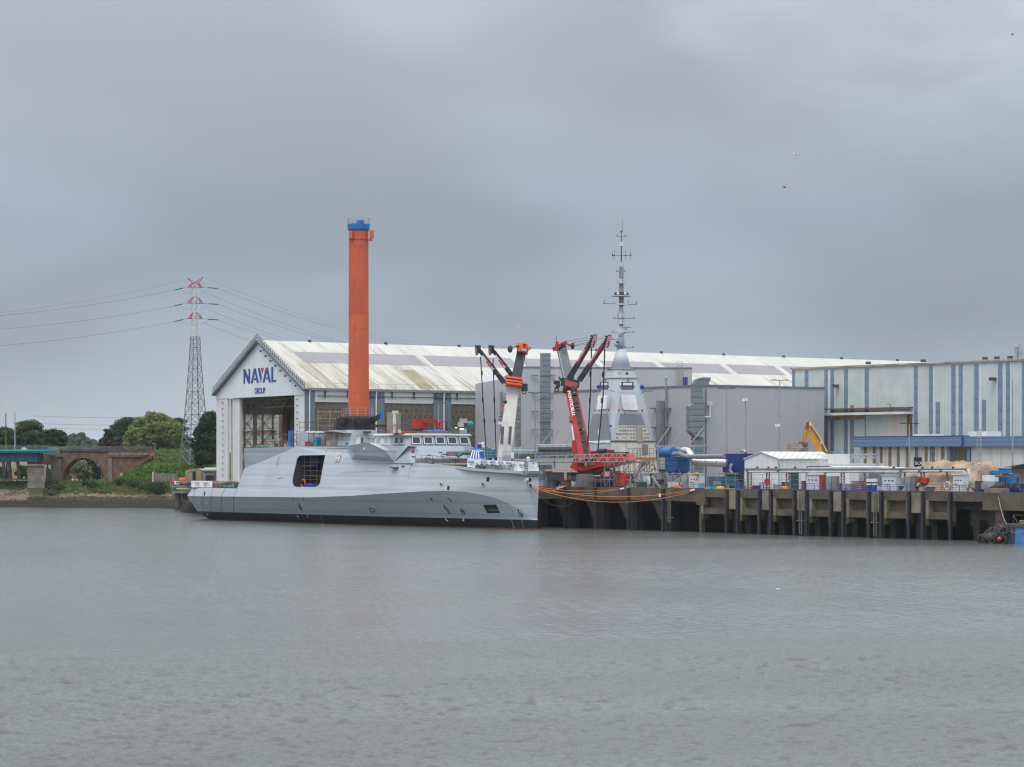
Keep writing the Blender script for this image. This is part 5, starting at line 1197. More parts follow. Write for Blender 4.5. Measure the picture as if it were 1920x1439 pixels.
for p_ in (1406, 1440, 1477, 1580, 1730):
    m = MB()
    for d_ in (-2.2, 2.2): m.bar(FRK.pt(FRK.s(p_)+d_*.16, ZQ, 0), FRK.pt(FRK.s(p_)+d_*.16, ZQ+3.2, 0), .2)
    for k in range(6): m.bar(FRK.pt(FRK.s(p_)-.35*(1 if k % 2 else -1), ZQ+.2+k*.5, 0), FRK.pt(FRK.s(p_)+.35*(1 if k % 2 else -1), ZQ+.7+k*.5, 0), .08)
    m.bar(FRK.pt(FRK.s(p_)-.9, ZQ+3.25, 0), FRK.pt(FRK.s(p_)+.9, ZQ+3.25, 0), .2)
    m.build('rack_post', mat('rack_post_%d' % p_, (.21, .16, .15), .7, .2, 1), rk)
for p_ in (1399.5, 1510, 1619, 1654, 1694, 1773, 1545):
    m = MB(); m.bar(FRK.pt(FRK.s(p_), ZQ, -.3), FRK.pt(FRK.s(p_), ZQ+3.5, -.3), .32); m.build('rack_post', mat('rack_leg_%d' % int(p_), (.17, .21, .24), .5, .15, 1), rk)
for p_ in (1460, 1690, 1725, 1765): m = MB(); m.box(FRK.px(p_, 883, .4), (.55, .45, .5), yrot); m.build('valve', mat('valve_green', (.08, .15, .13), .6), rk)
for p_ in (1441, 1420, 1455, 1491, 1730, 1748, 1787, 1676): m = MB(); m.box(FRK.px(p_, 877.4, .1), (.35, .25, .4), yrot); m.build('rack_lamp', STEELD, rk)
# white electrical cabinets
def cabinet(name, label, a, b, y0_, y1_, t, m_, side=True, group='white electrical cabinets on the quay', cat='cabinet'):
    F = quay(t); o = qthing(name, label, cat, (a+b)/2, t, group); s0, s1_ = F.s(a), F.s(b); z1_ = F.z(y0_, (a+b)/2)
    m = MB(); m.fbox(F, s0, s1_, ZQ+.05, z1_, -1.3, 0); m.build('body', m_, o)
    m = MB(); m.fbox(F, s0-.12, s1_+.12, z1_, z1_+.16, -1.45, .15); m.build('roof', m_, o)
    w_ = s1_-s0
    for k in range(3):
        m = MB(); m.fbox(F, s0+w_*(.16+.27*k), s0+w_*(.28+.27*k), z1_-.95, z1_-.75, .0, .03); m.build('vent_slot', INKK, o)
    m = MB(); m.fbox(F, s0+w_*.1, s0+w_*.45, z1_-1.5, z1_-1.42, .0, .03); m.fbox(F, s0+.05, s1_-.05, ZQ+.85, ZQ+.9, 0, .02); m.pieces('door_seam', STEELD, o); return o
CABW = mat('cabinet_white', (.58, .60, .62), .5, .06, 1, streak=.2)
cabinet('electrical_cabinet', 'white electrical cabinet right of the orange ropes with a blue pump beside it', 1292, 1311, 890, 919, 1.5, CABW)
cabinet('electrical_cabinet', 'wide white cabinet next to the red panel on the quay', 1511.5, 1536, 891, 922, 1.8, CABW)
cabinet('electrical_cabinet', 'white cabinet right of the meter boxes with a hoop in front', 1654, 1680, 892, 924, 1.8, CABW)
cabinet('electrical_cabinet', 'white cabinet in front of the sand heap', 1787, 1806, 891, 924, 1.8, CABW)
GC = mat('cabinet_grey', (.20, .205, .20), .6, .1, .8)
qmesh('grey_cabinet', 'tall plain grey cabinet at the crane on the quay edge', 'cabinet', GC, 1080, 1101, 889, 918, 1.2, 1.5)
qmesh('grey_cabinet', 'slim grey cabinet just right of the red panel', 'cabinet', mat('cab_a', (.24, .27, .30), .6, .1, 1), 1549.5, 1558.5, 893.5, 921, 1.6, .8, 'slim cabinets by the brown crates')
qmesh('grey_cabinet', 'slim taupe cabinet left of the stack of brown crates', 'cabinet', mat('cab_b', (.22, .19, .17), .6, .1, 1), 1560, 1568, 893, 921, 1.6, .8, 'slim cabinets by the brown crates')
qmesh('red_board', 'narrow red panel leaning beside the wide white cabinet', 'panel', mat('panel_red', (.30, .04, .025), .6, .1, 1), 1536.3, 1542.5, 892, 921, 1.7, .5)
qmesh('grey_cabinet', 'light grey cabinet left of the person in yellow', 'cabinet', mat('cab_c', (.25, .26, .28), .6, .1, 1), 1696.5, 1707, 894, 922, 1.6, .8, 'cabinets beside the person in yellow')
qmesh('grey_cabinet', 'dark taupe cabinet right beside the person in yellow', 'cabinet', mat('cab_d', (.17, .16, .15), .6, .1, 1), 1708, 1716, 893.5, 923, 1.6, .8, 'cabinets beside the person in yellow')
for a, b, y_, l_ in ((1596, 1615.5, 901.5, 'stack of brown wooden planks left of the meter boxes'), (1617.5, 1627, 903, 'small stack of brown wooden planks behind a blue post')):
    F = quay(2.2); o = qthing('plank_stack', l_, 'plank stack', a, 2.2)
    n_ = 5; z1_ = F.z(y_, a)
    for k in range(n_):
        m = MB(); z_ = lerp(ZQ+.1, z1_, k/n_); m.fbox(F, F.s(a)+.05*(k % 2), F.s(b)-.06*((k+1) % 2), z_, z_+(z1_-ZQ)/n_-.07, -1.4, 0); m.build('plank_layer', WOODM, o)
for k, p_ in enumerate((1624.5, 1634.5)):
    F = quay(2.0); o = qthing('meter_box', ('left' if k == 0 else 'right')+' of two white meter boxes on a blue stand', 'meter box', p_+3, 2.0, 'meter boxes on the quay')
    for yy0, yy1 in ((898, 904), (907, 910)): m = MB(); qbox(m, p_, p_+7.5, yy0, yy1, 2.0, .5); m.build('box', WHITEP, o)
    m = MB(); qbox(m, p_+1, p_+6.5, 910, 922, 2.05, .4); m.build('stand', RAILB, o)
def lifebuoy(px, py, t, r, label):
    F = quay(t); o = thing('fire_hose_reel', label, 'hose reel', F.px(px, py, .1)); m = MB(); m.tube([F.px(px, py, 0), F.px(px, py, .35)], r, 18); m.build('disc', REDP, o)
    m = MB(); m.torus(F.px(px, py, .35), V3(F.n, 0), r*.9, .08); m.build('rim', mat('rim_red', (.34, .02, .02), .5), o)
lifebuoy(1438.6, 903.2, 2.4, .56, 'round red hose reel on a rack post before the white shed')
lifebuoy(1068.8, 896.5, 3, .34, 'small red round sign by the cream container near the crane')
o = qmesh('red_bin', 'red tilted box hanging beside the person in yellow', 'box', REDP, 1722, 1735.5, 896, 906.5, 2.6, .7)
o.rotation_euler = (0, R(9), 0)
for p_, t_, y_, l_ in ((1396.5, 1.0, 911, 'orange bollard below the left end of the pipe rack'), (1408.5, 1.0, 912.5, 'short orange bollard right of the first rack post'), (1442.5, 1.0, 912.5, 'orange bollard at the foot of the second rack post'), (1479.5, 1.0, 913, 'thin orange bollard at the third rack post'), (1585, 1.2, 914.5, 'orange bollard left of the plank stack'), (1734, .8, 914.5, 'orange bollard by the ladder rack near the red box'), (1815, 1.1, 915.5, 'orange bollard under the white pipe bend'), (1365, .9, 911.5, 'yellow bollard left of the blue container foot')):
    F = quay(t_); s_ = F.s(p_); m = MB(); q = F.pt(s_, ZQ, 0); m.lathe(q, [(.22, ZQ), (.2, F.z(y_, p_)-.15), (.27, F.z(y_, p_)-.1), (.27, F.z(y_, p_)), (.1, F.z(y_, p_)+.08)], 10)
    tag(m.build('mooring_bollard', mat('bollard_%d' % p_, (.50, .19+.02*(int(p_) % 4), .025), .6, .2, 1.5)), l_, 'bollard', 'orange bollards along the quay')
m = MB(); F = quay(1.4); m.ball(F.px(1349.5, 916.5), .75, 10, (1.1, 1, .6)); tag(m.build('yellow_float', YELL), 'yellow float lying on the quay left of the blue container', 'float', 'yellow floats')
m = MB(); m.ball(F.px(1470, 916.5), .6, 10, (1.3, 1, .75)); tag(m.build('yellow_float', YELL), 'yellow mooring float before the white shed by the third rack post', 'float', 'yellow floats')
m = MB(); m.torus(F.px(1667, 914, .5), V3(F.n, 0), .42, .04); tag(m.build('hose_hoop', RAILB), 'thin blue hoop standing before a white cabinet', 'hoop')
m = MB(); F = quay(2.5); m.torus(F.px(1776, 911, 0), V3(F.n, 0), .62, .09); tag(m.build('pale_hose_coil', WHITED), 'pale hose coil standing right of the striped sawhorse', 'hose coil')
# yellow and black beam stacks on trestles
bt_ = qthing('steel_beam_stack', 'stack of yellow and black steel beams behind the blue railing', 'beam stack', 1750, 3.2); F = quay(3.2)
for y_, mm in ((904, YELL), (907.5, STEELD), (911, mat('beam_green', (.08, .12, .05), .6)), (915, mat('beam_lime', (.28, .30, .08), .6))):
    m = MB(); m.fbox(F, F.s(1736), F.s(1786 if y_ < 908 else 1768), F.z(y_+1.2, 1750), F.z(y_-1.0, 1750), -1.2, -.1); m.build('beam', mm, bt_)
m = MB()
for p_ in (1746, 1766): m.bar(F.px(p_, 921, .1), F.px((p_+1756)/2, 907, .1), .12)
m.bar(F.px(1746, 908, .15), F.px(1766, 908, .15), .1); m.bar(F.px(1756, 905, .1), F.px(1768, 915, .15), .1); m.bar(F.px(1756, 905, .1), F.px(1744, 915, .15), .1); m.build('trestle', STEEL, bt_)
# worker in yellow
def person(px, t, py_foot):
    F = quay(t); base = F.pt(F.s(px), ZQ+.02, 0); h_ = 1.75; k = h_/1.75
    o = thing('person', 'person in a yellow jacket and dark trousers bending at the quay railing', 'person', base, yrot)
    J = {'pelvis': (0, 0, .95), 'chest': (.12, .1, 1.32), 'neck': (.2, .2, 1.5), 'head': (.27, .27, 1.62), 'top': (.3, .3, 1.74), 'rh': (.1, -.02, .9), 'rk': (.13, .05, .5), 'rf': (.13, 0, .07), 'rt': (.14, .18, .04), 'lh': (-.1, 0, .9), 'lk': (-.14, .08, .5), 'lf': (-.16, -.02, .07), 'lt': (-.16, .18, .04),
         'rs': (.3, .14, 1.4), 're': (.38, .3, 1.16), 'rw': (.42, .5, 1.08), 'ls': (-.06, .16, 1.4), 'le': (-.02, .34, 1.16), 'lw': (.12, .5, 1.08)}
    Ed = [('pelvis', 'chest'), ('chest', 'neck'), ('neck', 'head'), ('head', 'top'), ('pelvis', 'rh'), ('rh', 'rk'), ('rk', 'rf'), ('rf', 'rt'), ('pelvis', 'lh'), ('lh', 'lk'), ('lk', 'lf'), ('lf', 'lt'), ('chest', 'rs'), ('rs', 're'), ('re', 'rw'), ('chest', 'ls'), ('ls', 'le'), ('le', 'lw')]
    rad = {'pelvis': .15, 'chest': .17, 'neck': .06, 'head': .10, 'top': .07, 'rh': .1, 'lh': .1, 'rk': .07, 'lk': .07, 'rf': .05, 'lf': .05, 'rt': .04, 'lt': .04, 'rs': .08, 'ls': .08, 're': .055, 'le': .055, 'rw': .035, 'lw': .035}
    ks = list(J); vs_ = [J[q] for q in ks]
    for sd_, w_ in ((1, 'rw'), (-1, 'lw')):
        x, y, z = J[w_]; vs_.append((x, y+.08, z-.02)); ks.append(w_+'p'); rad[w_+'p'] = .03; Ed.append((w_, w_+'p'))
        for f_ in range(5):
            dx = (-.034+.017*f_) if f_ < 4 else .045*sd_; L_ = (.07, .085, .08, .06, .04)[f_]
            a = w_+'f%da' % f_; b = w_+'f%db' % f_
            vs_.append((x+dx, y+.08+L_*.6, z-.02)); vs_.append((x+dx*1.1, y+.08+L_*.9, z-.05)); ks += [a, b]; rad[a] = .009; rad[b] = .007; Ed += [(w_+'p', a), (a, b)]
    me = bpy.data.meshes.new('body'); me.from_pydata([Vector(v)*k for v in vs_], [(ks.index(a), ks.index(b)) for a, b in Ed], []); b_ = bpy.data.objects.new('body', me); COL.objects.link(b_)
    sk = b_.modifiers.new('skin', 'SKIN')
    for i, q in enumerate(ks): me.skin_vertices[0].data[i].radius = (rad[q], rad[q]*.85); me.skin_vertices[0].data[i].use_root = (i == 0)
    b_.modifiers.new('sub', 'SUBSURF').levels = 1; b_.modifiers['sub'].render_levels = 1
    dg = bpy.context.evaluated_depsgraph_get(); me2 = bpy.data.meshes.new_from_object(b_.evaluated_get(dg)); b_.modifiers.clear(); b_.data = me2
    JK, TR = mat('yellow_jacket', (.62, .42, .02), .7), mat('dark_trousers', (.01, .014, .035), .8); me2.materials.clear()
    for q in (SKIN, JK, TR): me2.materials.append(q)
    for p in me2.polygons:
        c = p.center/k; p.material_index = 2 if c.z < .98 else (1 if c.z < 1.47 and c.y < .46 else 0); p.use_smooth = True
    b_.parent = o
    M_ = WM[o.name]; m = MB()
    m.ball(M_ @ Vector((.28, .26, 1.70)), .125, 8, (1, 1.1, .75)); m.build('helmet', mat('helmet_dark', (.03, .05, .03), .5), o, smooth=True)
    return o
person(1720, 1.3, 923)
# blue containers and the white shed
cn = qthing('navy_container', 'tall navy blue clad container house left of the white shed', 'container', 1385, 20); F = quay(20); FN2 = Fac(F.pt(F.s(1384), 0).xy, N)
c0_ = F.s(1355); s1_ = F.s(1384); z1_ = F.z(851, 1370)
m = MB(); m.fbox(F, c0_, s1_, F.z(886, 1370), z1_, -13, 0); m.build('body', NAVYB, cn)
m = MB(); m.fbox(F, c0_+.2, s1_-.2, ZQ, F.z(886.5, 1370), -12, -.3); m.build('base', mat('navy_base', (.01, .02, .08), .6, .2, 1), cn)
m = MB(); m.tube([F.px(1373, 871, .5), F.px(1370, 874, .7), F.px(1369, 882, .7), F.px(1372, 888, .6)], .3, 8); m.build('exhaust_bend', STEEL, cn)
m = MB(); m.fbox(F, F.s(1355), F.s(1384), F.z(889, 1370), F.z(887.5, 1370), .05, 1); m.build('walkway', STEEL, cn)
m = MB(); m.box(F.px(1362.5, 898.5, -.2), (.8, .1, .4), yrot); m.box(F.px(1369, 901.5, -.2), (.7, .1, .3), yrot); m.pieces('door_plate', WHITEP, cn)
m = MB(); q = FN2.px(1395, 849, -2); m.tube([F.px(1390, 846, -6), F.px(1394, 845, -6), F.px(1398, 849, -6)], .3, 8); m.build('roof_pipe', STEEL, cn)
m = MB(); qbox(m, 1326, 1354, 894, 912, 8, 4); tag(m.build('teal_container', mat('teal_container', (.02, .12, .17), .6, .15, .5, rib=((E.x, E.y), .5, .03, .4))), 'low teal container behind mesh fence left of the navy one', 'container')
shd = qthing('white_shed', 'white shed with low gabled end and corrugated roof', 'shed', 1430, 14); F = quay(14)
SHW = mat('shed_white', (.70, .71, .71), .5, .04, .3, streak=.1, rib=((E.x, E.y), .9, .01, .12))
FSn = Fac(F.pt(F.s(1460), 0).xy, N)
sa_, sb2 = F.s(1396), F.s(1460); ze_, za_ = F.z(861, 1430), F.z(848.8, 1430); DP = 17
m = MB(); m.fpoly(F, [(sa_, ZQ), (sa_, ze_), ((sa_+sb2)/2, za_), (sb2, ze_), (sb2, ZQ)], -DP, 0); m.build('wall', SHW, shd)
ROOFS = mat('shed_roof', (.60, .60, .57), .6, .06, .3, streak=.5, streakcol=(.3, .3, .27), rib=((N.x, N.y), 1.0, .06, .4))
for a, b in (((sa_-.25, ze_-.08), ((sa_+sb2)/2, za_+.02)), ((sb2+.25, ze_-.08), ((sa_+sb2)/2, za_+.02))):
    m = MB(); m.hexa([F.pt(s, z+dz, o_) for dz in (0, .15) for (s, z), o_ in ((a, .2), (b, .2), (b, -DP-.2), (a, -DP-.2))]); m.build('roof', ROOFS, shd)
m = MB(); m.tube([F.pt(sb2+.2, ze_-.2, .3), F.pt(sb2+.2, ze_-.9, .15), F.pt(sb2+.2, ZQ, .15)], .12, 6); m.build('downpipe', STEEL, shd)
dr = MB(); dr.fbox(FSn, FSn.s(1481), FSn.s(1497), ZQ, FSn.z(887, 1490), .02, .1); dr.build('shed_door', mat('door_dark_green', (.012, .05, .04), .6, .1, 1), shd)
# second shed body behind: long pale block to the right
m = MB(); F2 = quay(24); m.fbox(F2, F2.s(1500), F2.s(1592), ZQ, F2.z(869.5, 1540), -9, 0); s2_ = m.build('wall', SHW); s2t = None
tag(s2_, 'long low white block right of the gabled shed', 'shed'); s2_.name = 'white_block'
m = MB(); qbox(m, 1514, 1558, 851.5, 870, 26, 5); tag(m.build('white_container', mat('cont_white', (.66, .66, .64), .5, .05, .5, streak=.2)), 'plain white container below the yellow excavator arm', 'container')
m = MB(); qbox(m, 1610, 1622, 886, 912, 6, 3); tag(m.build('blue_window_cabin', mat('cabin_pale', (.35, .42, .48), .5, .2, 1)), 'small pale cabin with blue trim behind the plank stack', 'cabin')
SCR = mat('grey_screen', (.20, .235, .255), .6, .12, 1.2, rib=((E.x, E.y), .35, .03, .5), streak=.3, streakcol=(.12, .08, .06))
m = MB(); qbox(m, 1626, 1768, 887, 912, 7, .15); tag(m.build('mesh_fence', SCR), 'grey green screen fence behind the pipe rack', 'fence')
q_rail('wire_fence', 1328, 1500, 4.6, STEEL, 'thin grey wire fence before the navy container and white shed', 2.6, 2.4)
# excavator
ex = qthing('excavator', 'yellow excavator with raised arm and ribbed bucket behind the white containers', 'excavator', 1560, 30); F = quay(30)
def fl(mb, pts, o0, o1): return mb.prism([F.px(a, b, o0) for a, b in pts], V3(F.n*(o1-o0), 0))
m = MB(); fl(m, [(1517.5, 789.5), (1522, 796), (1540, 822), (1553, 849), (1542.5, 849.5), (1532, 834), (1519.5, 808), (1516.5, 796)], -.5, .4); m.build('boom', YELL, ex)
m = MB(); fl(m, [(1512.5, 793), (1517, 789), (1517, 797), (1512, 830), (1509.5, 833.5), (1505.5, 831), (1509.5, 806)], -.8, -.55); m.build('stick', YELL, ex)
m = MB(); fl(m, [(1513, 792), (1517.5, 790), (1516, 806), (1511, 806)], .42, .6); fl(m, [(1505, 829), (1513, 829), (1516, 834), (1511, 838), (1503, 834)], -.9, .1); m.pieces('linkage', mat('dirty_iron', (.13, .09, .06), .8, .3, 2), ex)
m = MB(); fl(m, [(1491, 834.5), (1512, 832.5), (1516, 841), (1513, 849.5), (1493, 849.5), (1490.5, 845)], -1.2, 1.0); m.build('bucket', mat('bucket_steel', (.34, .28, .25), .8, .25, 1, rib=((0, 0, 1), .35, .04, .6)), ex)
m = MB(); m.bar(F.px(1520, 799, .5), F.px(1538, 826, .5), .25); m.bar(F.px(1541, 833, .5), F.px(1547, 848, .5), .3); m.pieces('ram', STEELD, ex)
m = MB(); fl(m, [(1552, 850), (1572, 846), (1580, 853), (1582, 858), (1562, 858)], -1.2, .8); m.build('house', STEELD, ex)
m = MB(); fl(m, [(1577, 858.2), (1587, 858.2), (1587, 870), (1577, 870)], -1.4, 1); m.build('counterweight', YELL, ex)
m = MB(); fl(m, [(1552, 858.2), (1590, 870.3), (1590, 880), (1552, 880)], -1.4, 1); m.build('undercarriage', STEELD, ex)
# gantry truss frame
gt = qthing('truss_gantry', 'light grey lattice gantry frame left of the striped workshop', 'gantry', 1620, 30); F = quay(30); m = MB()
for y_ in (852, 859): m.bar(F.px(1594, y_), F.px(1646, y_), .2)
for k in range(12):
    a = lerp(1594, 1646, k/12); b = lerp(1594, 1646, (k+1)/12); m.bar(F.px(a, 852 if k % 2 else 859), F.px(b, 859 if k % 2 else 852), .13)
m.build('top_truss', STEEL, gt)
for p_ in (1596, 1645):
    m = MB()
    for d_ in (-1.8, 1.8): m.bar(F.px(p_+d_, 852, 0), F.px(p_+d_, 905, 0), .18)
    for k in range(8): m.bar(F.px(p_-1.8 if k % 2 else p_+1.8, 852+k*5), F.px(p_+1.8 if k % 2 else p_-1.8, 857+k*5), .1)
    m.build('leg', STEEL, gt)
m = MB(); m.bar(F.px(1598, 880), F.px(1607, 861), .2); m.build('brace', STEEL, gt)
# sand heap
sm = MB(); F = quay(9); prof = [(1700, 915, 0), (1712, 884, 3), (1722, 876, 4), (1732, 871.5, 4), (1745, 869, 4), (1757, 869.5, 4), (1770, 867, 4), (1785, 865.5, 4), (1800, 864.5, 4), (1812, 865.5, 4), (1826, 864.5, 4), (1838, 865, 4), (1848, 872, 4), (1857, 882, 3), (1872, 915, 0)]
rows_ = []; na = 40
for k in range(9):
    u_ = k/8; row = []
    for i in range(na+1):
        px_ = lerp(1700, 1872, i/na); zt_p = F.z(itp(px_, [(p[0], p[1]) for p in prof]), px_); a = math.sin(u_*math.pi)
        q = F.pt(F.s(px_), 0, 0); d_ = N*(-7+14*u_); n_ = noise.noise(Vector((px_*.05, u_*4, 3)))*1.5*a+noise.noise(Vector((px_*.22, u_*9, 9)))*.8*a
        row.append(Vector((q.x+d_.x, q.y+d_.y, ZQ-.3+max(0, (zt_p-ZQ+.3))*min(1, a**.8)+n_*(.95 if a < .99 else .5))))
    rows_.append(row)
for r_ in rows_: sm.v += r_
for j in range(8):
    for i in range(na): a = j*(na+1)+i; sm.f.append([a, a+1, a+na+2, a+na+1]); sm.m.append(0)
tag(sm.build('sand_heap', SAND, smooth=False, fix=False), 'big heap of yellowish sand behind the pipe rack', 'sand heap', kind='stuff')
# boat hull upside on the quay, blue boom lift
F = quay(3.5); m = MB(); m.prism([F.px(a, b) for a, b in ((1812, 905), (1866, 904), (1862, 911), (1850, 916), (1836, 918), (1822, 916), (1814, 910))], V3(-F.n*2, 0)); tag(m.build('grey_skip', mat('skip_grey', (.32, .32, .34), .6, .1, .8, streak=.3)), 'pale grey boat shaped skip behind the quay railing', 'skip')
bl2 = qthing('boom_lift', 'large blue boom lift with folded boom behind the grey skip', 'boom lift', 1880, 9); F = quay(9)
BLU = mat('lift_blue', (.01, .16, .38), .45, .15, 1, grime=.3)
m = MB(); m.bar(F.px(1846, 889.5), F.px(1893, 884.5), 1.0, .6); m.bar(F.px(1850, 886, -.5), F.px(1893, 885, -.5), .7, .5); m.build('boom', BLU, bl2)
m = MB(); m.fbox(F, F.s(1863), F.s(1879), F.z(903, 1870), F.z(893, 1870), -2, 0); m.fbox(F, F.s(1879)+.01, F.s(1895), F.z(906, 1885), F.z(889, 1885), -2, 0); m.build('turret', BLU, bl2)
m = MB(); m.fbox(F, F.s(1868), F.s(1925), F.z(914, 1890), F.z(906, 1890), -2.6, .3); m.build('chassis', BLU, bl2)
m = MB()
for p_ in (1875, 1888, 1903, 1918): m.tube([F.px(p_, 913, .6), F.px(p_, 913, -.1)], .55, 12)
m.pieces('wheel', RUBBER, bl2)
qmesh('white_cabin', 'small white machine cabin between the sand heap and blue boom lift', 'cabin', WHITEP, 1841, 1857, 891.5, 903.5, 6, 2)
qmesh('dark_cabin', 'small dark hut with a lit window beside the white machine cabin', 'hut', mat('hut_dark', (.10, .11, .13), .6, .1, 1), 1831, 1840.5, 890, 906, 6.5, 2)
m = MB(); qbox(m, 1846, 1895, 878.5, 884, 24, 1); tag(m.build('blue_hoarding', RAILB), 'deep blue hoarding behind the blue boom lift', 'hoarding')
m = MB(); F = quay(2.8); m.bar(F.px(1870, 893.5), F.px(1990, 894), 1.2, .25); 
for p_ in (1885, 1908, 1930): m.bar(F.px(p_, 894), F.px(p_-2, 922), .13); m.bar(F.px(p_, 894), F.px(p_+4, 922), .13)
tag(m.build('work_platform', RUST), 'rusty work platform on slanted legs over the quay at the right', 'platform')
m = MB(); m.fbox(q0, QP(1849), QP(1875), ZQ+.15, q0.z(916, 1860), -2.2, .4); tag(m.build('concrete_block', CONCW), 'mossy concrete block on the quay edge above the barge', 'concrete block')
# fill the yard behind with odds and ends
rnd = random.Random(5)
palette = [GREYD, STEELD, RUST, STEEL, mat('dk_green', (.03, .07, .04), .7, .2, 1), mat('brownish', (.14, .10, .07), .8, .2, 1), WHITED, TEAL, RAILB]
odds = [('crate', 'crate'), ('pump', 'pump'), ('toolbox', 'tool box')]
desc = ['grey crate', 'dark steel crate', 'rusty crate', 'galvanised crate', 'dark green crate', 'brown crate', 'white crate', 'teal crate', 'blue crate']
near = [(1017, 'behind the bow of the frigate'), (1035, 'beside the cream container'), (1063, 'left of the tall grey cabinet'), (1185, 'right of the red hood'), (1205, 'under the scaffold stairs'), (1246, 'below the blue dust collector'), (1262, 'left of the white electrical cabinet'), (1342, 'in front of the teal container'), (1418, 'near the first rack posts'), (1458, 'under the pipe rack by the shed corner'), (1532, 'behind the red panel'), (1574, 'between slim cabinets and plank stack'), (1590, 'just left of the plank stack'), (1688, 'right of the hooped cabinet'), (1744, 'behind the beam stack'), (1800, 'behind the cabinet at the sand heap')]
for k, (p_, where) in enumerate(near):
    i = k % 9; F = quay(1.5+rnd.random()*1.5); w_, h_ = 1.0+rnd.random()*.9, .7+rnd.random()*.8; c_ = F.pt(F.s(p_), ZQ, 0)
    o = thing('crate', desc[i]+' '+where, 'crate', c_, yrot); m = MB(); m.box(c_+Vector((0, 0, h_/2)), (w_, 1, h_), yrot); m.build('body', palette[i], o)
    m = MB(); m.box(c_+Vector((0, 0, h_+.04)), (w_+.1, 1.1, .08), yrot); m.build('lid', palette[(i+3) % 9], o)
# ropes, hoses heap
ro_ = thing('rope_heap', 'heap of bright orange rope on the quay left of the white cabinet', 'rope heap', quay(1.2).pt(quay(1.2).s(1268), ZQ, 0)); F = quay(1.2)
for k in range(7):
    m = MB(); c_ = F.px(1263+k*2.2, 917.2, rnd.random()*.5); m.torus(c_+Vector((0, 0, .1+.1*(k % 3))), (rnd.random()*.4, rnd.random()*.4, 1), .5+.2*rnd.random(), .1); m.build('rope_coil', ORC, ro_)
m = MB(); m.torus(F.px(1276, 911.5), (1, .3, .2), .5, .12); m.build('rope_coil', mat('rope_amber', (.5, .17, .03), .7), ro_)
qmesh('blue_pump', 'pale blue pump box at the foot of the white electrical cabinet', 'pump', mat('pump_blue', (.12, .32, .48), .6, .1, 1), 1309, 1314.5, 906, 918, 1.0, .8)
m = MB(); F = quay(1.3); m.ball(F.px(1306, 889, .2), .45, 8, (1.3, 1, .6)); tag(m.build('orange_coil', YELL), 'orange yellow coil lying on top of the white electrical cabinet', 'coil')
m = MB(); qbox(m, 1255.5, 1261, 907, 915.5, 2, .8); tag(m.build('green_drum', mat('drum_green', (.02, .14, .06), .6, .2, 1)), 'small green drum under the blue dust collector', 'drum')
# ------------------------------------------------------------------ orange column behind the ship
ocp = W(672.5, 862, 568); oc = thing('crane_column', 'tall round orange steel column with blue railed top behind the frigate', 'crane column', (ocp.x, ocp.y, ZQ))
def zy(py, D): return zat(py, D)
m = MB(); m.lathe(ocp, [(2.23, ZQ), (2.23, ZQ+.02), (2.2, zy(700, 568)), (2.13, zy(590, 568)-.02), (2.13, zy(590, 568))], 40); shaft = m.build('shaft', ORANGE, oc, smooth=True)
m = MB(); m.lathe(ocp, [(2.13, zy(589.9, 568)), (2.13, zy(589.9, 568)+.02), (2.1, zy(480, 568)), (2.08, zy(434, 568)-.02), (2.08, zy(434, 568))], 40); m.build('shaft', mat('orange_upper', (.54, .098, .032), .55, .14, .25, streak=.25, streakcol=(.33, .07, .03), coarse=(1, 1, .3)), oc, smooth=True)
m = MB()
for y_ in (589.5, 450): m.tube([V3(ocp, zy(y_, 568)-.06), V3(ocp, zy(y_, 568)+.06)], 2.17, 40)
m.pieces('weld_band', mat('orange_band', (.40, .09, .035), .6, .1, 1), oc)
m = MB()
for y_, r_ in ((618, 2.17), (462, 2.13), (450, 2.12), (610, 2.16), (528, 2.12), (640, 2.18), (737, 2.22)):
    for a in ((-1.9, -1.2, -.6) if y_ in (618, 462, 450) else (-1.95,)): m.ball((ocp.x+math.cos(a)*r_, ocp.y+math.sin(a)*r_, zy(y_, 568)), .14, 6)
m.pieces('lifting_lug', STEELD, oc)
m = MB(); m.lathe(ocp, [(2.1, zy(434, 568)), (2.25, zy(432, 568)), (2.35, zy(431, 568)), (2.38, zy(421, 568)), (.1, zy(421, 568))], 32); top = m.build('top_ring', BLUEP, oc)
m = MB(); m.box(V3(ocp+Vector((.4, -.8, 0)), zy(419, 568)), (1.6, 1, 1.2)); m.build('top_box', BLUEP, oc)
m = MB(); rr = [ocp.xy+Vector((math.cos(a*.5236), math.sin(a*.5236)))*2.4 for a in range(13)]
for p, q in zip(rr, rr[1:]):
    z_ = zy(422, 568); m.bar(V3(p, z_), V3(p, z_+1.3), .09)
    for h_ in (.65, 1.3): m.bar(V3(p, z_+h_), V3(q, z_+h_), .07)
m.build('top_railing', STEEL, oc)
m = MB(); c_ = W(697, 440, 567); m.box(c_, (.9, .7, 1.7)); m.taper(W(697, 448, 567), W(692, 452, 567), .45, .15); m.build('side_bracket', ORANGE, oc)
m = MB(); c_ = W(658, 440, 566); m.box(c_, (.7, .6, 1.6)); m.build('side_bracket', ORANGE, oc)
m = MB(); rr = [ocp.xy+Vector((math.cos(a*.5236), math.sin(a*.5236)))*3.2 for a in range(13)]
for y_ in (779,):
    for p, q in zip(rr, rr[1:]):
        z_ = zy(y_, 568); m.bar(V3(p, z_-1.5), V3(p, z_+1.6), .1)
        for h_ in (.3, .9, 1.5): m.bar(V3(p, z_+h_), V3(q, z_+h_), .07)
m.build('collar_scaffold', STEEL, oc)
m = MB(); F = Fac((ocp.x-8.5, ocp.y-3), (1, 0)); scaffold(m, F, 0, 5, 13, zy(772, 565), 0, -2, 2, 1.5, .09)
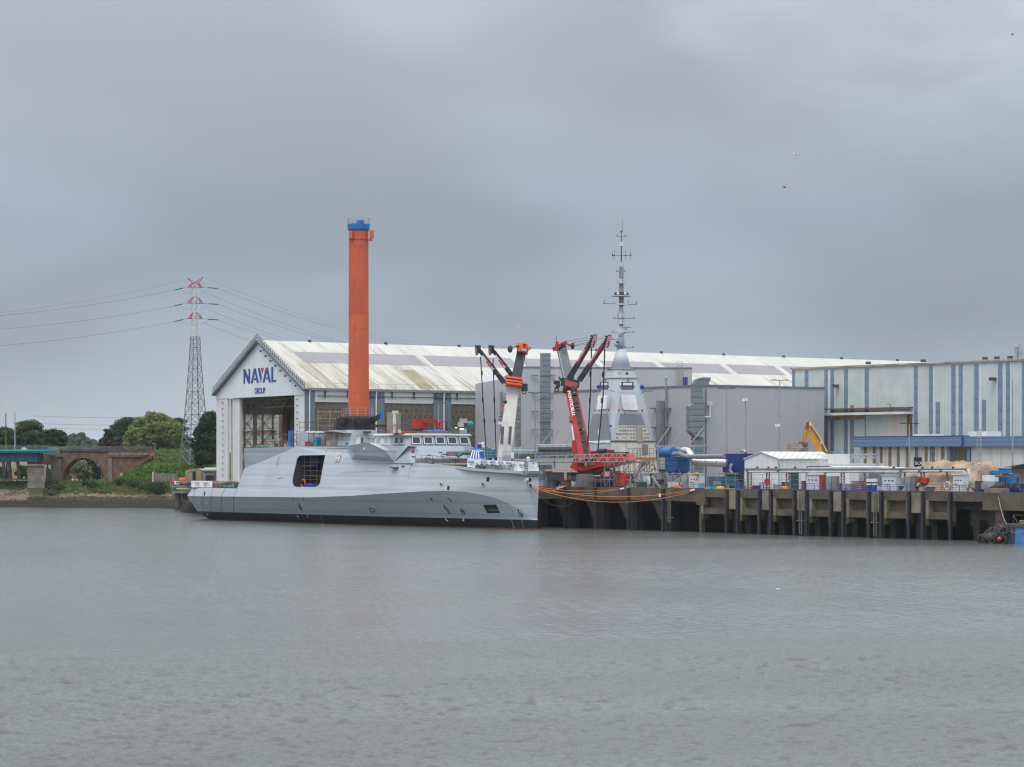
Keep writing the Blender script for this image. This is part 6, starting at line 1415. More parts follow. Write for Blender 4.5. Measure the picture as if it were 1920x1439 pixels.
tag(m.build('scaffold_tower', mat('scaffold_tan', (.30, .24, .18), .7, .2, 1)), 'scaffold tower beside the foot of the orange column', 'scaffold')
# ------------------------------------------------------------------ white mobile crane
DW = 526
wc = thing('mobile_crane', 'pale grey mobile crane with black and orange boom head behind the bow', 'mobile crane', W(945, 862, DW).xy.to_3d()+Vector((0, 0, ZQ)))
CRW = mat('crane_pale', (.62, .60, .56), .5, .06, .6, streak=.1); CRB = mat('crane_black', (.03, .035, .042), .45, .2, 1)
def bm4(mb, a, b, wa, wb, D0, D1, dep): # boom between two pixels with pixel widths
    p, q = W(*a, D0), W(*b, D1); ax = (q-p).normalized(); side = ax.cross(Vector((0, 1, 0))).normalized(); dp = ax.cross(side).normalized()
    w0, w1 = wa/K*D0/2, wb/K*D1/2
    return mb.hexa([p-side*w0-dp*dep/2, p+side*w0-dp*dep/2, p+side*w0+dp*dep/2, p-side*w0+dp*dep/2, q-side*w1-dp*dep/2, q+side*w1-dp*dep/2, q+side*w1+dp*dep/2, q-side*w1+dp*dep/2])
m = MB(); bm4(m, (939.5, 905), (962, 727), 27, 22, DW-3, DW+3, 2.0); m.build('main_boom', CRW, wc)
m = MB(); bm4(m, (966.5, 717), (978, 660), 19, 17, DW+3, DW+5, 1.7); m.build('inner_boom', CRB, wc)
m = MB(); m.add([], []); 
for dy, w_ in ((712, 32), (718, 34), (723, 30)): bm4(m, (963, dy+1.6), (963.5, dy-2), w_, w_+1, DW+1.5, DW+1.6, 2.6)
m.pieces('boom_collar', ORC, wc)
m = MB(); bm4(m, (979, 662), (981, 647), 21, 19, DW+4, DW+4.4, 2.0)
for p_ in ((971, 650, 970, 645), (983, 648, 984, 645), (988, 656, 991, 655)): bm4(m, (p_[0], p_[1]), (p_[2], p_[3]), 6, 4, DW+3, DW+3.2, 1.2)
m.build('boom_head', ORC, wc)
m = MB(); m.tube([W(979, 657.5, DW+2.5), W(988, 658, DW+2.5)], .32, 10); m.tube([W(973, 652, DW+2.9), W(973.4, 659, DW+2.9)], .2, 8); m.pieces('head_sheave', STEEL, wc)
def jib(a, b, D, parent, nm, blk, plate_, stripe, wd=9.5, head=True):
    m = MB(); bm4(m, a, b, wd, wd*.72, D, D-1, 1.0); j = m.build(nm, blk, parent)
    p0 = (lerp(a[0], b[0], .35), lerp(a[1], b[1], .35)); p1 = (lerp(a[0], b[0], .82), lerp(a[1], b[1], .82))
    dx, dy = b[0]-a[0], b[1]-a[1]; L_ = math.hypot(dx, dy); nx, ny = -dy/L_, dx/L_
    if nx > 0 and parent is wc or nx < 0 and parent is not wc: pass
    s_ = -1 if parent is wc else (-1)
    o_ = 2.0*(1 if nx*s_ > 0 else -1)
    q0_, q1_ = (p0[0]+nx*o_, p0[1]+ny*o_), (p1[0]+nx*o_, p1[1]+ny*o_)
    m = MB(); bm4(m, q0_, q1_, wd*.42, wd*.36, D-.75, D-1.5, .15); m.build('jib_plate', plate_, j)
    for t in stripe[0]:
        m = MB(); c0x = (lerp(q0_[0], q1_[0], t), lerp(q0_[1], q1_[1], t)); c1x = (lerp(q0_[0], q1_[0], t+.11), lerp(q0_[1], q1_[1], t+.11)); bm4(m, c0x, c1x, wd*.3, wd*.3, D-.9-.7*t, D-.95-.7*t, .15); m.build('jib_lettering_block', stripe[1], j)
    return j
for a, b, D in (((945, 718), (897.5, 655), DW+1), ((966, 712), (922.5, 655), DW+4)):
    j = jib(a, b, D, wc, 'support_jib', CRB, PLAST, ((.30, .42, .56), INKR))
    m = MB(); bm4(m, (b[0]-2, b[1]+8), (b[0]-1, b[1]-7), 9, 11, D-1, D-1, 1.2); bm4(m, (b[0]-3.5, b[1]+11), (b[0]-3, b[1]-2), 4, 7, D-1.2, D-1.2, 1.6); m.build('jib_head', CRB, j)
    m = MB()
    for k in range(5): m.box(W(b[0]-5.8+k*.4, b[1]-1+k*3, D-2), (.35, .2, .22), .5)
    m.pieces('warning_stripe', mat('stripe_pink%d' % int(b[0]), (.6, .2, .2), .5), j)
    m = MB()
    for t in (.25, .4, .55, .7): m.box(W(lerp(a[0], b[0], t)+2, lerp(a[1], b[1], t)-1.5, D-1), (.6, .3, .08), 0)
    m.pieces('walk_plate', STEEL, j)
m = MB(); m.tube([W(901, 669, DW), W(905, 740, DW-1), W(911.5, 850, DW-2)], .11, 5); m.build('stay_cable', INKK, wc)
m = MB(); m.tube([W(924.5, 672, DW+3), W(926.5, 740, DW+1), W(930, 845, DW)], .11, 5); m.build('stay_cable', INKK, wc)
for p_ in ((903.5, 700), (905, 750), (908, 790), (925.5, 700), (926.5, 750), (928, 790)): m = MB(); m.tube([W(p_[0], p_[1]-4, DW-.6), W(p_[0]+.3, p_[1]+4, DW-.6)], .2, 6); m.build('cable_joint', INKK, wc)
m = MB()
for y0_, y1_ in ((652, 653), (653, 657)): m.bar(W(903, y0_, DW+2), W(971, y1_-2, DW+3), .06)
m.build('head_cables', STEELD, wc)
m = MB(); m.bar(W(960, 652, DW+3), W(972, 649, DW+3), .12); m.ball(W(956.5, 655, DW+3), .75, 8, (.7, .5, 1.0)); m.build('sheave_arm', CRB, wc)
for a, b in (((943, 798), (938, 872)), ((957.5, 798), (952, 872))):
    m = MB(); bm4(m, a, b, 5.5, 6, DW-4, DW-4, .55); ry = m.build('luffing_ram', WHITEP, wc); m = MB(); bm4(m, (a[0]-.3, a[1]+2), (lerp(a[0], b[0], .45), lerp(a[1], b[1], .45)), 5.6, 5.6, DW-4.4, DW-4.4, .3); m.build('ram_cover', mat('ram_grey%d' % int(a[0]), (.12, .12, .135), .5), ry)
m = MB(); bm4(m, (934, 793.5), (962, 795), 5, 5, DW-3.5, DW-3.5, 1.0); m.build('ram_crosshead', WHITEP, wc)
m = MB(); m.ball(W(947, 754, DW-3), .42, 8); m.build('cable_drum', CRB, wc)
# letters up the side of the pale boom
for k, (ch_, x_, y_) in enumerate((('F', 950.5, 739), ('O', 948.6, 746), ('S', 945.5, 761), ('E', 943.5, 767.5), ('L', 941.5, 774), ('E', 940, 780), ('V', 938.5, 786))):
    m = MB()
    if k == 3: bm4(m, (x_-.6, y_+2.6), (x_+.6, y_-2.6), 4, 4, DW-5, DW-4.9, .1); m.build('boom_mark', ORC, wc)
    else: text_mesh(m, ch_, W(x_, y_+2, DW-4.6), Vector((.22, 0, 1)), Vector((-1, 0, .22)), .42, 0, bold=.03); m.build('boom_letter', INKK, wc, fix=False)
m = MB(); m.box(W(983.5, 727, DW+2), (1.25, 1.0, 1.5)); m.torus(W(983, 736, DW+2), (0, 1, 0), .32, .1); hk = m.build('hook_block', CRB, wc)
m = MB()
for d_ in (-.3, .3): m.bar(W(983, 720, DW+2)+Vector((d_, 0, 0)), W(985, 660, DW+3)+Vector((d_, 0, 0)), .05)
m.build('hoist_rope', STEEL, hk)
m = MB(); m.tube([W(977, 729, DW+1), W(978, 729, DW+1)], .35, 8); m.build('hook_cheek', REDP, hk)
m = MB(); m.box(W(940, 902, DW), (12, 3, 2.6), .3); m.box(W(930, 893, DW), (4, 3, 2.2), .3); m.build('carrier', CRW, wc)
# ------------------------------------------------------------------ red crane
DR = 506
rc = thing('mobile_crane', 'big red mobile crane lettered PONTICELLI with grey upper boom and two black red jibs', 'mobile crane', W(1100, 862, DR).xy.to_3d()+Vector((0, 0, ZQ)))
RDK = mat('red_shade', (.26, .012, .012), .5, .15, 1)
a_, b_ = (1098, 865), (1070, 725)
m = MB(); bm4(m, a_, b_, 26, 22, DR-2, DR+3, 1.5); mbm = m.build('main_boom', REDP, rc)
for t0, t1 in ((.25, .36), (.67, .70), (.77, .86), (.03, .13), (.135, .2), (.42, .50), (.505, .58), (.585, .66), (.71, .76), (.88, .93), (.94, .995), (.19, .24), (.37, .4)):
    m = MB(); f_ = lambda t: (lerp(a_[0]+4.5, b_[0]+4, t), lerp(a_[1], b_[1], t)); bm4(m, f_(t0), f_(t1), 8.5, 7.5, lerp(DR-2, DR+3, t0)-1.25, lerp(DR-2, DR+3, t1)-1.25, .9); m.build('tread_plate', mat('tread%d' % int(t0*100), (.035, .038, .045), .7), mbm)
m = MB(); m.torus(W(1093, 804.5, DR-1.4), (0, 1, .1), .2, .06); m.torus(W(1080, 750.5, DR+.6), (0, 1, .1), .2, .05); m.torus(W(1077, 738, DR+.9), (0, 1, .1), .2, .05); m.pieces('white_ring', WHITEP, mbm)
dirb = (W(*b_, DR+3)-W(*a_, DR-2)).normalized()
m = MB(); f_ = (1067.5+2.0, 757+2); text_mesh(m, 'PONTICELLI', W(1068.6, 756.5, DR-.2), -dirb, Vector((1, 0, .2)), .52, 0, bold=.03, xs=1.25); m.build('boom_lettering', INKW, mbm, fix=False)
m = MB(); bm4(m, (1068, 722), (1052.5, 652), 22, 18, DR+3, DR+6, 1.6); ub = m.build('upper_boom', mat('boom_slate', (.125, .15, .165), .45, .08, .8), rc)
m = MB(); bm4(m, (1061, 720), (1046.5, 655), 1, 1, DR+2, DR+5, .3); m.build('boom_ridge', STEEL, ub)
m = MB(); bm4(m, (1067, 733), (1070, 722), 22, 26, DR+2, DR+3, 2.2); m.build('boom_collar', RDK, rc)
m = MB(); bm4(m, (1052, 716), (1086, 721), 15, 14, DR+3, DR+3, 1.6); bm4(m, (1062, 730), (1048, 707), 5, 3, DR+1, DR+1, .5); m.build('jib_hinge', CRB, rc)
m = MB(); bm4(m, (1039, 655), (1060, 643), 7, 6, DR+5, DR+6, 1.5); bm4(m, (1042, 658), (1045, 641), 6, 6, DR+5, DR+5, 1.2); bm4(m, (1058, 644), (1070, 648), 3, 3, DR+5, DR+5, .6); m.build('boom_head', REDP, rc)
m = MB(); m.ball(W(1055.5, 646.5, DR+4), .5, 8, (1, .6, 1.1)); m.ball(W(1073.5, 649, DR+4), .5, 8, (.8, .5, 1.3)); m.pieces('sheave', CRB, rc)
m = MB(); m.tube([W(1043, 642, DR+5), W(1043.5, 633, DR+5), W(1042.5, 629.5, DR+5)], .05, 5); m.build('anemometer_rod', STEELD, rc)
for k, (a, b, D) in enumerate((((1068, 709), (1109, 640), DR+3), ((1086, 714), (1136, 641), DR-1))):
    m = MB(); bm4(m, a, b, 11, 9, D, D-1, 1.2); j = m.build('support_jib', CRB, rc)
    t0, t1 = (.30, .98); dx, dy = b[0]-a[0], b[1]-a[1]; L_ = math.hypot(dx, dy); nx, ny = dy/L_*2.3, -dx/L_*2.3
    p0, p1 = (lerp(a[0], b[0], t0)+nx, lerp(a[1], b[1], t0)+ny), (lerp(a[0], b[0], t1)+nx, lerp(a[1], b[1], t1)+ny)
    p0 = (lerp(a[0], b[0], t0)-abs(nx), lerp(a[1], b[1], t0)-abs(ny)); p1 = (lerp(a[0], b[0], t1)-abs(nx), lerp(a[1], b[1], t1)-abs(ny))
    m = MB(); bm4(m, p0, p1, 4.6, 3.8, D-.8, D-1.7, .15); pl_ = m.build('jib_plate', mat('plate_red%d' % k, (.45, .05, .04), .5), j)
    m = MB(); q0_, q1_ = (lerp(a[0], b[0], .32)+3, lerp(a[1], b[1], .32)+2.2), (lerp(a[0], b[0], .85)+3, lerp(a[1], b[1], .85)+2.2); bm4(m, q0_, q1_, 2.6, 2.4, D-.8, D-1.6, .1); m.build('jib_plate', mat('plate_dark%d' % k, (.16, .03, .025), .6), j)
    m = MB(); text_mesh(m, 'PONTICELLI', W(lerp(p0[0], p1[0], .42), lerp(p0[1], p1[1], .42), D-1.9), (dx, 0, -dy), (-(-dy), 0, dx), .30, 0, bold=.03, xs=1.1); m.build('jib_lettering', INKW, pl_, fix=False)
    m = MB(); bm4(m, (b[0]-1, b[1]+10), (b[0]+4, b[1]-10), 11, 12, D-1, D-1, 1.6); bm4(m, (b[0]+5, b[1]+4), (b[0]+7, b[1]-12), 7, 7, D-1.2, D-1.2, 1.8); hd = m.build('jib_head', CRB, j)
    m = MB()
    for q in range(6): m.box(W(b[0]+1+q*1.0, b[1]+8-q*3.3, D-2.2), (.42, .15, .22), .4); m.box(W(b[0]+8+.6*math.sin(q), b[1]+7-q*3.3, D-2.3), (.3, .15, .22), .4)
    for q in range(3): m.box(W(b[0]-6+q*2.0, b[1]+1-q*4.0, D-2.0), (.35, .15, .2), .4)
    m.pieces('warning_stripe', mat('stripe_pk%d' % k, (.72, .42, .44), .5), j)
for a, b, c_ in (((1109, 652), (1107, 740), (1101, 852)), ((1134, 654), (1131, 740), (1120.5, 850))):
    m = MB(); m.tube([W(*a, DR), W(*b, DR-1), W(*c_, DR-2)], .13, 5); cbx = m.build('stay_cable', INKK, rc)
    for t in (.25, .5, .8): m = MB(); q = (lerp(a[0], c_[0], t)+(1.2 if t == .5 else 0), lerp(a[1], c_[1], t)); m.tube([W(q[0], q[1]-5, DR-1.2), W(q[0]-.4, q[1]+5, DR-1.2)], .2, 6); m.build('cable_joint', INKK if t != .8 else WHITEP, cbx)
m = MB()
for a, b in (((1059, 641.5), (1103, 633)), ((1075, 643), (1103, 638)), ((1078, 648), (1103, 642)), ((1060, 651), (1100, 646)), ((1119, 637), (1130, 634))): m.bar(W(*a, DR+4), W(*b, DR+1), .06)
m.build('head_cables', STEELD, rc)
m = MB(); m.box(W(1044, 721, DR+2), (1.2, .9, 1.35)); m.torus(W(1043.7, 731.5, DR+2), (0, 1, 0), .34, .12); hk = m.build('hook_block', CRB, rc)
m = MB(); m.tube([W(1039.5, 724, DR+1), W(1039.5, 724, DR+.6)], .35, 8); m.build('hook_cheek', mat('cheek_pink', (.6, .3, .3), .5), hk)
m = MB()
for d_ in (-.15, .2): m.bar(W(1043.5, 714, DR+2)+Vector((d_, 0, 0)), W(1043, 658, DR+5)+Vector((d_, 0, 0)), .04)
m.build('hoist_rope', STEEL, hk)
m = MB(); m.tube([W(1079, 872, DR-3), W(1076, 826, DR-3)], .42, 10); m.build('luffing_cylinder', REDP, rc)
m = MB(); m.tube([W(1076, 827, DR-3), W(1071, 790, DR-2.5)], .17, 8); m.build('piston_rod', WHITEP, rc)
m = MB(); bm4(m, (1068, 789), (1074, 793), 5, 5, DR-2.5, DR-2.5, .8); bm4(m, (1069, 787), (1067, 780), 2, 1, DR-2.5, DR-2.5, .3); m.build('ram_bracket', RDK, rc)
FRD = quay(4)
def rbox(mb, a, b, y0_, y1_, o0=0, dep=3): return mb.fbox(FRD, FRD.s(a), FRD.s(b), FRD.z(y1_, (a+b)/2), FRD.z(y0_, (a+b)/2), o0-dep, o0)
m = MB(); m.fpoly(FRD, [(FRD.s(a), FRD.z(b, a)) for a, b in ((1068, 877), (1074, 866), (1090, 852), (1165, 852), (1172, 862), (1166, 868), (1150, 872), (1122, 876), (1096, 884), (1078, 882))], -3, 0); m.build('superstructure', REDP, rc)
m = MB(); rbox(m, 1112, 1123, 846, 854, .2, 1.2); m.pieces('winch_cheek', REDP, rc)
m = MB(); m.tube([FRD.px(1122, 846.5, -.2), FRD.px(1136, 846.5, -.2)], .5, 12); m.build('winch_drum', CRB, rc)
m = MB(); rbox(m, 1137, 1145, 844, 853, .1, 1); rbox(m, 1100, 1113, 846.5, 853, -.2, 1.2); m.pieces('winch_housing', RDK, rc)
m = MB(); rbox(m, 1142, 1171, 848, 851.5, -.2, 1.0); rbox(m, 1095, 1112, 849, 853, .05, .5); m.pieces('engine_cover', CRB, rc)
m = MB(); rbox(m, 1083, 1094, 868.5, 874.5, .08, .1); m.build('cab_window', GLASSD, rc)
m = MB(); rbox(m, 1104, 1115, 868.5, 872, .06, .05); m.build('grey_marking', mat('mk', (.5, .3, .3), .5), rc)
m = MB(); text_mesh(m, 'PI', FRD.px(1098.5, 874, .08), V3(FRD.d, 0), up, .6, 0, bold=.06); m.build('boom_lettering', INKW, rc, fix=False)
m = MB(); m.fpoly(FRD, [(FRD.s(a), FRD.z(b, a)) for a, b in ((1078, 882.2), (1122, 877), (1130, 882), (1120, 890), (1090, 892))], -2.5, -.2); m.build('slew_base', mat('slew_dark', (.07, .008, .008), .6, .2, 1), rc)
m = MB(); rbox(m, 1024, 1145, 893.5, 903, -.1, 2.6); m.build('carrier_chassis', mat('carrier_dark', (.05, .056, .065), .6, .2, 1), rc)
m = MB(); rbox(m, 1023, 1070, 886, 893.3, -.1, 2.6); m.build('carrier_deck', mat('carrier_dark2', (.06, .065, .075), .6, .2, 1), rc)
m = MB(); rbox(m, 1023.5, 1080, 880.6, 883.5, .3, 1.2); m.build('timber_beam', mat('timber', (.50, .38, .22), .8, .15, 1), rc)
m = MB(); m.fpoly(FRD, [(FRD.s(a), FRD.z(b, a)) for a, b in ((1126, 892), (1130, 884.5), (1146, 884.5), (1151, 893)) ], -2.4, .1); cbn = m.build('carrier_cab', REDP, rc)
m = MB(); text_mesh(m, 'PONTI', FRD.px(1138.5, 889.2, .14), V3(FRD.d, 0), up, .30, 0, bold=.05); text_mesh(m, 'CELLI', FRD.px(1138.5, 892.6, .14), V3(FRD.d, 0), up, .30, 0, bold=.05); m.build('cab_lettering', INKW, cbn, fix=False)
for p_ in (1040, 1056, 1110, 1118, 1130, 1139, 1152):
    c_ = FRD.px(p_, 907.5, -.3); m = MB(); m.tube([c_-V3(FRD.n*.5, 0), c_+V3(FRD.n*.2, 0)], .72, 14); wh = m.build('wheel', RUBBER, rc)
    m = MB(); m.tube([c_+V3(FRD.n*.2, 0), c_+V3(FRD.n*.3, 0)], .4, 12); m.build('rim', REDP, wh)
for p_ in (1066, 1203):
    F = FRD; o_ = .8; m = MB(); x0 = F.s(p_); z0_, z1_ = F.z(904, p_), F.z(886, p_)
    if p_ == 1203: z0_, z1_ = F.z(901, p_), F.z(885, p_)
    m.fbox(F, x0-.2, x0+.2, z0_, z1_, .6, .9); pl_ = m.build('outrigger_leg', WHITEP, rc)
    m = MB()
    for k in range(4): z_ = lerp(z0_, z1_, k/4); m.prism([F.pt(x0-.2, z_, .91), F.pt(x0-.2, z_+.2, .91), F.pt(x0+.2, z_+.42, .91), F.pt(x0+.2, z_+.2, .91)], V3(F.n*.02, 0))
    m.pieces('hazard_stripe', INKR, pl_)
# cream container and red hood on trolley
ccn = qmesh('cream_container', 'cream container under the crane chassis right of the bow', 'container', mat('cream', (.50, .43, .28), .6, .06, .6), 1024, 1050, 894, 910, 5, 2.4)
F = quay(1.6); rh = qthing('red_trolley', 'red domed hood on a small wheeled frame at the quay edge', 'trolley', 1162, 1.6)
m = MB(); pts = [(1153.5, 912), (1153.8, 893), (1155.5, 888.5), (1159, 886.5), (1165, 886.5), (1169, 888.5), (1170.8, 893), (1171, 912)]
m.fpoly(F, [(F.s(a), F.z(b, a)) for a, b in pts], -1.2, 0); hd = m.build('hood', mat('hood_red', (.58, .06, .045), .5, .1, 1), rh)
m = MB(); m.fbox(F, F.s(1155), F.s(1169), F.z(903.6, 1162), F.z(902, 1162), .0, .04); m.build('pale_stripe', YELL, hd)
m = MB(); m.fbox(F, F.s(1152.5), F.s(1171.5), F.z(915, 1162), F.z(912.2, 1162), -1.3, .1); m.build('frame', STEELD, rh)
m = MB()
for p_ in (1155, 1169): m.tube([F.px(p_, 916.5, -.2), F.px(p_, 916.5, .1)], .22, 10)
m.pieces('wheel', RUBBER, rh)
# ------------------------------------------------------------------ mast block on its stand
MS = 1.0675
def Wm(a, b, D): return W(a, b, D*MS)
u2, v2 = Vector((.883, .469)), Vector((-.469, .883)); MC = Wm(1147.6, 862, 489).xy+(u2+v2)*4.55*MS
mk = thing('mast_block', 'grey faceted integrated mast block with tall antenna spire standing on the quay', 'ship mast', (MC.x, MC.y, 10.2), math.atan2(.469, .883))
MGREY = mat('mast_grey', (.45, .50, .55), .5, .04, .2, streak=.06, streakcol=(.3, .33, .36)); MDK = mat('mast_dull', (.22, .255, .29), .6, .05, .3)
def zm(py): return zat(py, 494*MS)
def octo(a, c, z):
    a, c = a*MS, c*MS
    return [V3(MC+u2*x+v2*y, z) for x, y in ((-a+c, -a), (a-c, -a), (a, -a+c), (a, a-c), (a-c, a), (-a+c, a), (-a, a-c), (-a, -a+c))]
def mlev(name, levs, m_, smooth=False): mm = MB(); loft(mm, [octo(*l_) for l_ in levs]); return mm.build(name, m_, mk, smooth=smooth)
mlev('pyramid', [(4.55, .03, zm(827)), (4.05, .85, zm(776)), (3.35, 1.25, zm(737))], MGREY)
mlev('upper_pyramid', [(3.2, 1.2, zm(736.8)), (2.55, .95, zm(708.8))], MGREY)
mlev('ledge', [(2.75, 1.0, zm(709.6)), (2.75, 1.0, zm(708.2))], MGREY); mlev('ledge', [(2.35, .9, zm(693)), (2.35, .9, zm(691.8))], MGREY)
mlev('sensor_house', [(2.5, .9, zm(708.6)), (2.15, .8, zm(692.2))], MGREY)
m = MB(); m.lathe(V3(MC, 0), [(2.08, zm(692)), (.85, zm(654)), (.001, zm(654))], 28); m.build('cone', MGREY, mk, smooth=True)
WB = mat('unpainted_white', (.70, .68, .62), .7, .08, .5, streak=.4, streakcol=(.30, .2, .13), grime=.15)
fr = lambda a, y: V3(MC+u2*a-v2*4.55, zm(y))
m = MB(); loft(m, [octo(4.95, .03, zm(887)), octo(4.6, .03, zm(829.5))]); m.build('base_block', WB, mk)
m = MB(); loft(m, [octo(4.7, .03, zm(829.4)), octo(4.66, .03, zm(827.2))]); m.build('rust_seam', RUST, mk)
def face(side, name, pts, m_, th=.05):           # patch on the pyramid: side 'f' right-hand face, 'l' left-hand face; pts (u -1..1, py)
    mm = MB(); P = []
    for a, y in pts:
        z = zm(y); hw = itp(z, [(zm(827), 4.55), (zm(776), 4.05), (zm(737), 3.35), (zm(708), 2.6)])
        if z < zm(828): hw = lerp(4.6, 4.95, (zm(828)-z)/(zm(828)-zm(887)))
        hw *= MS; q = (MC+u2*(a*hw)-v2*(hw+.03)) if side == 'f' else (MC-u2*(hw+.03)-v2*(a*hw)); P.append(V3(q, z))
    mm.prism(P, V3((-v2 if side == 'f' else -u2)*th, 0)); return mm.build(name, m_, mk)
face('f', 'radar_panel', [(-.62, 742), (.28, 742), (.32, 768), (.28, 770), (-.42, 770), (-.5, 767)], PLAST, .25)
face('l', 'radar_panel', [(-.66, 742), (.30, 742), (.42, 768), (-.42, 768)], PLAST, .25)
face('f', 'recess_face', [(-.62, 777), (.48, 777), (.62, 798), (-.72, 798)], MDK, .02)
face('l', 'recess_face', [(-.85, 776), (.55, 776), (.97, 826), (-.97, 826)], MDK, .03)
eqp = face('f', 'equipment_face', [(-.72, 798.3), (.62, 798.3), (.88, 826.5), (-.95, 826.5)], mat('equipment_panel', (.62, .60, .56), .8, .1, 1), .04)
rn = random.Random(3)
eb = MB()
for r_ in range(4):
    for c_ in range(12):
        uu = -.78+c_*.135; y_ = 801+r_*6.6
        if .12 < uu < .36 or rn.random() < .12 or abs(uu+.04) > .62+.08*r_: continue
        z = zm(y_); hw = itp(z, [(zm(827), 4.55), (zm(776), 4.05)]); hw *= MS; q = MC+u2*(uu*hw)-v2*(hw+.1)
        eb.box(V3(q, z), (.3+.2*rn.random(), .12, .12+.14*rn.random()), math.atan2(.469, .883))
eb.pieces('cable_gland', mat('gland_dark', (.26, .25, .23), .8, .3, 3), eqp)
face('f', 'beige_trunk', [(.14, 798), (.42, 798), (.42, 829), (.14, 829)], mat('trunk_beige', (.40, .36, .28), .7), .2)
face('f', 'door', [(.38, 834), (.66, 834), (.62, 853), (.36, 853)], mat('door_taupe', (.25, .23, .21), .7), .06)
face('f', 'walkway_strip', [(-.1, 858), (.98, 858), (.98, 861), (-.1, 861)], YELL, .12)
face('l', 'lower_panel', [(-.95, 832), (.95, 832), (.95, 852), (-.95, 852)], MGREY, .05)
face('l', 'crumpled_cover', [(-.95, 827.5), (.95, 826.5), (.9, 831), (.3, 830), (0, 832.5), (-.6, 829.5), (-.95, 831)], PLAST, .2)
pz = MB()
for k in range(46):
    uu, y_ = rn.uniform(.25, .95), rn.uniform(863, 885); z = zm(y_); hw = lerp(4.6, 4.95, (zm(828)-z)/(zm(828)-zm(887))); hw *= MS; pz.box(V3(MC+u2*(uu*hw)-v2*(hw+.03), z), (rn.uniform(.15, .5), .05, rn.uniform(.15, .4)), math.atan2(.469, .883))
pz.pieces('primer_patch', mat('primer_brown2', (.24, .17, .13), .9, .3, 2), mk)
for s_, uu, y_ in (('f', -.72, 769.5), ('f', .55, 769.5), ('l', -.7, 769), ('l', .6, 769)):
    z = zm(y_); hw = 3.95*MS; q = (MC+u2*(uu*hw)-v2*(hw+.1)) if s_ == 'f' else (MC-u2*(hw+.1)-v2*(uu*hw)); m = MB(); m.ball(V3(q, z), .27, 8, (.7, .7, 1)); m.build('red_cover', ORC, mk)
for p_ in ((1122.5, 725.5, 489), (1204, 725.5, 490)): m = MB(); m.ball(Wm(*p_), .42, 10); m.build('blue_cover', mat('cover_blue%d' % p_[0], (.01, .05, .35), .5), mk, smooth=True)
def ledge(p_, y_, w_, D): # projecting sensor shelf
    m = MB(); c_ = Wm(p_, y_, D); hwid = w_/K*D*MS/2
    m.add([c_+Vector((-hwid, -.2, 0)), c_+Vector((hwid, -.2, 0)), c_+Vector((hwid*.7, .9, -.75)), c_+Vector((-hwid*.7, .9, -.75)), c_+Vector((-hwid, 1.5, 0)), c_+Vector((hwid, 1.5, 0))], [(0, 1, 2, 3), (0, 1, 5, 4), (3, 2, 5, 4), (0, 3, 4), (1, 2, 5)]); l_ = m.build('sensor_shelf', MGREY, mk)
    m = MB(); m.box(c_+Vector((0, -.3, .35)), (hwid*1.5, .4, .85)); fr_ = m.build('sensor_frame', CRB, l_); m = MB(); m.box(c_+Vector((0, -.55, .35)), (hwid*1.15, .12, .5)); m.build('sensor_window', PLAST, l_)
    m = MB(); m.torus(c_+Vector((.1, -.3, 1.1)), (0, 1, 0), .22, .07, 8, 4); m.build('sensor_ring', CRB, l_)
ledge(1176.5, 724, 30, 488); ledge(1133, 724, 20, 489)
m = MB()
for a, b in (((1140, 692.5), (1148, 694)), ((1188, 694), (1190, 692)), ((1143, 732.5), (1152, 734.5)), ((1200, 740), (1208, 734)), ((1208, 734), (1224, 733.5)), ((1119, 735), (1112, 736)), ((1174, 700), (1176, 697))): m.bar(Wm(*a, 489), Wm(*b, 489), .12)
m.pieces('small_arm', STEELD, mk)
m = MB(); m.ball(Wm(1175.5, 701, 490), .3, 8); m.ball(Wm(1171, 776, 489), .15, 6); m.ball(Wm(1145, 799, 489), .28, 6); m.pieces('small_dome', STEELD, mk)
m = MB(); m.box(Wm(1161.5, 700, 490), (.8, .2, .5)); m.build('tan_hatch', mat('hatch_tan', (.5, .42, .3), .6), mk)
# spire
ax = V3(MC+Vector((.0, 0)), 0); DZ = 494
cxs = Wm(1165.5, 862, 494); ax = Vector((cxs.x, MC.y, 0)); zs = lambda y: zat(y, MC.y)
m = MB(); m.tube([Vector((MC.x, MC.y, zs(654.5))), Vector((ax.x, ax.y, zs(630))), Vector((ax.x+.0, ax.y, zs(607)))], [.82, .55, .42], 14); m.build('spire_foot', MGREY, mk, smooth=True)
def cyl(name, y0_, y1_, r0, r1=None, m_=MGREY, dx=0): r0, r1 = r0*1.28, (r1 if r1 is not None else r0)*1.28; mm = MB(); mm.tube([Vector((ax.x+dx, ax.y, zs(y0_))), Vector((ax.x+dx, ax.y, zs(y1_)))], [r0, r1], 14); return mm.build(name, m_, mk, smooth=False)
cyl('spire_section', 607, 580, .40, .38); cyl('spire_ring', 582, 575, .45, .22); cyl('spire_section', 575, 500.5, .38, .36, MDK); cyl('spire_section', 500.4, 492, .2, .2)
cyl('spire_pole', 492, 455, .10, .07, STEELD); cyl('spire_pole', 453.5, 435, .08, .05, STEELD); cyl('whip_antenna', 434.8, 412, .03, .02, STEELD, .2)
cyl('cup_antenna', 462.5, 455, .48, .36, MGREY); cyl('wind_sensor', 436, 433.7, .15, .15, STEELD)
cyl('platform_ring', 556.5, 554.6, 1.6, 1.5, MDK); dr_ = cyl('drum_radar', 554.5, 549, 1.15, 1.1, CRB); cyl('platform_ring', 572.4, 570, 1.1, 1.0, MGREY)
for d_ in (-.62, .6): m = MB(); m.ball((ax.x+d_*1.2, ax.y-1.42, zs(551.6)), .26, 8, (1, .3, 1)); m.build('white_lens', PLAST, dr_)
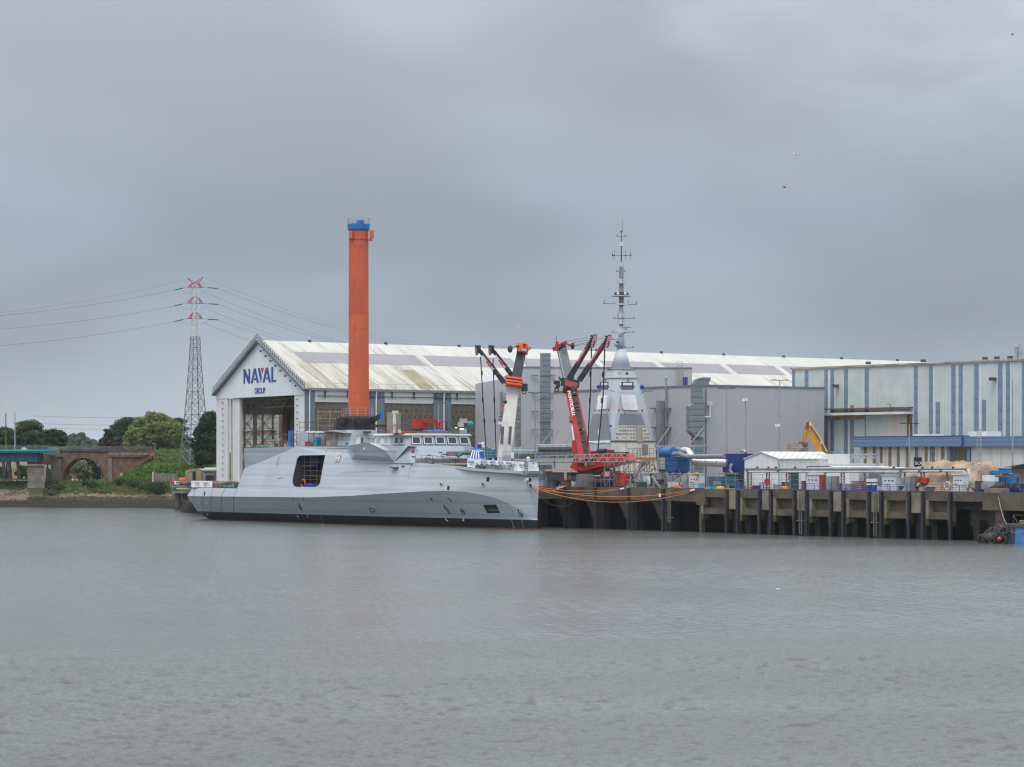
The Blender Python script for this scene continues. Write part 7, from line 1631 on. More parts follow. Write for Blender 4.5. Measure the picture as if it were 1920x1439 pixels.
for y_ in (528, 592, 604):
    cyl('antenna_collar', y_+4.5, y_+3.4, .6, .6, MGREY)
    for k in range(6):
        a = k*math.pi/3+.3; m = MB(); m.box((ax.x+math.cos(a)*.75, ax.y+math.sin(a)*.75, zs(y_)), (.16, .7, .95), a); m.build('panel_antenna', mat('panel_pale', (.50, .53, .55), .5) if k == 0 and y_ == 528 else bpy.data.materials['panel_pale'], mk)
for y_, l0, l1 in ((443.5, -8, 8), (479.5, -17, 18), (509.5, -8.5, 7), (570, -33, 0), (571.5, 0, 28), (597.5, -14, 24), (623.5, -17, 23), (652.5, 7, 22), (637, -17, -4)):
    m = MB(); m.bar((ax.x+l0*.1055, ax.y, zs(y_)), (ax.x+l1*.1055, ax.y, zs(y_-.3)), .09)
    for e_ in (l0, l1):
        if abs(e_) > 5: m.box((ax.x+e_*.1055, ax.y, zs(y_-1.2)), (.16, .16, .35))
    m.build('yard_arm', STEELD, mk)
for x_ in (-16, -13, 7.5, 17):
    m = MB(); m.bar((ax.x+x_*.1055, ax.y, zs(488)), (ax.x+x_*.1055, ax.y, zs(469)), .045); m.box((ax.x+x_*.1055, ax.y, zs(479.5)), (.22, .22, .25)); m.build('dipole', STEELD, mk)
for x_, y0_, y1_ in ((-31, 570, 564), (13, 570, 564), (28, 572, 566)): m = MB(); m.bar((ax.x+x_*.1055, ax.y, zs(y0_)), (ax.x+x_*.1055, ax.y, zs(y1_)), .06); m.ball((ax.x+x_*.1055, ax.y, zs(y1_)), .12, 6); m.build('lamp_stalk', STEELD, mk)
m = MB(); m.bar((ax.x-.1, ax.y-1.2, zs(614)), (ax.x+1.8, ax.y-1.0, zs(614.8)), .3, .18); m.bar((ax.x+.8, ax.y-1.1, zs(619.5)), (ax.x+.8, ax.y-1.1, zs(615)), .4); m.build('navigation_radar', MDK, mk)
m = MB(); m.hexa([Vector((ax.x+a, ax.y+b, zs(y_))) for a, b, y_ in ((-.6, -.5, 631), (.2, -.9, 629), (.2, .5, 629), (-.6, .5, 631), (-.5, -.5, 626), (1.3, -.9, 622.5), (1.3, .4, 622.5), (-.5, .5, 626))]); m.build('radar_shelf', MDK, mk)
m = MB(); m.hexa([Vector((ax.x+a, ax.y+b, zs(y_))) for a, b, y_ in ((-.8, -.9, 653), (.4, -.9, 653.5), (.4, .5, 653.5), (-.8, .5, 653), (-1.5, -1.1, 646.5), (.1, -1.1, 648.5), (.1, .5, 648.5), (-1.5, .5, 646.5))]); m.build('camera_shelf', MDK, mk)
m = MB(); m.ball((ax.x-.85, ax.y-.8, zs(642)), .28, 8); m.build('camera_ball', STEELD, mk)
# stand under the mast block
m = MB()
for a in (-4.4, 0, 4.4):
    for b in (-4.4, 0, 4.4): m.box(V3(MC+u2*a+v2*b, (ZQ+10.2)/2), (.4, .4, 10.2-ZQ), .49)
m.pieces('stand_leg', STEELD, mk)
# scaffold stairs and gangway
F = quay(4.0); st = thing('scaffold_stair_tower', 'steel scaffold stair tower in front of the mast block door', 'scaffold', F.pt(0, ZQ, 0))
m = MB(); scaffold(m, F, F.s(1150), F.s(1218), ZQ, F.z(868, 1200), 0, 2.2, 1.5, 1.6, .13); m.build('tower', STEEL, st)
m = MB(); railing(m, [F.px(1178, 862, 1.2), F.px(1226, 862, 1.2)], 2.0, (2.0, 1.1), .07, 1.2, .07); scaffold(m, F, F.s(1195), F.s(1206), F.z(866, 1200), F.z(842, 1200), 0, .8, 1.1, 1.4, .07); m.build('landing_rails', mat('rusty_rail', (.22, .17, .14), .7), st)
m = MB(); m.fbox(F, F.s(1178), F.s(1226), F.z(865, 1200), F.z(862.2, 1200), -.4, 1.4); m.build('landing_deck', mat('landing_boards', (.33, .28, .18), .8, .2, 1), st)
m = MB(); m.fbox(F, F.s(1207), F.s(1217), F.z(866.5, 1212), F.z(863.5, 1212), 1.45, 1.6); m.build('white_notice', WHITEP, st)
m = MB(); m.bar(F.px(1188, 902, .5), F.px(1206, 868, .5), .2, .5); m.bar(F.px(1222, 893, .5), F.px(1238, 916, .5), .15, .4); m.pieces('stair_flight', STEEL, st)
m = MB(); m.fbox(F, F.s(1210.5), F.s(1215), F.z(903, 1212), F.z(893, 1212), .3, .5); m.fbox(F, F.s(1217), F.s(1221.5), F.z(908, 1219), F.z(893, 1219), .3, .5); m.pieces('white_sheet', PLAST, st)
gw = thing('gangway', 'grey lattice truss gangway leading from the bow to the scaffold tower', 'gangway', W(1006, 866, 502)); m = MB()
for y0_, y1_ in ((855.5, 850.5), (867, 866), (861, 858)): 
    for d_ in (0, 1.4): m.bar(W(1003, y0_, 503+d_), W(1173, y1_, 492+d_), .16)
for k in range(20):
    a, b = lerp(1003, 1173, k/20), lerp(1003, 1173, (k+1)/20); ta, tb_ = lerp(855.5, 850.5, k/20), lerp(855.5, 850.5, (k+1)/20); ba, bb = 867, 866
    m.bar(W(a, ta if k % 2 else ba, 502.5-k*.55), W(b, bb if k % 2 else tb_, 502.5-k*.55), .12)
    m.bar(W(a, ta, 502.4-k*.55), W(a, ba, 502.4-k*.55), .08)
m.build('truss', mat('gangway_grey', (.34, .34, .31), .6, .1, 1), gw)
m = MB(); m.hexa([W(a, b, D) for a, b, D in ((1003, 868.5, 503), (1173, 867.5, 492), (1173, 867.5, 493.4), (1003, 868.5, 504.4), (1003, 867.3, 503), (1173, 866.3, 492), (1173, 866.3, 493.4), (1003, 867.3, 504.4))]); m.build('walkway', STEELD, gw)
m = MB(); m.bar(W(1180, 868, 491.5), W(1130, 880, 496.5), .35, .25); m.bar(W(1170, 870, 492), W(1210, 864.5, 488.5), .3, .25); m.pieces('support_arm', mat('arm_brown', (.22, .15, .09), .7), gw)
for a, b in (((1142, 878), (1156, 905)), ((1148, 877), (1162, 901)), ((1153, 876), (1150, 887))): m = MB(); m.bar(W(*a, 495), W(*b, 494), .18); m.build('strut', STEELD, gw)
m = MB(); qbox(m, 1007, 1024, 856.8, 861, 6, .5); tag(m.build('blue_canvas', BLUEB), 'small blue canvas hanging behind the gangway next to the bow', 'canvas')
m = MB(); q = quay(8); m.fbox(q, q.s(1010), q.s(1020), ZQ, q.z(872, 1015), -2, 0); tag(m.build('grey_hut', mat('hut_grey', (.12, .14, .15), .7)), 'small dark grey hut between the bow and the crane', 'hut')
# dust collector and silver ducts
dc = qthing('dust_collector', 'blue dust collector with ribbed drum on top beside the mast block', 'dust collector', 1255, 16); F = quay(16)
DCB = mat('collector_blue', (.015, .11, .30), .45, .12, .8, rib=((0, 0, 1), 1.0, .05, .4)); DCR = mat('collector_drum', (.03, .18, .45), .4, .12, .8, rib=((E.x, E.y), .55, .08, .5))
m = MB(); m.tube([F.px(1236, 848, -.5), F.px(1262, 848, -.5)], .95, 16); m.build('drum', DCR, dc)
m = MB(); m.fbox(F, F.s(1236), F.s(1271), F.z(884, 1250), F.z(856.5, 1250), -3, 0); m.build('housing', DCB, dc)
m = MB(); m.hexa([F.pt(F.s(a), F.z(b, 1260), o_) for a, b, o_ in ((1250, 892, -.5), (1262, 892, -.5), (1262, 892, -2), (1250, 892, -2), (1248, 884.2, 0), (1271, 884.2, 0), (1271, 884.2, -3), (1248, 884.2, -3))]); m.build('hopper', DCB, dc)
m = MB(); m.bar(F.px(1268, 880, .1), F.px(1274, 892, .1), .3, .9); m.build('chute', NAVYB, dc)
m = MB()
for p_ in (1238, 1252, 1269): m.bar(F.px(p_, 884, -.2), F.pt(F.s(p_), ZQ, -.2), .22)
m.build('legs', STEEL, dc)
m = MB(); m.fbox(F, F.s(1234.5), F.s(1248), F.z(881, 1241), F.z(857, 1241), .05, .15); gp_ = m.build('grille_panel', mat('grille_grey', (.16, .18, .2), .6), dc)
m = MB()
for i in range(6):
    for j in range(8): m.box(F.px(1236.2+i*2.1, 859.5+j*2.7, .18), (.13, .04, .15), yrot)
m.pieces('grille_cell', PLAST, gp_)
SIL = mat('bright_duct', (.62, .62, .60), .28, .06, 1, metal=.8, rib=((.9, .3, 0), .9, .02, .25)); SILD = mat('grey_duct', (.22, .25, .27), .5, .1, 1, rib=((.9, .3, 0), .35, .04, .4))
F = quay(17.5)
m = MB(); m.tube([F.px(a, b) for a, b in ((1271, 845.5), (1287, 845.5), (1291, 847.5), (1296, 856), (1299, 862), (1303, 866), (1308, 868), (1360, 868.5))], .72, 12); tag(m.build('silver_duct', SIL, smooth=True), 'shiny silver duct bending down from the dust collector to the navy container', 'duct')
F = quay(15.5)
m = MB(); m.tube([F.px(a, b) for a, b in ((1263, 851.5), (1275, 851), (1281, 854.5), (1290, 856.5), (1358, 856))], .45, 10); tag(m.build('grey_duct', SILD), 'thin grey ribbed duct crossing in front of the silver duct', 'duct')
# ------------------------------------------------------------------ lamp posts in the yard
def lamp(px, yt, yb, D, label, arms=2, head='flat'):
    b = W(px, 862, D); z0_ = ZQ; o = thing('lamp_post', label, 'lamp post', V3(b, z0_), 0, 'lamp posts in the shipyard')
    m = MB(); m.tube([V3(b, z0_), V3(b, zat(yt, D))], [.16, .09], 8); m.build('pole', STEEL, o)
    z1_ = zat(yt, D)
    for k in range(arms):
        sgn = -1 if k % 2 == 0 else 1; m = MB(); w_ = .9+.3*(k//2); m.bar(V3(b, z1_), V3(b, z1_)+Vector((sgn*w_, 0, .08)), .09); m.box(V3(b, z1_+.05)+Vector((sgn*(w_+.15), 0, .05)), (.7, .4, .16)); m.build('lamp_head', STEELD, o)
    return o
lamp(1362.5, 729, 900, 512, 'lamp post with four flat heads before the grey hall left of the headless mast', 4)
lamp(1398, 750, 900, 506, 'thin headless mast before the grey hall', 0)
lamp(1462, 714, 900, 508, 'tall lamp post rising above the grey hall roofline', 4)
lamp(1705, 795, 900, 470, 'floodlight mast in front of the sliding doors and sand heap', 4)
lamp(1898.5, 712, 900, 455, 'tall grey pole in front of the blue band at the right', 0)
lamp(1003.5, 737, 900, 530, 'lamp post between the two cranes with double head', 2)
lamp(822, 757, 900, 575, 'low double lamp before a grey blue hangar pier', 2)
for p_, y_, D in ((1394, 750, 505.5), (1455, 798, 507), ):
    m = MB(); m.box(W(p_, y_, D), (.5, .35, .5)); m.box(W(p_+5, y_-.5, D), (.5, .35, .5)); m.bar(W(p_, y_+1, D), W(p_+7, y_+1.5, D), .08); tag(m.build('security_camera', WHITEP), ('upper left' if y_ < 760 else 'lower right')+' white camera pair on a mast before the grey hall', 'camera')
m = MB(); F = quay(6)
for a in (1832, 1839.5):
    m.bar(F.px(a, 803, 0), F.px(a, 880, 0), .09)
    m.bar(F.px(a, 803, 1), F.px(a, 880, 1), .09)
for y_ in range(806, 880, 5): m.bar(F.px(1832, y_, 0), F.px(1839.5, y_+(2 if y_ % 2 else -1), 0), .07); m.bar(F.px(1832, y_, 1), F.px(1839.5, y_, 1), .07); m.bar(F.px(1832, y_, 0), F.px(1832, y_, 1), .07)
for y_ in (847, 856, 864): m.bar(F.px(1822, y_, .5), F.px(1832, y_, .5), .06)
for a in (1823, 1827): m.bar(F.px(a, 846, .5), F.px(a, 880, .5), .06)
tag(m.build('lattice_mast', STEEL), 'slim lattice mast with side antennas rising from the sand heap', 'mast')
# ------------------------------------------------------------------ mooring ropes
def rope(name, label, a, b, sag, r_, m_, n_=18):
    a, b = Vector(a), Vector(b); pts = [a.lerp(b, i/n_)-Vector((0, 0, sag*4*(i/n_)*(1-i/n_))) for i in range(n_+1)]
    m = MB(); m.tube(pts, r_, 6); return tag(m.build(name, m_, smooth=True), label, 'rope')
hw = hp(995.5, 912.0, .1)
b1 = q0.px(1168, 916.5, -.1); b2 = q0.px(1300, 919, -.1)
RO = mat('orange_rope', (.62, .19, .04), .7, .15, 3)
rope('mooring_rope', 'upper short orange mooring rope from the bow hole to the red trolley', hw+Vector((.1, 0, .1)), b1, .7, .055, RO)
rope('mooring_rope', 'lower short orange mooring rope ending by the red trolley', hw, b1+Vector((-1, .6, -.1)), 1.15, .055, RO)
rope('mooring_rope', 'upper long orange mooring rope to the white electrical cabinet', hw+Vector((.05, 0, -.1)), b2, 1.55, .06, RO)
rope('mooring_rope', 'lowest long orange mooring rope sagging furthest towards the white cabinet', hw+Vector((0, 0, -.15)), b2+Vector((0, 0, -.2)), 2.4, .06, RO)
rope('mooring_rope', 'short orange rope looping to the quay beam near the bow', hw+Vector((.1, 0, .05)), q0.px(1048, 916, .1), .8, .05, RO)
rope('mooring_rope', 'red brown slack line drooping in front of the dark quay bays', hp(997, 913), q0.px(1098, 922, .2), 3.2, .04, mat('rope_redbrown', (.22, .05, .04), .8))
for c_, sz, l_ in ((b1, (1.6, .2, .22), 'white splice of the short orange ropes lying on the quay edge'), (b2, (1.6, .2, .22), 'white splice of the long orange ropes at the white cabinet'), (q0.px(1049, 915, .2), (.6, .2, .5), 'white knotted end of the short orange rope')):
    m = MB(); m.bar(c_-Vector((.5, 0, .1)), c_+Vector((1.0, -.6, .25)), .28); tag(m.build('rope_splice', PLAST), l_, 'rope end')
m = MB(); m.box(rope_p := (hw.lerp(b2, .8)-Vector((0, 0, 1.55*4*.16+.1))), (.35, .2, .6)); tag(m.build('rope_tag', PLAST), 'small white tag hanging on the long orange rope', 'tag')
# ------------------------------------------------------------------ barge with tyre fenders, and the dolphin behind the stern
FBg = quay(-4); bg_ = thing('work_barge', 'blue work barge with tyre fenders at the right edge of the quay', 'barge', FBg.pt(FBg.s(1890), 0, 0), yrot)
BB = mat('barge_blue', (.06, .22, .52), .6, .2, .6, streak=.5, streakcol=(.12, .09, .07), grime=.4)
s0_ = FBg.s(1882); m = MB(); m.fbox(FBg, s0_, s0_+22, -.5, 2.6, -3.4, 1.0); m.build('hull', BB, bg_)
m = MB(); m.fbox(FBg, s0_-.3, s0_+22, 2.6, 3.05, -3.6, 1.2); m.build('deck', STEELD, bg_)
m = MB(); m.fbox(FBg, s0_+2.2, s0_+3.1, .2, 2.55, 1.02, 1.15); m.fbox(FBg, s0_+.2, s0_+.9, .8, 2.5, 1.02, 1.2); m.pieces('hull_frame', STEELD, bg_)
m = MB(); railing(m, [FBg.pt(s0_+2.6, 3.05, .8), FBg.pt(s0_+20, 3.05, .8)], 1.4, (1.4,), .1, 4, .1); m.bar(FBg.pt(s0_+2.6, 4.4, .8), FBg.pt(s0_+3.6, 3.2, .8), .1); m.build('barge_rail', STEELD, bg_)
m = MB()
for k in range(7): m.torus(FBg.pt(s0_+3.8+k*.9, 3.35+.2*math.sin(k), 0), (.3, .4, 1), .45, .1)
m.pieces('rope_coil', mat('rope_straw', (.42, .34, .16), .8, .2, 2), bg_)
cf_ = FBg.pt(FBg.s(1883), .95, 1.9)
m = MB(); m.ball(cf_, 1.05, 12, (1.9, .8, .8)); fd = m.build('float_core', mat('fender_brown', (.06, .04, .032), .9, .3, 1.5), bg_, smooth=True)
for k in range(6):
    c_ = FBg.pt(FBg.s(1861+k*7.6), .55, 2.4+.3*(k in (2, 3))); m = MB(); m.torus(c_, V3(FBg.n, .1*(k % 2))+V3(FBg.d*.35, 0), .62, .27, 16, 8); m.build('tyre', RUBBER, bg_, smooth=True)
for k in range(5):
    c_ = FBg.pt(FBg.s(1868+k*7.2), 1.75+.15*math.sin(k*2), 1.9); m = MB(); m.torus(c_, V3(FBg.n, 1.1)+V3(FBg.d*.3*(k-2), 0), .68, .27, 16, 8); m.build('tyre', RUBBER, bg_, smooth=True)
m = MB(); m.ball(FBg.pt(FBg.s(1897), .75, 2.8), .38, 8); m.build('red_float', REDP, bg_)
rope('mooring_line', 'grey slack line from the quay edge down to the barge', q0.px(1872, 933, .6), FBg.pt(s0_+1.6, 2.9, 1.0), .7, .06, mat('rope_grey', (.30, .28, .24), .8))
rope('mooring_line', 'thin pale line looping across the blue barge side', FBg.pt(s0_+.2, 2.9, 1.2), FBg.pt(s0_+7, 3.2, 1.2), 1.3, .05, bpy.data.materials['rope_grey'])
DD = 695; dl = thing('mooring_dolphin', 'steel mooring platform on two thick piles behind the stern of the frigate', 'mooring dolphin', W(345, 955, DD)); PL = mat('platform_steel', (.20, .23, .24), .6, .2, 1)
for p_ in (334, 347, 362):
    c_ = W(p_, 862, DD-1); m = MB(); m.tube([V3(c_, -1), V3(c_, .5), V3(c_, 4.6)], [1.05, .85, .85], 14); m.build('pile', mat('pile_dark%d' % p_, (.06, .05, .04), .9, .4, .8), dl, smooth=True)
def dbox(mb, a, b, y0_, y1_, d0=-2.5, d1=2.5):
    z0_, z1_ = zat(y1_, DD), zat(y0_, DD); xa, xb = W(a, 0, DD).x, W(b, 0, DD).x; return mb.box(((xa+xb)/2, DD+(d0+d1)/2, (z0_+z1_)/2), (xb-xa, d1-d0, z1_-z0_))
m = MB(); dbox(m, 322, 372, 912, 914.4); m.build('deck', PL, dl)
m = MB(); dbox(m, 325, 372, 921.5, 925); m.build('lower_beam', PL, dl)
m = MB()
for a in (324.5, 338, 352, 366):
    dbox(m, a, a+1.3, 914.5, 921.4, -2.4, -2.2)
m.pieces('post', PL, dl)
m = MB(); dbox(m, 333, 372, 915.5, 917.5, -2.7, -2.4); m.build('white_beam', WHITED, dl)
m = MB(); rl = lambda x_, y_: W(x_, y_, DD)+Vector((0, -2.3, 0)); railing(m, [rl(322, 912), rl(372, 912)], 1.2, (1.2, .7), .07, 1.8, .07); m.build('railing', STEEL, dl)
m = MB(); c_ = W(347, 903, DD); m.tube([c_+Vector((-1.5, 0, 0)), c_+Vector((1.6, 0, .0))], 1.0, 14); m.ball(c_+Vector((0, -.2, 0)), 1.05, 10, (1.45, 1, .98)); tag(m.build('red_raft', mat('raft_red', (.52, .05, .05), .6, .15, 1)), 'red covered hose drum on the mooring platform', 'drum')
m = MB(); c_ = W(332.5, 906.5, DD-1); m.tube([c_+Vector((-.7, 0, 0)), c_+Vector((.5, -.1, 0))], .55, 12); tag(m.build('white_drum', WHITEP), 'white cylinder beside the red hose drum on the mooring platform', 'drum')
m = MB(); m.ball(W(326, 903, DD), .5, 8); tag(m.build('red_buoy', REDP), 'small red buoy at the left end of the mooring platform', 'buoy')
m = MB(); m.tube([V3(q0.pt(QP(1002)-3, 0, .2), 8.2), V3(q0.pt(QP(1002)-3, 0, .2), 9.2)], .35, 8); tag(m.build('red_lifebuoy_box', REDP), 'red lifebuoy box on the quay just behind the bow', 'box')

# more yard structure behind the quay railing
for p0, p1, yt, t_, l_ in ((1044, 1078, 893, 7, 'scaffold frame behind the cream container and crane wheels'), (1236, 1290, 888, 6, 'scaffold frame with planks below the blue dust collector'), (1104, 1150, 900, 2.2, 'low scaffold frame at the crane wheels')):
    F = quay(t_); o = qthing('scaffolding', l_, 'scaffold', p0, t_); m = MB(); scaffold(m, F, F.s(p0), F.s(p1), ZQ, F.z(yt, p0), 0, -1.6, 1.9, 1.5, .1); m.build('tubes', mat('tube_%d' % p0, (.24, .23, .21), .6, .2, 1), o)
    m = MB(); m.fbox(F, F.s(p0), F.s(p1), F.z(yt, p0)-.35, F.z(yt, p0)-.28, -1.6, 0); m.build('planks', mat('planks_%d' % p0, (.30, .22, .13), .8, .25, 1), o)
for k, (p_, y_, w_, t_, mm, nm, l_) in enumerate(((1186, 905, 6, 2.6, RUST, 'gas_bottle_rack', 'rusty gas bottle rack right of the red hood'), (1228, 900, 9, 5, STEELD, 'generator', 'dark generator beneath the mast block edge'), (1336, 902, 7, 4, STEEL, 'transformer_box', 'galvanised transformer box left of the navy container'), (1379, 905, 8, 3, mat('blue_skip', (.03, .07, .22), .6, .2, 1), 'skip', 'dark blue skip below the navy container'), (1425, 906, 7, 4, WHITED, 'white_tank', 'white tank before the gabled shed wall'), (1466, 905, 5, 5, RAILB, 'blue_drum_rack', 'blue drum rack by the shed corner'), (1503, 903, 5, 2.4, RUST, 'rusty_bin', 'rusty bin left of the wide white cabinet'), (1829, 903, 6, 3, STEELD, 'control_box', 'dark control box between the sand heap and skip'), (1760, 899, 8, 5, mat('faded_orange', (.36, .14, .05), .7, .2, 1), 'tool_container', 'faded orange tool container behind the beam stack'))):
    F = quay(t_); o = qthing(nm, l_, nm.replace('_', ' '), p_, t_); z_ = F.z(y_, p_); m = MB(); m.fbox(F, F.s(p_), F.s(p_+w_), ZQ+.15, z_, -1.1, 0); m.build('body', mm, o)
    m = MB(); m.fbox(F, F.s(p_)-.06, F.s(p_+w_)+.06, z_, z_+.08, -1.16, .06); m.fbox(F, F.s(p_), F.s(p_)+.1, ZQ, z_, 0, .06); m.fbox(F, F.s(p_+w_)-.1, F.s(p_+w_), ZQ, z_, 0, .06); m.build('frame', STEELD, o)
# ------------------------------------------------------------------ left bank: bridge
DB = 760
def WB_(a, b, d=0): return W(a, b, DB+d)
br_ = thing('stone_arch_bridge', 'old brown stone arch bridge abutment carrying the railway on the left bank', 'bridge', (W(140, 0, DB).x, DB, 6.3))
STN = mat('bridge_rubble', (.17, .105, .07), .9, .35, .5, bump=.25, bscale=2.2, grime=.6, streak=.4, streakcol=(.07, .055, .045))
STG = mat('bridge_ashlar', (.235, .205, .17), .9, .2, .6, grime=.4, streak=.5, streakcol=(.08, .075, .07), rib=((0, 0, 1), .62, .05, .5))
STD = mat('bridge_dark_stone', (.10, .085, .07), .9, .3, .7, grime=.6)
def fr_(mb, pts, d0, d1): return mb.prism([WB_(a, b, d0) for a, b in pts], (0, d1-d0, 0))
def wx(a): return W(a, 0, DB).x
def wz(b): return zat(b, DB)
# spandrel wall with the arch cut out
arc = [(156+39.5*math.cos(t*math.pi/16), 905-46*math.sin(t*math.pi/16)) for t in range(17)]
outl = [(113, 846), (280, 848), (283, 860), (262, 872), (240, 898), (240, 915), (arc[0][0], 915)]+arc+[(arc[-1][0], 915), (113, 915)]
P2 = [Vector((wx(a), wz(b), 0)) for a, b in outl]; tri = tessellate_polygon([P2]); m = MB()
m.v = [Vector((p.x, DB, p.y)) for p in P2]+[Vector((p.x, DB+9, p.y)) for p in P2]; n_ = len(P2)
for t in tri: m.f.append(list(t)); m.m.append(0); m.f.append([i+n_ for i in t[::-1]]); m.m.append(0)
for i in range(n_): j = (i+1) % n_; m.f.append([i, j, j+n_, i+n_]); m.m.append(0)
m.build('spandrel_wall', STN, br_)
m = MB()
for i in range(16):
    a, b = arc[i], arc[i+1]; ao, bo = [(156+(q[0]-156)*1.09, 905+(q[1]-905)*1.09) for q in (a, b)]
    fr_(m, [a, b, bo, ao], -.12, .3)
m.build('arch_ring', mat('arch_brown', (.15, .09, .06), .9, .3, 1, grime=.4), br_)
m = MB(); fr_(m, [(88, 842), (282, 843.5), (282, 848), (88, 846)], -.3, 9.2); m.build('string_course', STD, br_)
m = MB(); fr_(m, [(202, 843.6), (281, 844.2), (281, 853), (202, 853)], -.15, 1); m.build('parapet_blocks', mat('parapet_tan', (.30, .21, .13), .9, .3, .6, grime=.5, rib=((1, 0, 0), 1.6, .04, .6)), br_)
m = MB(); fr_(m, [(202, 853.2), (276, 853.2), (262, 858), (202, 858)], -.45, 1); m.build('cornice', STD, br_)
m = MB(); fr_(m, [(281.5, 848), (288, 848), (288, 856), (281.5, 856)], -.1, 1); m.build('brick_patch', mat('brick_orange', (.42, .11, .05), .8), br_)
m = MB(); fr_(m, [(95, 857), (114, 857), (114, 935), (95, 935)], -1.0, 8); fr_(m, [(203, 858.2), (210, 858.2), (210, 905), (203, 905)], -.3, 2); m.pieces('pilaster', STG, br_)
m = MB(); fr_(m, [(70, 850.5), (95, 850.5), (95, 872), (70, 872)], -.6, 8); m.build('bearing_wall', mat('tan_ashlar', (.24, .18, .12), .9, .25, .6, grime=.5, rib=((0, 0, 1), .62, .05, .45)), br_)
m = MB(); fr_(m, [(90, 838.5), (112, 838.5), (112, 853.5), (90, 853.5)], -.8, 8); fr_(m, [(93, 853.6), (117, 853.6), (117, 857), (93, 857)], -1.3, 8); m.pieces('pier_cap', STG, br_)
m = MB(); fr_(m, [(95, 847.1), (113.5, 847.1), (113.5, 838), (95, 838)], -.2, 1); 
m.v = []; m.f = []; m.m = []
railing(m, [WB_(95, 846, 0)+Vector((0, -.1, 0)), WB_(285, 846, 0)+Vector((0, -.1, 0))], 1.25, (1.25, .95, .65, .35), .09, 1.5, .1); m.build('bridge_railing', mat('rail_grey', (.20, .205, .215), .6, .1, 1), br_)
pr_ = thing('bridge_pier', 'pale stone river pier with a blue round sign under the steel girder', 'pier', (wx(66), DB-8, 0))
m = MB(); m.hexa([WB_(a, b, d) for a, b, d in ((50.5, 952, -14), (84, 948, -14), (84, 948, -2), (50.5, 952, -2), (52, 874, -14), (83.5, 874, -14), (83.5, 874, -2), (52, 874, -2))]); m.build('shaft', STG, pr_)
m = MB(); m.hexa([WB_(a, b, d) for a, b, d in ((84.2, 948, -13), (102, 940, -3), (102, 940, 0), (84.2, 948, 0), (86, 876, -13), (94.5, 880, -3), (94.5, 880, 0), (86, 876, 0))]); m.build('shaded_flank', mat('flank_painted_shade', (.05, .045, .038), .9, .3, .7), pr_)  # the flank's shade is put into its dark stone colour
m = MB(); m.hexa([WB_(a, b, d) for a, b, d in ((50.8, 873.8, -14.4), (86, 873.8, -14.4), (86, 873.8, -1.6), (50.8, 873.8, -1.6), (50.8, 870.5, -14.4), (86, 870.5, -14.4), (86, 870.5, -1.6), (50.8, 870.5, -1.6))]); m.build('cap', STG, pr_)
c_ = WB_(75, 922, -14.2); m = MB(); m.tube([c_, c_-Vector((0, .15, 0))], .58, 18); sg1 = m.build('round_sign', mat('sign_blue', (.01, .06, .35), .5, .05), pr_)
m = MB(); m.torus(c_-Vector((0, .16, 0)), (0, 1, 0), .56, .05); m.prism([c_+Vector((x, -.18, z)) for x, z in ((.02, 0), (.38, .16), (.38, -.25))], (0, -.04, 0)); m.pieces('white_mark', WHITEP, sg1)
sb_ = thing('steel_bridge_span', 'turquoise edged blue steel railway bridge span at the left edge', 'bridge span', (wx(30), DB-8, wz(866)))
TQ = mat('turquoise_paint', (.03, .38, .36), .5, .1, .3, streak=.2, streakcol=(.03, .2, .2)); GB = mat('girder_blue', (.035, .10, .22), .5, .12, .3, rib=((1, 0, 0), 2.6, .03, .35))
m = MB(); fr_(m, [(-420, 842.5), (89.5, 843.2), (89.5, 846.5), (-420, 846)], -16, -2); m.build('walkway_edge', TQ, sb_)
m = MB(); fr_(m, [(-420, 846.2), (89.5, 846.7), (89.5, 849.6), (-420, 849.6)], -15.6, -2.2); m.build('lower_edge', mat('turquoise_low', (.02, .24, .26), .5), sb_)
m = MB(); fr_(m, [(-420, 849.8), (70, 849.8), (70, 866.3), (-420, 866.3)], -14, -4); m.build('girder', GB, sb_)
m = MB(); fr_(m, [(53, 866.5), (69, 866.5), (69, 870.3), (53, 870.3)], -13, -4); m.build('bearing', STD, sb_)
m = MB(); railing(m, [WB_(-300, 842, -15), WB_(94, 842.5, -15)], 1.0, (1.0, .72, .44, .16), .08, 2.0, .1); m.build('span_railing', bpy.data.materials['rail_grey'], sb_)
for p_, y_, l_, m_ in ((11, 775, 'rust brown catenary mast on the bridge, left of two', RUST), (28, 773, 'pale grey catenary mast on the bridge, right of two', STEEL)):
    o = thing('catenary_mast', l_, 'mast', WB_(p_, 842, -12), 0, 'catenary masts on the bridge'); b_ = WB_(p_, 842, -12); m = MB(); m.tube([b_, Vector((b_.x, b_.y, zat(y_, DB-12)))], [.17, .14], 8); m.build('pole', m_, o)
    m = MB(); t_ = Vector((b_.x, b_.y, zat(y_+25, DB-12))); m.bar(t_, t_+Vector((-.9, 0, 1.2)), .08); m.bar(t_+Vector((0, 0, -1.5)), t_+Vector((-1, 0, -1.2)), .08); m.build('bracket', STEEL, o)
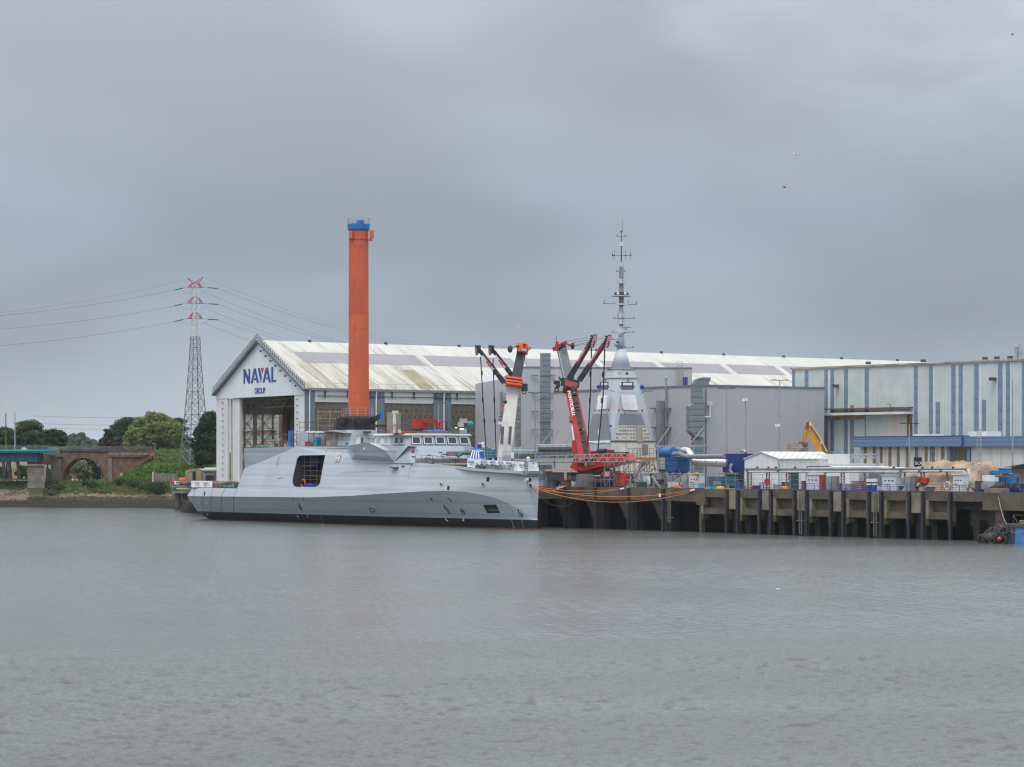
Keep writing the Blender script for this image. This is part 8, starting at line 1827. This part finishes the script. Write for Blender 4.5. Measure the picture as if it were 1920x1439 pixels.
# ------------------------------------------------------------------ plants
def leafmat(name, col, var=.35):
    m = mat(name, col, .75, var, .55, spec=.15); t = m.node_tree; p = next(x for x in t.nodes if x.type == 'BSDF_PRINCIPLED')
    tr = t.nodes.new('ShaderNodeBsdfTranslucent'); ms = t.nodes.new('ShaderNodeMixShader'); ms.inputs[0].default_value = .25
    tr.inputs[0].default_value = (col[0]*1.2, col[1]*1.3, col[2]*.8, 1); o_ = next(x for x in t.nodes if x.type == 'OUTPUT_MATERIAL')
    t.links.new(p.outputs[0], ms.inputs[1]); t.links.new(tr.outputs[0], ms.inputs[2]); t.links.new(ms.outputs[0], o_.inputs[0]); return m
PINE = leafmat('pine_needles', (.035, .062, .026)); PALEG = leafmat('pale_leaves', (.165, .20, .065)); MIDG = leafmat('mid_leaves', (.08, .15, .035)); PURP = leafmat('purple_leaves', (.055, .028, .03)); DARKG = leafmat('dark_leaves', (.032, .055, .024)); FARG = leafmat('hazed_far_leaves', (.08, .12, .07)); WHTG = leafmat('flowering_leaves', (.16, .18, .10)); BARK = mat('bark', (.07, .05, .038), .9, .3, 1)  # the distant leaves have some haze put into their paler colour
def leaves(mb, c, r, n_, sz, rg, sq=(1, 1, 1)):
    for _ in range(n_):
        a, b = rg.uniform(0, 6.283), rg.uniform(-1, 1); q = math.sqrt(1-b*b); rr = r*rg.uniform(.55, 1.05)**.5
        p = c+Vector((q*math.cos(a)*rr*sq[0], q*math.sin(a)*rr*sq[1], b*rr*sq[2]))
        nrm = Vector((q*math.cos(a)+rg.uniform(-.6, .6), q*math.sin(a)+rg.uniform(-.6, .6), b+rg.uniform(-.3, .8))).normalized()
        u_ = nrm.orthogonal().normalized(); u_ = Matrix.Rotation(rg.uniform(0, 6.28), 3, nrm) @ u_; w_ = nrm.cross(u_); s_ = sz*rg.uniform(.6, 1.3)
        i = len(mb.v); mb.v += [p-u_*s_, p+w_*s_*.6, p+u_*s_, p-w_*s_*.6]; mb.f.append([i, i+1, i+2, i+3]); mb.m.append(0)
def tree(name, label, cat, px, D, zb_, top, wpx, base_y, mt, kind='round', seed=1, group=None, dens=1.0, sz=.42):
    """crown between rows top and base_y, wpx columns wide"""
    rg = random.Random(seed); zt_ = zat(top, D); z0_ = zat(base_y, D); cx_ = W(px, 0, D).x; hw_ = wpx/K*D/2
    o = thing(name, label, cat, (cx_, D, zb_), 0, group); cr_ = MB(); c0 = Vector((cx_, D, 0)); H_ = zt_-z0_
    ncl = int(42*dens); lb = []
    for k in range(ncl):
        a = rg.uniform(0, 6.283); ra = rg.random()**.5
        if kind == 'umbrella':
            zz = z0_+H_*(.12+.74*(1-ra**2.4)*rg.uniform(.45, 1)); rr = hw_*.27*rg.uniform(.75, 1.25); q = Vector((cx_+math.cos(a)*ra*(hw_-rr*.8), D+math.sin(a)*ra*(hw_*.8-rr*.8), zz)); sq = (1.2, 1.2, .5)
        else:
            h_ = rg.random(); env = math.sin(math.pi*(.12+.80*h_))**.7; rr = min(hw_, H_/2)*.34*rg.uniform(.6, 1.2); q = Vector((cx_+math.cos(a)*ra*max(0, hw_*env-rr*.5), D+math.sin(a)*ra*max(0, hw_*env*.8-rr*.5), z0_+rr*.4+(H_-rr*1.3)*h_)); sq = (1, 1, .85)
        leaves(cr_, q, rr, int(95*dens**.3*max(.6, (rr/1.6)**1.3)), sz, rg, sq); lb.append((q, rr))
    cr_.build('crown', mt, o, fix=False)
    tk = MB(); b_ = Vector((cx_, D, zb_-.3)); fk = Vector((cx_+rg.uniform(-.6, .6), D, lerp(zb_, zt_, .38))); r0 = max(.22, hw_*.06); tk.tube([b_, b_.lerp(fk, .5)+Vector((rg.uniform(-.3, .3), 0, 0)), fk], [r0, r0*.8, r0*.65], 8)
    for q, rr in rg.sample(lb, min(9, len(lb))): tk.tube([fk, fk.lerp(q, .5)+Vector((0, 0, .5)), q], [r0*.5, r0*.32, r0*.12], 6)
    tk.build('trunk', BARK, o, smooth=True); return o
GZ = 6.6
U = 'umbrella pines beyond the railway'
tree('umbrella_pine', 'broad dark umbrella pine behind the left catenary masts', 'tree', 12, 850, GZ, 788, 66, 866, PINE, 'umbrella', 11, U, 1.3)
tree('umbrella_pine', 'tallest dark pine of the left group just right of the masts', 'tree', 52, 845, GZ, 781, 88, 850, PINE, 'umbrella', 12, U, 1.6)
tree('umbrella_pine', 'dark pine sloping down towards the low far trees', 'tree', 88, 850, GZ, 794, 64, 850, PINE, 'umbrella', 13, U, 1.3)
tree('umbrella_pine', 'rightmost low dark pine of the left group', 'tree', 111, 848, GZ, 806, 40, 848, PINE, 'round', 14, U, .9)
tree('umbrella_pine', 'dark pine forming the left shoulder of the right group of trees', 'tree', 209, 900, GZ, 797, 56, 850, PINE, 'umbrella', 15, U, 1.1)
tree('umbrella_pine', 'tall dark pine at the top of the right group of trees', 'tree', 240, 905, GZ, 769, 90, 850, PINE, 'umbrella', 16, U, 1.7)
tree('umbrella_pine', 'dark pine peeping out right behind the pale green tree', 'tree', 288, 905, GZ, 768, 84, 840, PINE, 'umbrella', 17, U, 1.5)
tree('umbrella_pine', 'dark pine seen through the legs of the pylon', 'tree', 334, 905, GZ, 773, 70, 860, PINE, 'umbrella', 18, U, 1.2)
tree('broadleaf_tree', 'big pale green tree in front of the dark pines', 'tree', 289, 830, GZ+5, 771, 100, 846, PALEG, 'round', 21, None, 2.4, .4)
tree('broadleaf_tree', 'lower pale green tree at the left foot of the big one', 'tree', 254, 826, GZ+5, 800, 52, 848, PALEG, 'round', 22, None, 1.1, .4)
tree('broadleaf_tree', 'pale green tree just left of the pylon legs', 'tree', 325, 838, GZ+5, 786, 52, 850, PALEG, 'round', 23, None, 1.2, .4)
tree('purple_tree', 'small dark purple leaved tree above the arch bridge parapet', 'tree', 201, 860, GZ, 818, 46, 850, PURP, 'round', 24, None, 1.0, .4)
tree('dark_tree', 'dense dark tree between the pylon and the white hangar', 'tree', 391, 735, GZ+1, 768, 52, 868, DARKG, 'round', 25, None, 2.2, .4)
tree('dark_tree', 'lower dark bush like tree left of the hangar corner', 'tree', 373, 738, GZ+1, 800, 34, 872, DARKG, 'round', 26, None, 1.3, .4)
tree('flowering_tree', 'bushy tree with whitish blossom seen through the stone arch', 'tree', 152, 790, GZ, 862, 46, 905, WHTG, 'round', 27, None, 1.6, .3)
tree('broadleaf_tree', 'dark green tree behind the blossoming one in the arch', 'tree', 160, 797, GZ, 852, 90, 905, DARKG, 'round', 28, None, 1.5, .35)
tree('broadleaf_tree', 'small bright green tree between the left pines and the purple tree', 'tree', 136, 870, GZ, 832, 26, 850, MIDG, 'round', 29, None, .8)
tree('broadleaf_tree', 'olive green tree under the blue girder at the left edge', 'tree', 42, 850, GZ, 872, 34, 912, PALEG, 'round', 30, None, .9)
tree('broadleaf_tree', 'low green tree partly hidden at the very left under the bridge', 'tree', 4, 850, GZ, 875, 28, 912, MIDG, 'round', 31, None, .8)
for k, (p_, top_) in enumerate(((124, 816), (136, 812), (150, 811), (162, 818), (176, 824), (190, 828), (208, 826))):
    tree('distant_tree', ('hazy distant tree, %s on the far skyline between the two pine groups' % ['first', 'second', 'third', 'fourth', 'fifth', 'sixth', 'last'][k]), 'tree', p_, 1900, 5, top_, 34, 858, FARG, 'round', 40+k, 'distant trees on the skyline', .8, 1.3)
# straight trunks seen under the girder
for k, (p_, q_) in enumerate(((6, 9), (17, 20), (33, 36))):
    a, b = W(p_, 862, 845), W(q_, 914, 845); m = MB(); m.tube([Vector((b.x, 845, GZ-.2)), a], [.62, .48], 8); b2_ = a+Vector((0, 0, .5))
    o = thing('pine_trunk', ['leftmost', 'middle', 'rightmost'][k]+' of three thick pine trunks seen under the blue girder', 'tree trunk', (b.x, 845, GZ)); m.build('trunk', BARK, o)
    m = MB(); 
    for s_ in (-1, 1): m.tube([a-Vector((0, 0, 1.5)), a+Vector((s_*2.2, 0, 1.6))], [.25, .12], 6)
    m.build('limb', BARK, o)
for k, (a, b, y_) in enumerate(((-60, 2, 905), (2, 30, 903), (30, 52, 905))):
    m = MB(); xa, xb = W(a, 0, 870).x, W(b, 0, 870).x; m.box(((xa+xb)/2, 880, zat(893, 880)), (xb-xa-1, 6, 5)); 
    o = thing('pale_house', ['cream', 'sand coloured', 'pale'][k]+' low house behind the pine trunks under the bridge', 'house', ((xa+xb)/2, 880, 6)); m.build('wall', [WHITED, SAND, PLAST][k], o)
m = MB(); 
railing(m, [W(-60, 909, 800), W(49, 907, 800)], .9, (.9, .5), .12, 3, .16); tag(m.build('white_fence', WHITEP), 'low white fence along the bank road under the bridge', 'fence')
# shrubs and ground cover
def land_z(x, y): return land(x, y)
def cover(name, label, mt, n_, fx, sz, seed, h_=.8, cl=10):
    rg = random.Random(seed); m = MB()
    for _ in range(n_):
        px_, Y_ = fx(rg); X_ = (px_-CX)/K*Y_; z_ = land_z(X_, Y_); r_ = h_*rg.uniform(.5, 1.4); leaves(m, Vector((X_, Y_, z_+r_*.35)), r_, cl, sz, rg, (1.3, 1, .8))
    return tag(m.build(name, mt, fix=False), label, None, None, 'stuff')
def band(p0, p1, d0, d1):
    def f(rg):
        px_ = rg.uniform(p0, p1); Y0_ = shore((px_-CX)/K*735); return px_, Y0_+rg.uniform(d0, d1)
    return f
cover('bank_scrub', None, leafmat('scrub_green', (.10, .135, .04)), 900, band(100, 335, 21, 40), .26, 3, .55, 12)
cover('bank_scrub', None, leafmat('scrub_olive', (.19, .17, .06), .4), 420, band(98, 335, 20, 38), .22, 4, .45, 10)
cover('bank_scrub', None, leafmat('scrub_yellow', (.28, .22, .04), .3), 50, band(290, 330, 26, 40), .16, 5, .5, 10)
cover('bank_scrub', None, leafmat('scrub_dull', (.05, .07, .026)), 160, band(82, 112, 18, 34), .26, 33, .5, 12)
cover('bank_grass', None, leafmat('bank_grass', (.075, .115, .035)), 420, band(-40, 52, 24, 45), .24, 6, .35, 9)
cover('shore_weed', None, leafmat('shore_weed', (.075, .085, .03)), 300, band(40, 330, 13.5, 17.5), .16, 8, .18, 7)
for k, (p_, r_, dd) in enumerate(((178, 2.2, 27), (166, 1.8, 29), (297, 2.8, 20.5), (306, 2.4, 20), (288, 2.2, 23), (225, 1.5, 29), (112, 1.4, 24), (250, 1.6, 27), (268, 1.7, 25))):
    Y_ = shore((p_-CX)/K*740)+dd; X_ = (p_-CX)/K*Y_; rg = random.Random(60+k); m = MB(); o = thing('bush', ['round bush in front of the stone arch', 'darker bush left in front of the arch', 'large dark bush low on the bank left of the dolphin', 'dark bush closest to the mooring dolphin', 'bush on the bank left of the large dark one', 'low bush below the road sign', 'low bush at the right foot of the stone pier', 'bush right below the hedge on the bank', 'bush below the concrete wall on the bank'][k], 'bush', (X_, Y_, land_z(X_, Y_)))
    for _ in range(7): leaves(m, Vector((X_+rg.uniform(-r_, r_)*.6, Y_+rg.uniform(-1, 1), land_z(X_, Y_)+r_*rg.uniform(.2, .7))), r_*.6, 130, .22, rg)
    m.build('foliage', [MIDG, DARKG, DARKG, DARKG, leafmat('bush%d' % k, (.05, .075, .03))][min(k, 4)], o, fix=False)
def emb(rg):
    px_ = rg.uniform(205, 408); return px_, rg.uniform(762, 800)
cover('hedge', None, leafmat('hedge_green', (.08, .17, .03)), 700, lambda rg: (rg.uniform(222, 408), rg.uniform(748, 757)), .26, 9, 1.1, 16)
cover('slope_grass', None, leafmat('slope_grass', (.12, .165, .05)), 900, lambda rg: (rg.uniform(225, 408), rg.uniform(752, 774)), .24, 10, .5, 12)
cover('slope_top_scrub', None, MIDG, 300, lambda rg: (rg.uniform(284, 400), rg.uniform(770, 780)), .26, 13, .9, 12)
# riprap boulders
def rocks(label, n_, fx, sz, seed, mt):
    rg = random.Random(seed); m = MB()
    for _ in range(n_):
        px_, Y_ = fx(rg); X_ = (px_-CX)/K*Y_; z_ = land_z(X_, Y_); s_ = sz*rg.uniform(.5, 1.5); i = len(m.v)
        pts = [Vector((X_+s_*x*rg.uniform(.7, 1.2), Y_+s_*y*rg.uniform(.7, 1.1), z_+s_*z*rg.uniform(.5, .9))) for x, y, z in ((-1, -1, -.5), (1, -1, -.5), (1, 1, -.5), (-1, 1, -.5), (-.7, -.6, .7), (.8, -.7, .6), (.6, .7, .8), (-.8, .6, .6))]; m.hexa(pts)
    return tag(m.build('riprap', mt), None, None, None, 'stuff')
rocks('', 420, band(-60, 53, 11, 24), .42, 20, mat('rock_brown', (.17, .125, .09), .95, .35, .4, grime=.5))
rocks('', 160, band(104, 335, 16.5, 21), .33, 21, mat('rock_tan', (.22, .16, .11), .95, .3, .5, grime=.4))
rocks('', 500, band(-60, 335, 1.5, 13), .16, 22, mat('mud_stones', (.075, .065, .05), .9, .5, .8, grime=.6))
# road signs, lamp, wall, bunkers, car
b_ = Vector((W(227.5, 0, 748).x, 748, 6.3)); o = thing('road_sign', 'small grey sign on a thin post before the hedge', 'sign', b_); m = MB(); m.bar(b_, b_+Vector((0, 0, 3.2)), .1); m.build('post', STEEL, o); m = MB(); m.box(b_+Vector((0, 0, 2.5)), (.7, .06, .7)); m.build('plate', mat('sign_back', (.42, .44, .47), .5), o)
b_ = Vector((W(136.5, 0, 753).x, 753, 5.2)); o = thing('road_sign', 'red and white traffic sign in front of the arch', 'sign', b_); m = MB(); m.bar(b_, b_+Vector((0, 0, 3)), .1); m.build('post', STEEL, o)
m = MB(); m.prism([b_+Vector((x, 0, z)) for x, z in ((-.45, 2.4), (.45, 2.4), (0, 3.2))], (0, .06, 0)); m.box(b_+Vector((0, 0, 3.4)), (.6, .05, .4)); m.build('plate', mat('sign_red', (.6, .06, .04), .5), o); m = MB(); m.box(b_+Vector((0, 0, 2.1)), (.55, .05, .4)); m.build('lower_plate', WHITEP, o)
b_ = Vector((W(137.5, 0, 756).x, 756, 6.1)); o = thing('parked_car', 'pale grey car half hidden by scrub in front of the arch', 'car', b_); m = MB(); m.prism([b_+Vector((x, -.8, z)) for x, z in ((-.9, 0), (.9, 0), (.92, .7), (.7, 1.4), (-.7, 1.4), (-.92, .7))], (0, 4, 0)); m.build('body', mat('car_grey', (.45, .48, .5), .3), o)
m = MB(); m.prism([b_+Vector((x, -.82, z)) for x, z in ((-.75, .75), (.75, .75), (.62, 1.3), (-.62, 1.3))], (0, -.02, 0)); m.build('windscreen', GLASSD, o)
b_ = Vector((W(289.5, 0, 746).x, 746, 6.2)); o = thing('street_lamp', 'thin brown lamp pole rising from the bank to the bridge level', 'street lamp', b_); zt_ = zat(832, 746); m = MB(); m.tube([b_, Vector((b_.x, 746, zt_))], [.16, .1], 7); m.build('pole', mat('pole_brown', (.20, .15, .13), .7), o); m = MB(); m.bar((b_.x, 746, zt_), (b_.x-.9, 752, zt_+.1), .1); m.box((b_.x-1, 752, zt_+.08), (.6, .3, .14)); m.build('lamp_head', STEEL, o)
m = MB(); m.box((W(286.8, 0, 745.5).x, 745.5, 7.8), (.25, .1, 3.4)); tag(m.build('white_post', PLAST), 'white post standing beside the brown lamp pole', 'post')
m = MB(); m.box(((W(291, 0, 746).x+W(331, 0, 746).x)/2, 746, zat(890, 746)-1.2), (W(331, 0, 746).x-W(291, 0, 746).x, .4, 3.0)); m.box((W(332.5, 0, 746).x, 746, zat(890, 746)-.7), (.5, .5, 3.6)); tag(m.build('concrete_wall', CONCW), 'low pale concrete wall below the hedge', 'wall')
bk_ = thing('bunker', 'old tan concrete bunker with a dark slot beside the hangar', 'bunker', W(362, 905, 690)); m = MB(); m.prism([W(a, b, 690) for a, b in ((347, 905), (347.5, 884), (351, 881.5), (360, 879.5), (372, 879), (382, 882), (384, 905))], (0, 8, 0)); m.build('wall', mat('bunker_tan', (.33, .26, .17), .9, .25, .5, streak=.3, grime=.3), bk_)
m = MB(); m.box(W(364, 893, 689.9), (.8, .3, 2.4)); m.build('slot', INKK, bk_)
sh_ = thing('bank_shed', 'weathered grey shed with a dark opening beside the tan bunker', 'shed', W(393, 905, 672)); m = MB(); m.prism([W(a, b, 672) for a, b in ((376, 908), (377, 884), (382, 881), (404, 881), (404, 908))], (0, 6, 0)); m.build('wall', mat('shed_weathered', (.19, .165, .14), .9, .3, 1, grime=.5), sh_)
m = MB(); m.prism([W(a, b, 671.7) for a, b in ((376, 884), (404, 884), (404, 881.5), (379, 881.5))], (0, 6.6, .6)); m.build('roof', STEEL, sh_); m = MB(); m.box(W(393, 898, 671.9), (2.0, .4, 1.7)); m.build('opening', INKK, sh_)
m = MB(); b_ = W(384, 908, 668); m.bar(b_, W(384, 889, 668), .18); m.bar(W(384, 889, 668), W(377, 886, 668), .14); tag(m.build('grey_post', STEEL), 'grey post with a small arm before the weathered shed', 'post')
# ------------------------------------------------------------------ pylon and power lines
DP_ = 757; pc = W(366, 0, DP_); py_ = thing('electricity_pylon', 'tall lattice pylon with red and white top left of the hangar', 'pylon', (pc.x, DP_, 7)); ang = R(33)
def pl(hw_, y_, k): a = ang+k*math.pi/2+math.pi/4; z_ = zat(y_, DP_); return Vector((pc.x+math.cos(a)*hw_*1.414, DP_+math.sin(a)*hw_*1.414, z_))
lv = [(872, 3.45), (852, 3.1), (835, 2.85), (815, 2.62), (796, 2.4), (778, 2.2), (756, 1.98), (735, 1.78), (713, 1.58), (692, 1.4), (672, 1.25), (652, 1.12), (632, 1.0)]
def lat_(mb, levels, w0, w1):
    for i, ((ya, ha), (yb, hb)) in enumerate(zip(levels, levels[1:])):
        w_ = lerp(w0, w1, i/len(levels))
        for k in range(4):
            a, b, c, d = pl(ha, ya, k), pl(hb, yb, k), pl(ha, ya, k+1), pl(hb, yb, k+1)
            mb.bar(a, b, w_*1.4); mb.bar(a, d, w_*.7); mb.bar(c, b, w_*.7); mb.bar(b, d, w_*.8)
    return mb
m = MB(); lat_(m, lv, .20, .13); m.build('grey_body', mat('pylon_grey', (.17, .19, .21), .5, .1, 1), py_)
m = MB(); lat_(m, [(632, 1.0), (620, .93), (608, .86), (598, .80), (590, .78), (578, .76), (568, .74), (556, .72), (547, .7), (540, .68)], .10, .09); m.build('white_section', mat('pylon_white', (.62, .63, .64), .5, .1, 1), py_)
PRED = mat('pylon_red', (.38, .05, .04), .5, .1, 1)
m = MB(); lat_(m, [(660, 1.05), (632, 1.0)], .1, .1)
m.v = []; m.f = []; m.m = []
c3 = Vector((pc.x, DP_, 0)); adir = Vector((.93, .36, 0))
arms = ((539, 531, 2.4), (569, 558, 2.6), (598, 587, 2.4))
for yb, yt, hw_ in arms:
    m = MB(); zb_, zt_ = zat(yb, DP_), zat(yt, DP_)
    for s_ in (-1, 1):
        tip = c3+adir*s_*hw_+Vector((0, 0, zb_)); 
        for k_ in (-1, 1):
            n2 = Vector((-adir.y, adir.x, 0))*.7*k_; r_ = c3+adir*s_*.7+n2; m.bar(r_+Vector((0, 0, zb_)), tip, .14); m.bar(r_+Vector((0, 0, zt_)), tip+Vector((-s_*.5, 0, .3)), .14)
            for t in (.33, .66): a = (r_+Vector((0, 0, zb_))).lerp(tip, t); b = (r_+Vector((0, 0, zt_))).lerp(tip, t-.2); m.bar(a, b, .11)
        m.bar(c3+adir*s_*.7+Vector((0, 0, zt_)), c3+Vector((0, 0, zb_)), .13)
    m.bar(c3-adir*.9+Vector((0, 0, zt_)), c3+adir*.9+Vector((0, 0, zt_)), .14); m.bar(c3-adir*hw_+Vector((0, 0, zb_)), c3+adir*hw_+Vector((0, 0, zb_)), .13); m.build('cross_arm', PRED, py_)
m = MB()
for s_ in (-1, 1):
    tip = c3+adir*s_*2.35+Vector((0, 0, zat(522 if s_ < 0 else 519.5, DP_)))
    for k_ in (-1, 1): m.bar(c3+adir*s_*.9+Vector((0, .5*k_, zat(531, DP_))), tip, .13); m.bar(c3-adir*s_*.2+Vector((0, .5*k_, zat(531, DP_))), tip, .11)
m.build('peak_horns', PRED, py_)
# wires
WR = mat('wire', (.10, .11, .12), .5)
def wire(name, label, a, b, sag, r_=.035, grp='power lines from the pylon'):
    a, b = Vector(a), Vector(b); n_ = 16; pts = [a.lerp(b, i/n_)-Vector((0, 0, sag*4*(i/n_)*(1-i/n_))) for i in range(n_+1)]; m = MB(); m.tube(pts, r_, 4)
    return tag(m.build(name, WR, fix=False), label, 'power line', grp)
DL, DRr = 700, 980
names = ('top', 'middle', 'bottom')
for k, (yb, yt, hw_) in enumerate(arms):
    zb_ = zat(yb, DP_)
    for s_ in (-1, 1):
        tip = c3+adir*s_*hw_+Vector((0, 0, zb_)); e_ = W(tip.x/tip.y*K+CX+(-22 if s_ < 0 else 26), yb+(5 if s_ < 0 else 2), DP_-3 if s_ < 0 else DP_+6)
        m = MB(); m.tube([tip.lerp(e_, .35), e_], .17, 6); m.build('insulator', mat('insulator_green%d%d' % (k, s_), (.03, .09, .08), .3), py_)
        m = MB(); m.tube([tip, e_], .04, 4); m.build('link', WR, py_)
        if s_ < 0: wire('power_line', names[k]+' power line running from the pylon to the left edge', e_, W(-420, yb+(66, 56, 60)[k], 640), 3.0)
        else:
            wire('power_line', 'upper of the '+names[k]+' power lines running right behind the orange column', e_, W(1010, yb+(118, 112, 96)[k], 1150), 7)
            wire('power_line', 'lower of the '+names[k]+' power lines running right behind the orange column', tip-Vector((0, 0, 1.2)), W(1010, yb+(130, 124, 106)[k], 1150), 9)
    tipL, tipR = c3-adir*hw_, c3+adir*hw_; a = W(348-8, yb+6, DP_); b = W(392, yb+3, DP_+4); m = MB(); pts = [a.lerp(b, i/10)-Vector((0, 0, 1.25*4*(i/10)*(1-i/10))) for i in range(11)]; m.tube(pts, .035, 4); m.build('jumper', WR, py_)
wire('power_line', 'faint earth wire from the pylon top to the left edge', W(352, 523, DP_), W(-420, 600, 640), 4, .025)
wire('power_line', 'faint earth wire from the pylon top running far right', W(383, 520, DP_+2), W(1010, 640, 1150), 9, .025)
for k, y_ in enumerate((781, 795, 803)): wire('power_line', ['highest', 'middle', 'lowest'][k]+' faint distant line above the stone bridge', W(60, y_-1, 1100), W(300, y_+1, 1100), .5, .06, 'faint distant lines above the bridge')
# ------------------------------------------------------------------ gulls
def gull(px, py, D, span, label, col, bank=.3, sit=False):
    c = W(px, py, D); o = thing('gull', label, 'bird', c); m = MB(); m.ball(c, span*.11, 8, (1.9, .8, .8)); m.ball(c+Vector((span*.24, 0, span*.03)), span*.06, 6); m.build('body', col, o, smooth=True)
    if not sit:
        for s_ in (-1, 1): m = MB(); m.add([c+Vector((-.05, 0, .02)), c+Vector((.12*span, 0, .02)), c+Vector((.05*span, s_*span*.2, span*(.2+bank*s_*.1))), c+Vector((-.2*span, s_*span*.35+span*.25*s_*bank, span*(.12+bank*s_*.3))), c+Vector((-.12*span, s_*span*.15, span*.1))], [(0, 1, 2, 4), (4, 2, 3)]); m.build('wing', col, o, fix=False)
GW, GD = mat('gull_white', (.7, .7, .72), .7), mat('gull_dark', (.06, .06, .07), .7)
gull(1898, 65, 260, .55, 'dark bird flying at the top right corner of the sky', GD)
gull(1471, 352, 300, .7, 'dark bird gliding above the mast tip height on the right', GD, .8)
gull(1491, 290, 300, .8, 'small white gull high above the grey hall', GW)
gull(972, 615, 420, .8, 'small white gull between the orange column and the mast', GW)
gull(1458, 1105, 267, .9, 'white gull resting on the water', GW, 0, True)
gull(264, 1262, 163, .35, 'tiny white gull floating on the near water at the left', GW, 0, True)

# ------------------------------------------------------------------ the hazy air over the river
hz = MB(); hz.hexa([Vector(p) for p in ((-3400, -80, -6.5), (3400, -80, -6.5), (3400, 9300, -6.5), (-3400, 9300, -6.5), (-3400, -80, 78), (3400, -80, 78), (3400, 9300, 78), (-3400, 9300, 78))])
hm = bpy.data.materials.new('haze_air'); hm.use_nodes = True; ht = hm.node_tree; ht.nodes.clear(); ho = ht.nodes.new('ShaderNodeOutputMaterial'); hv = ht.nodes.new('ShaderNodeVolumePrincipled')
hv.inputs['Color'].default_value = (.88, .94, 1, 1); hv.inputs['Density'].default_value = .00004; hv.inputs['Anisotropy'].default_value = .2; ht.links.new(hv.outputs[0], ho.inputs['Volume'])
o = hz.build('haze', hm); tag(o, kind='stuff')
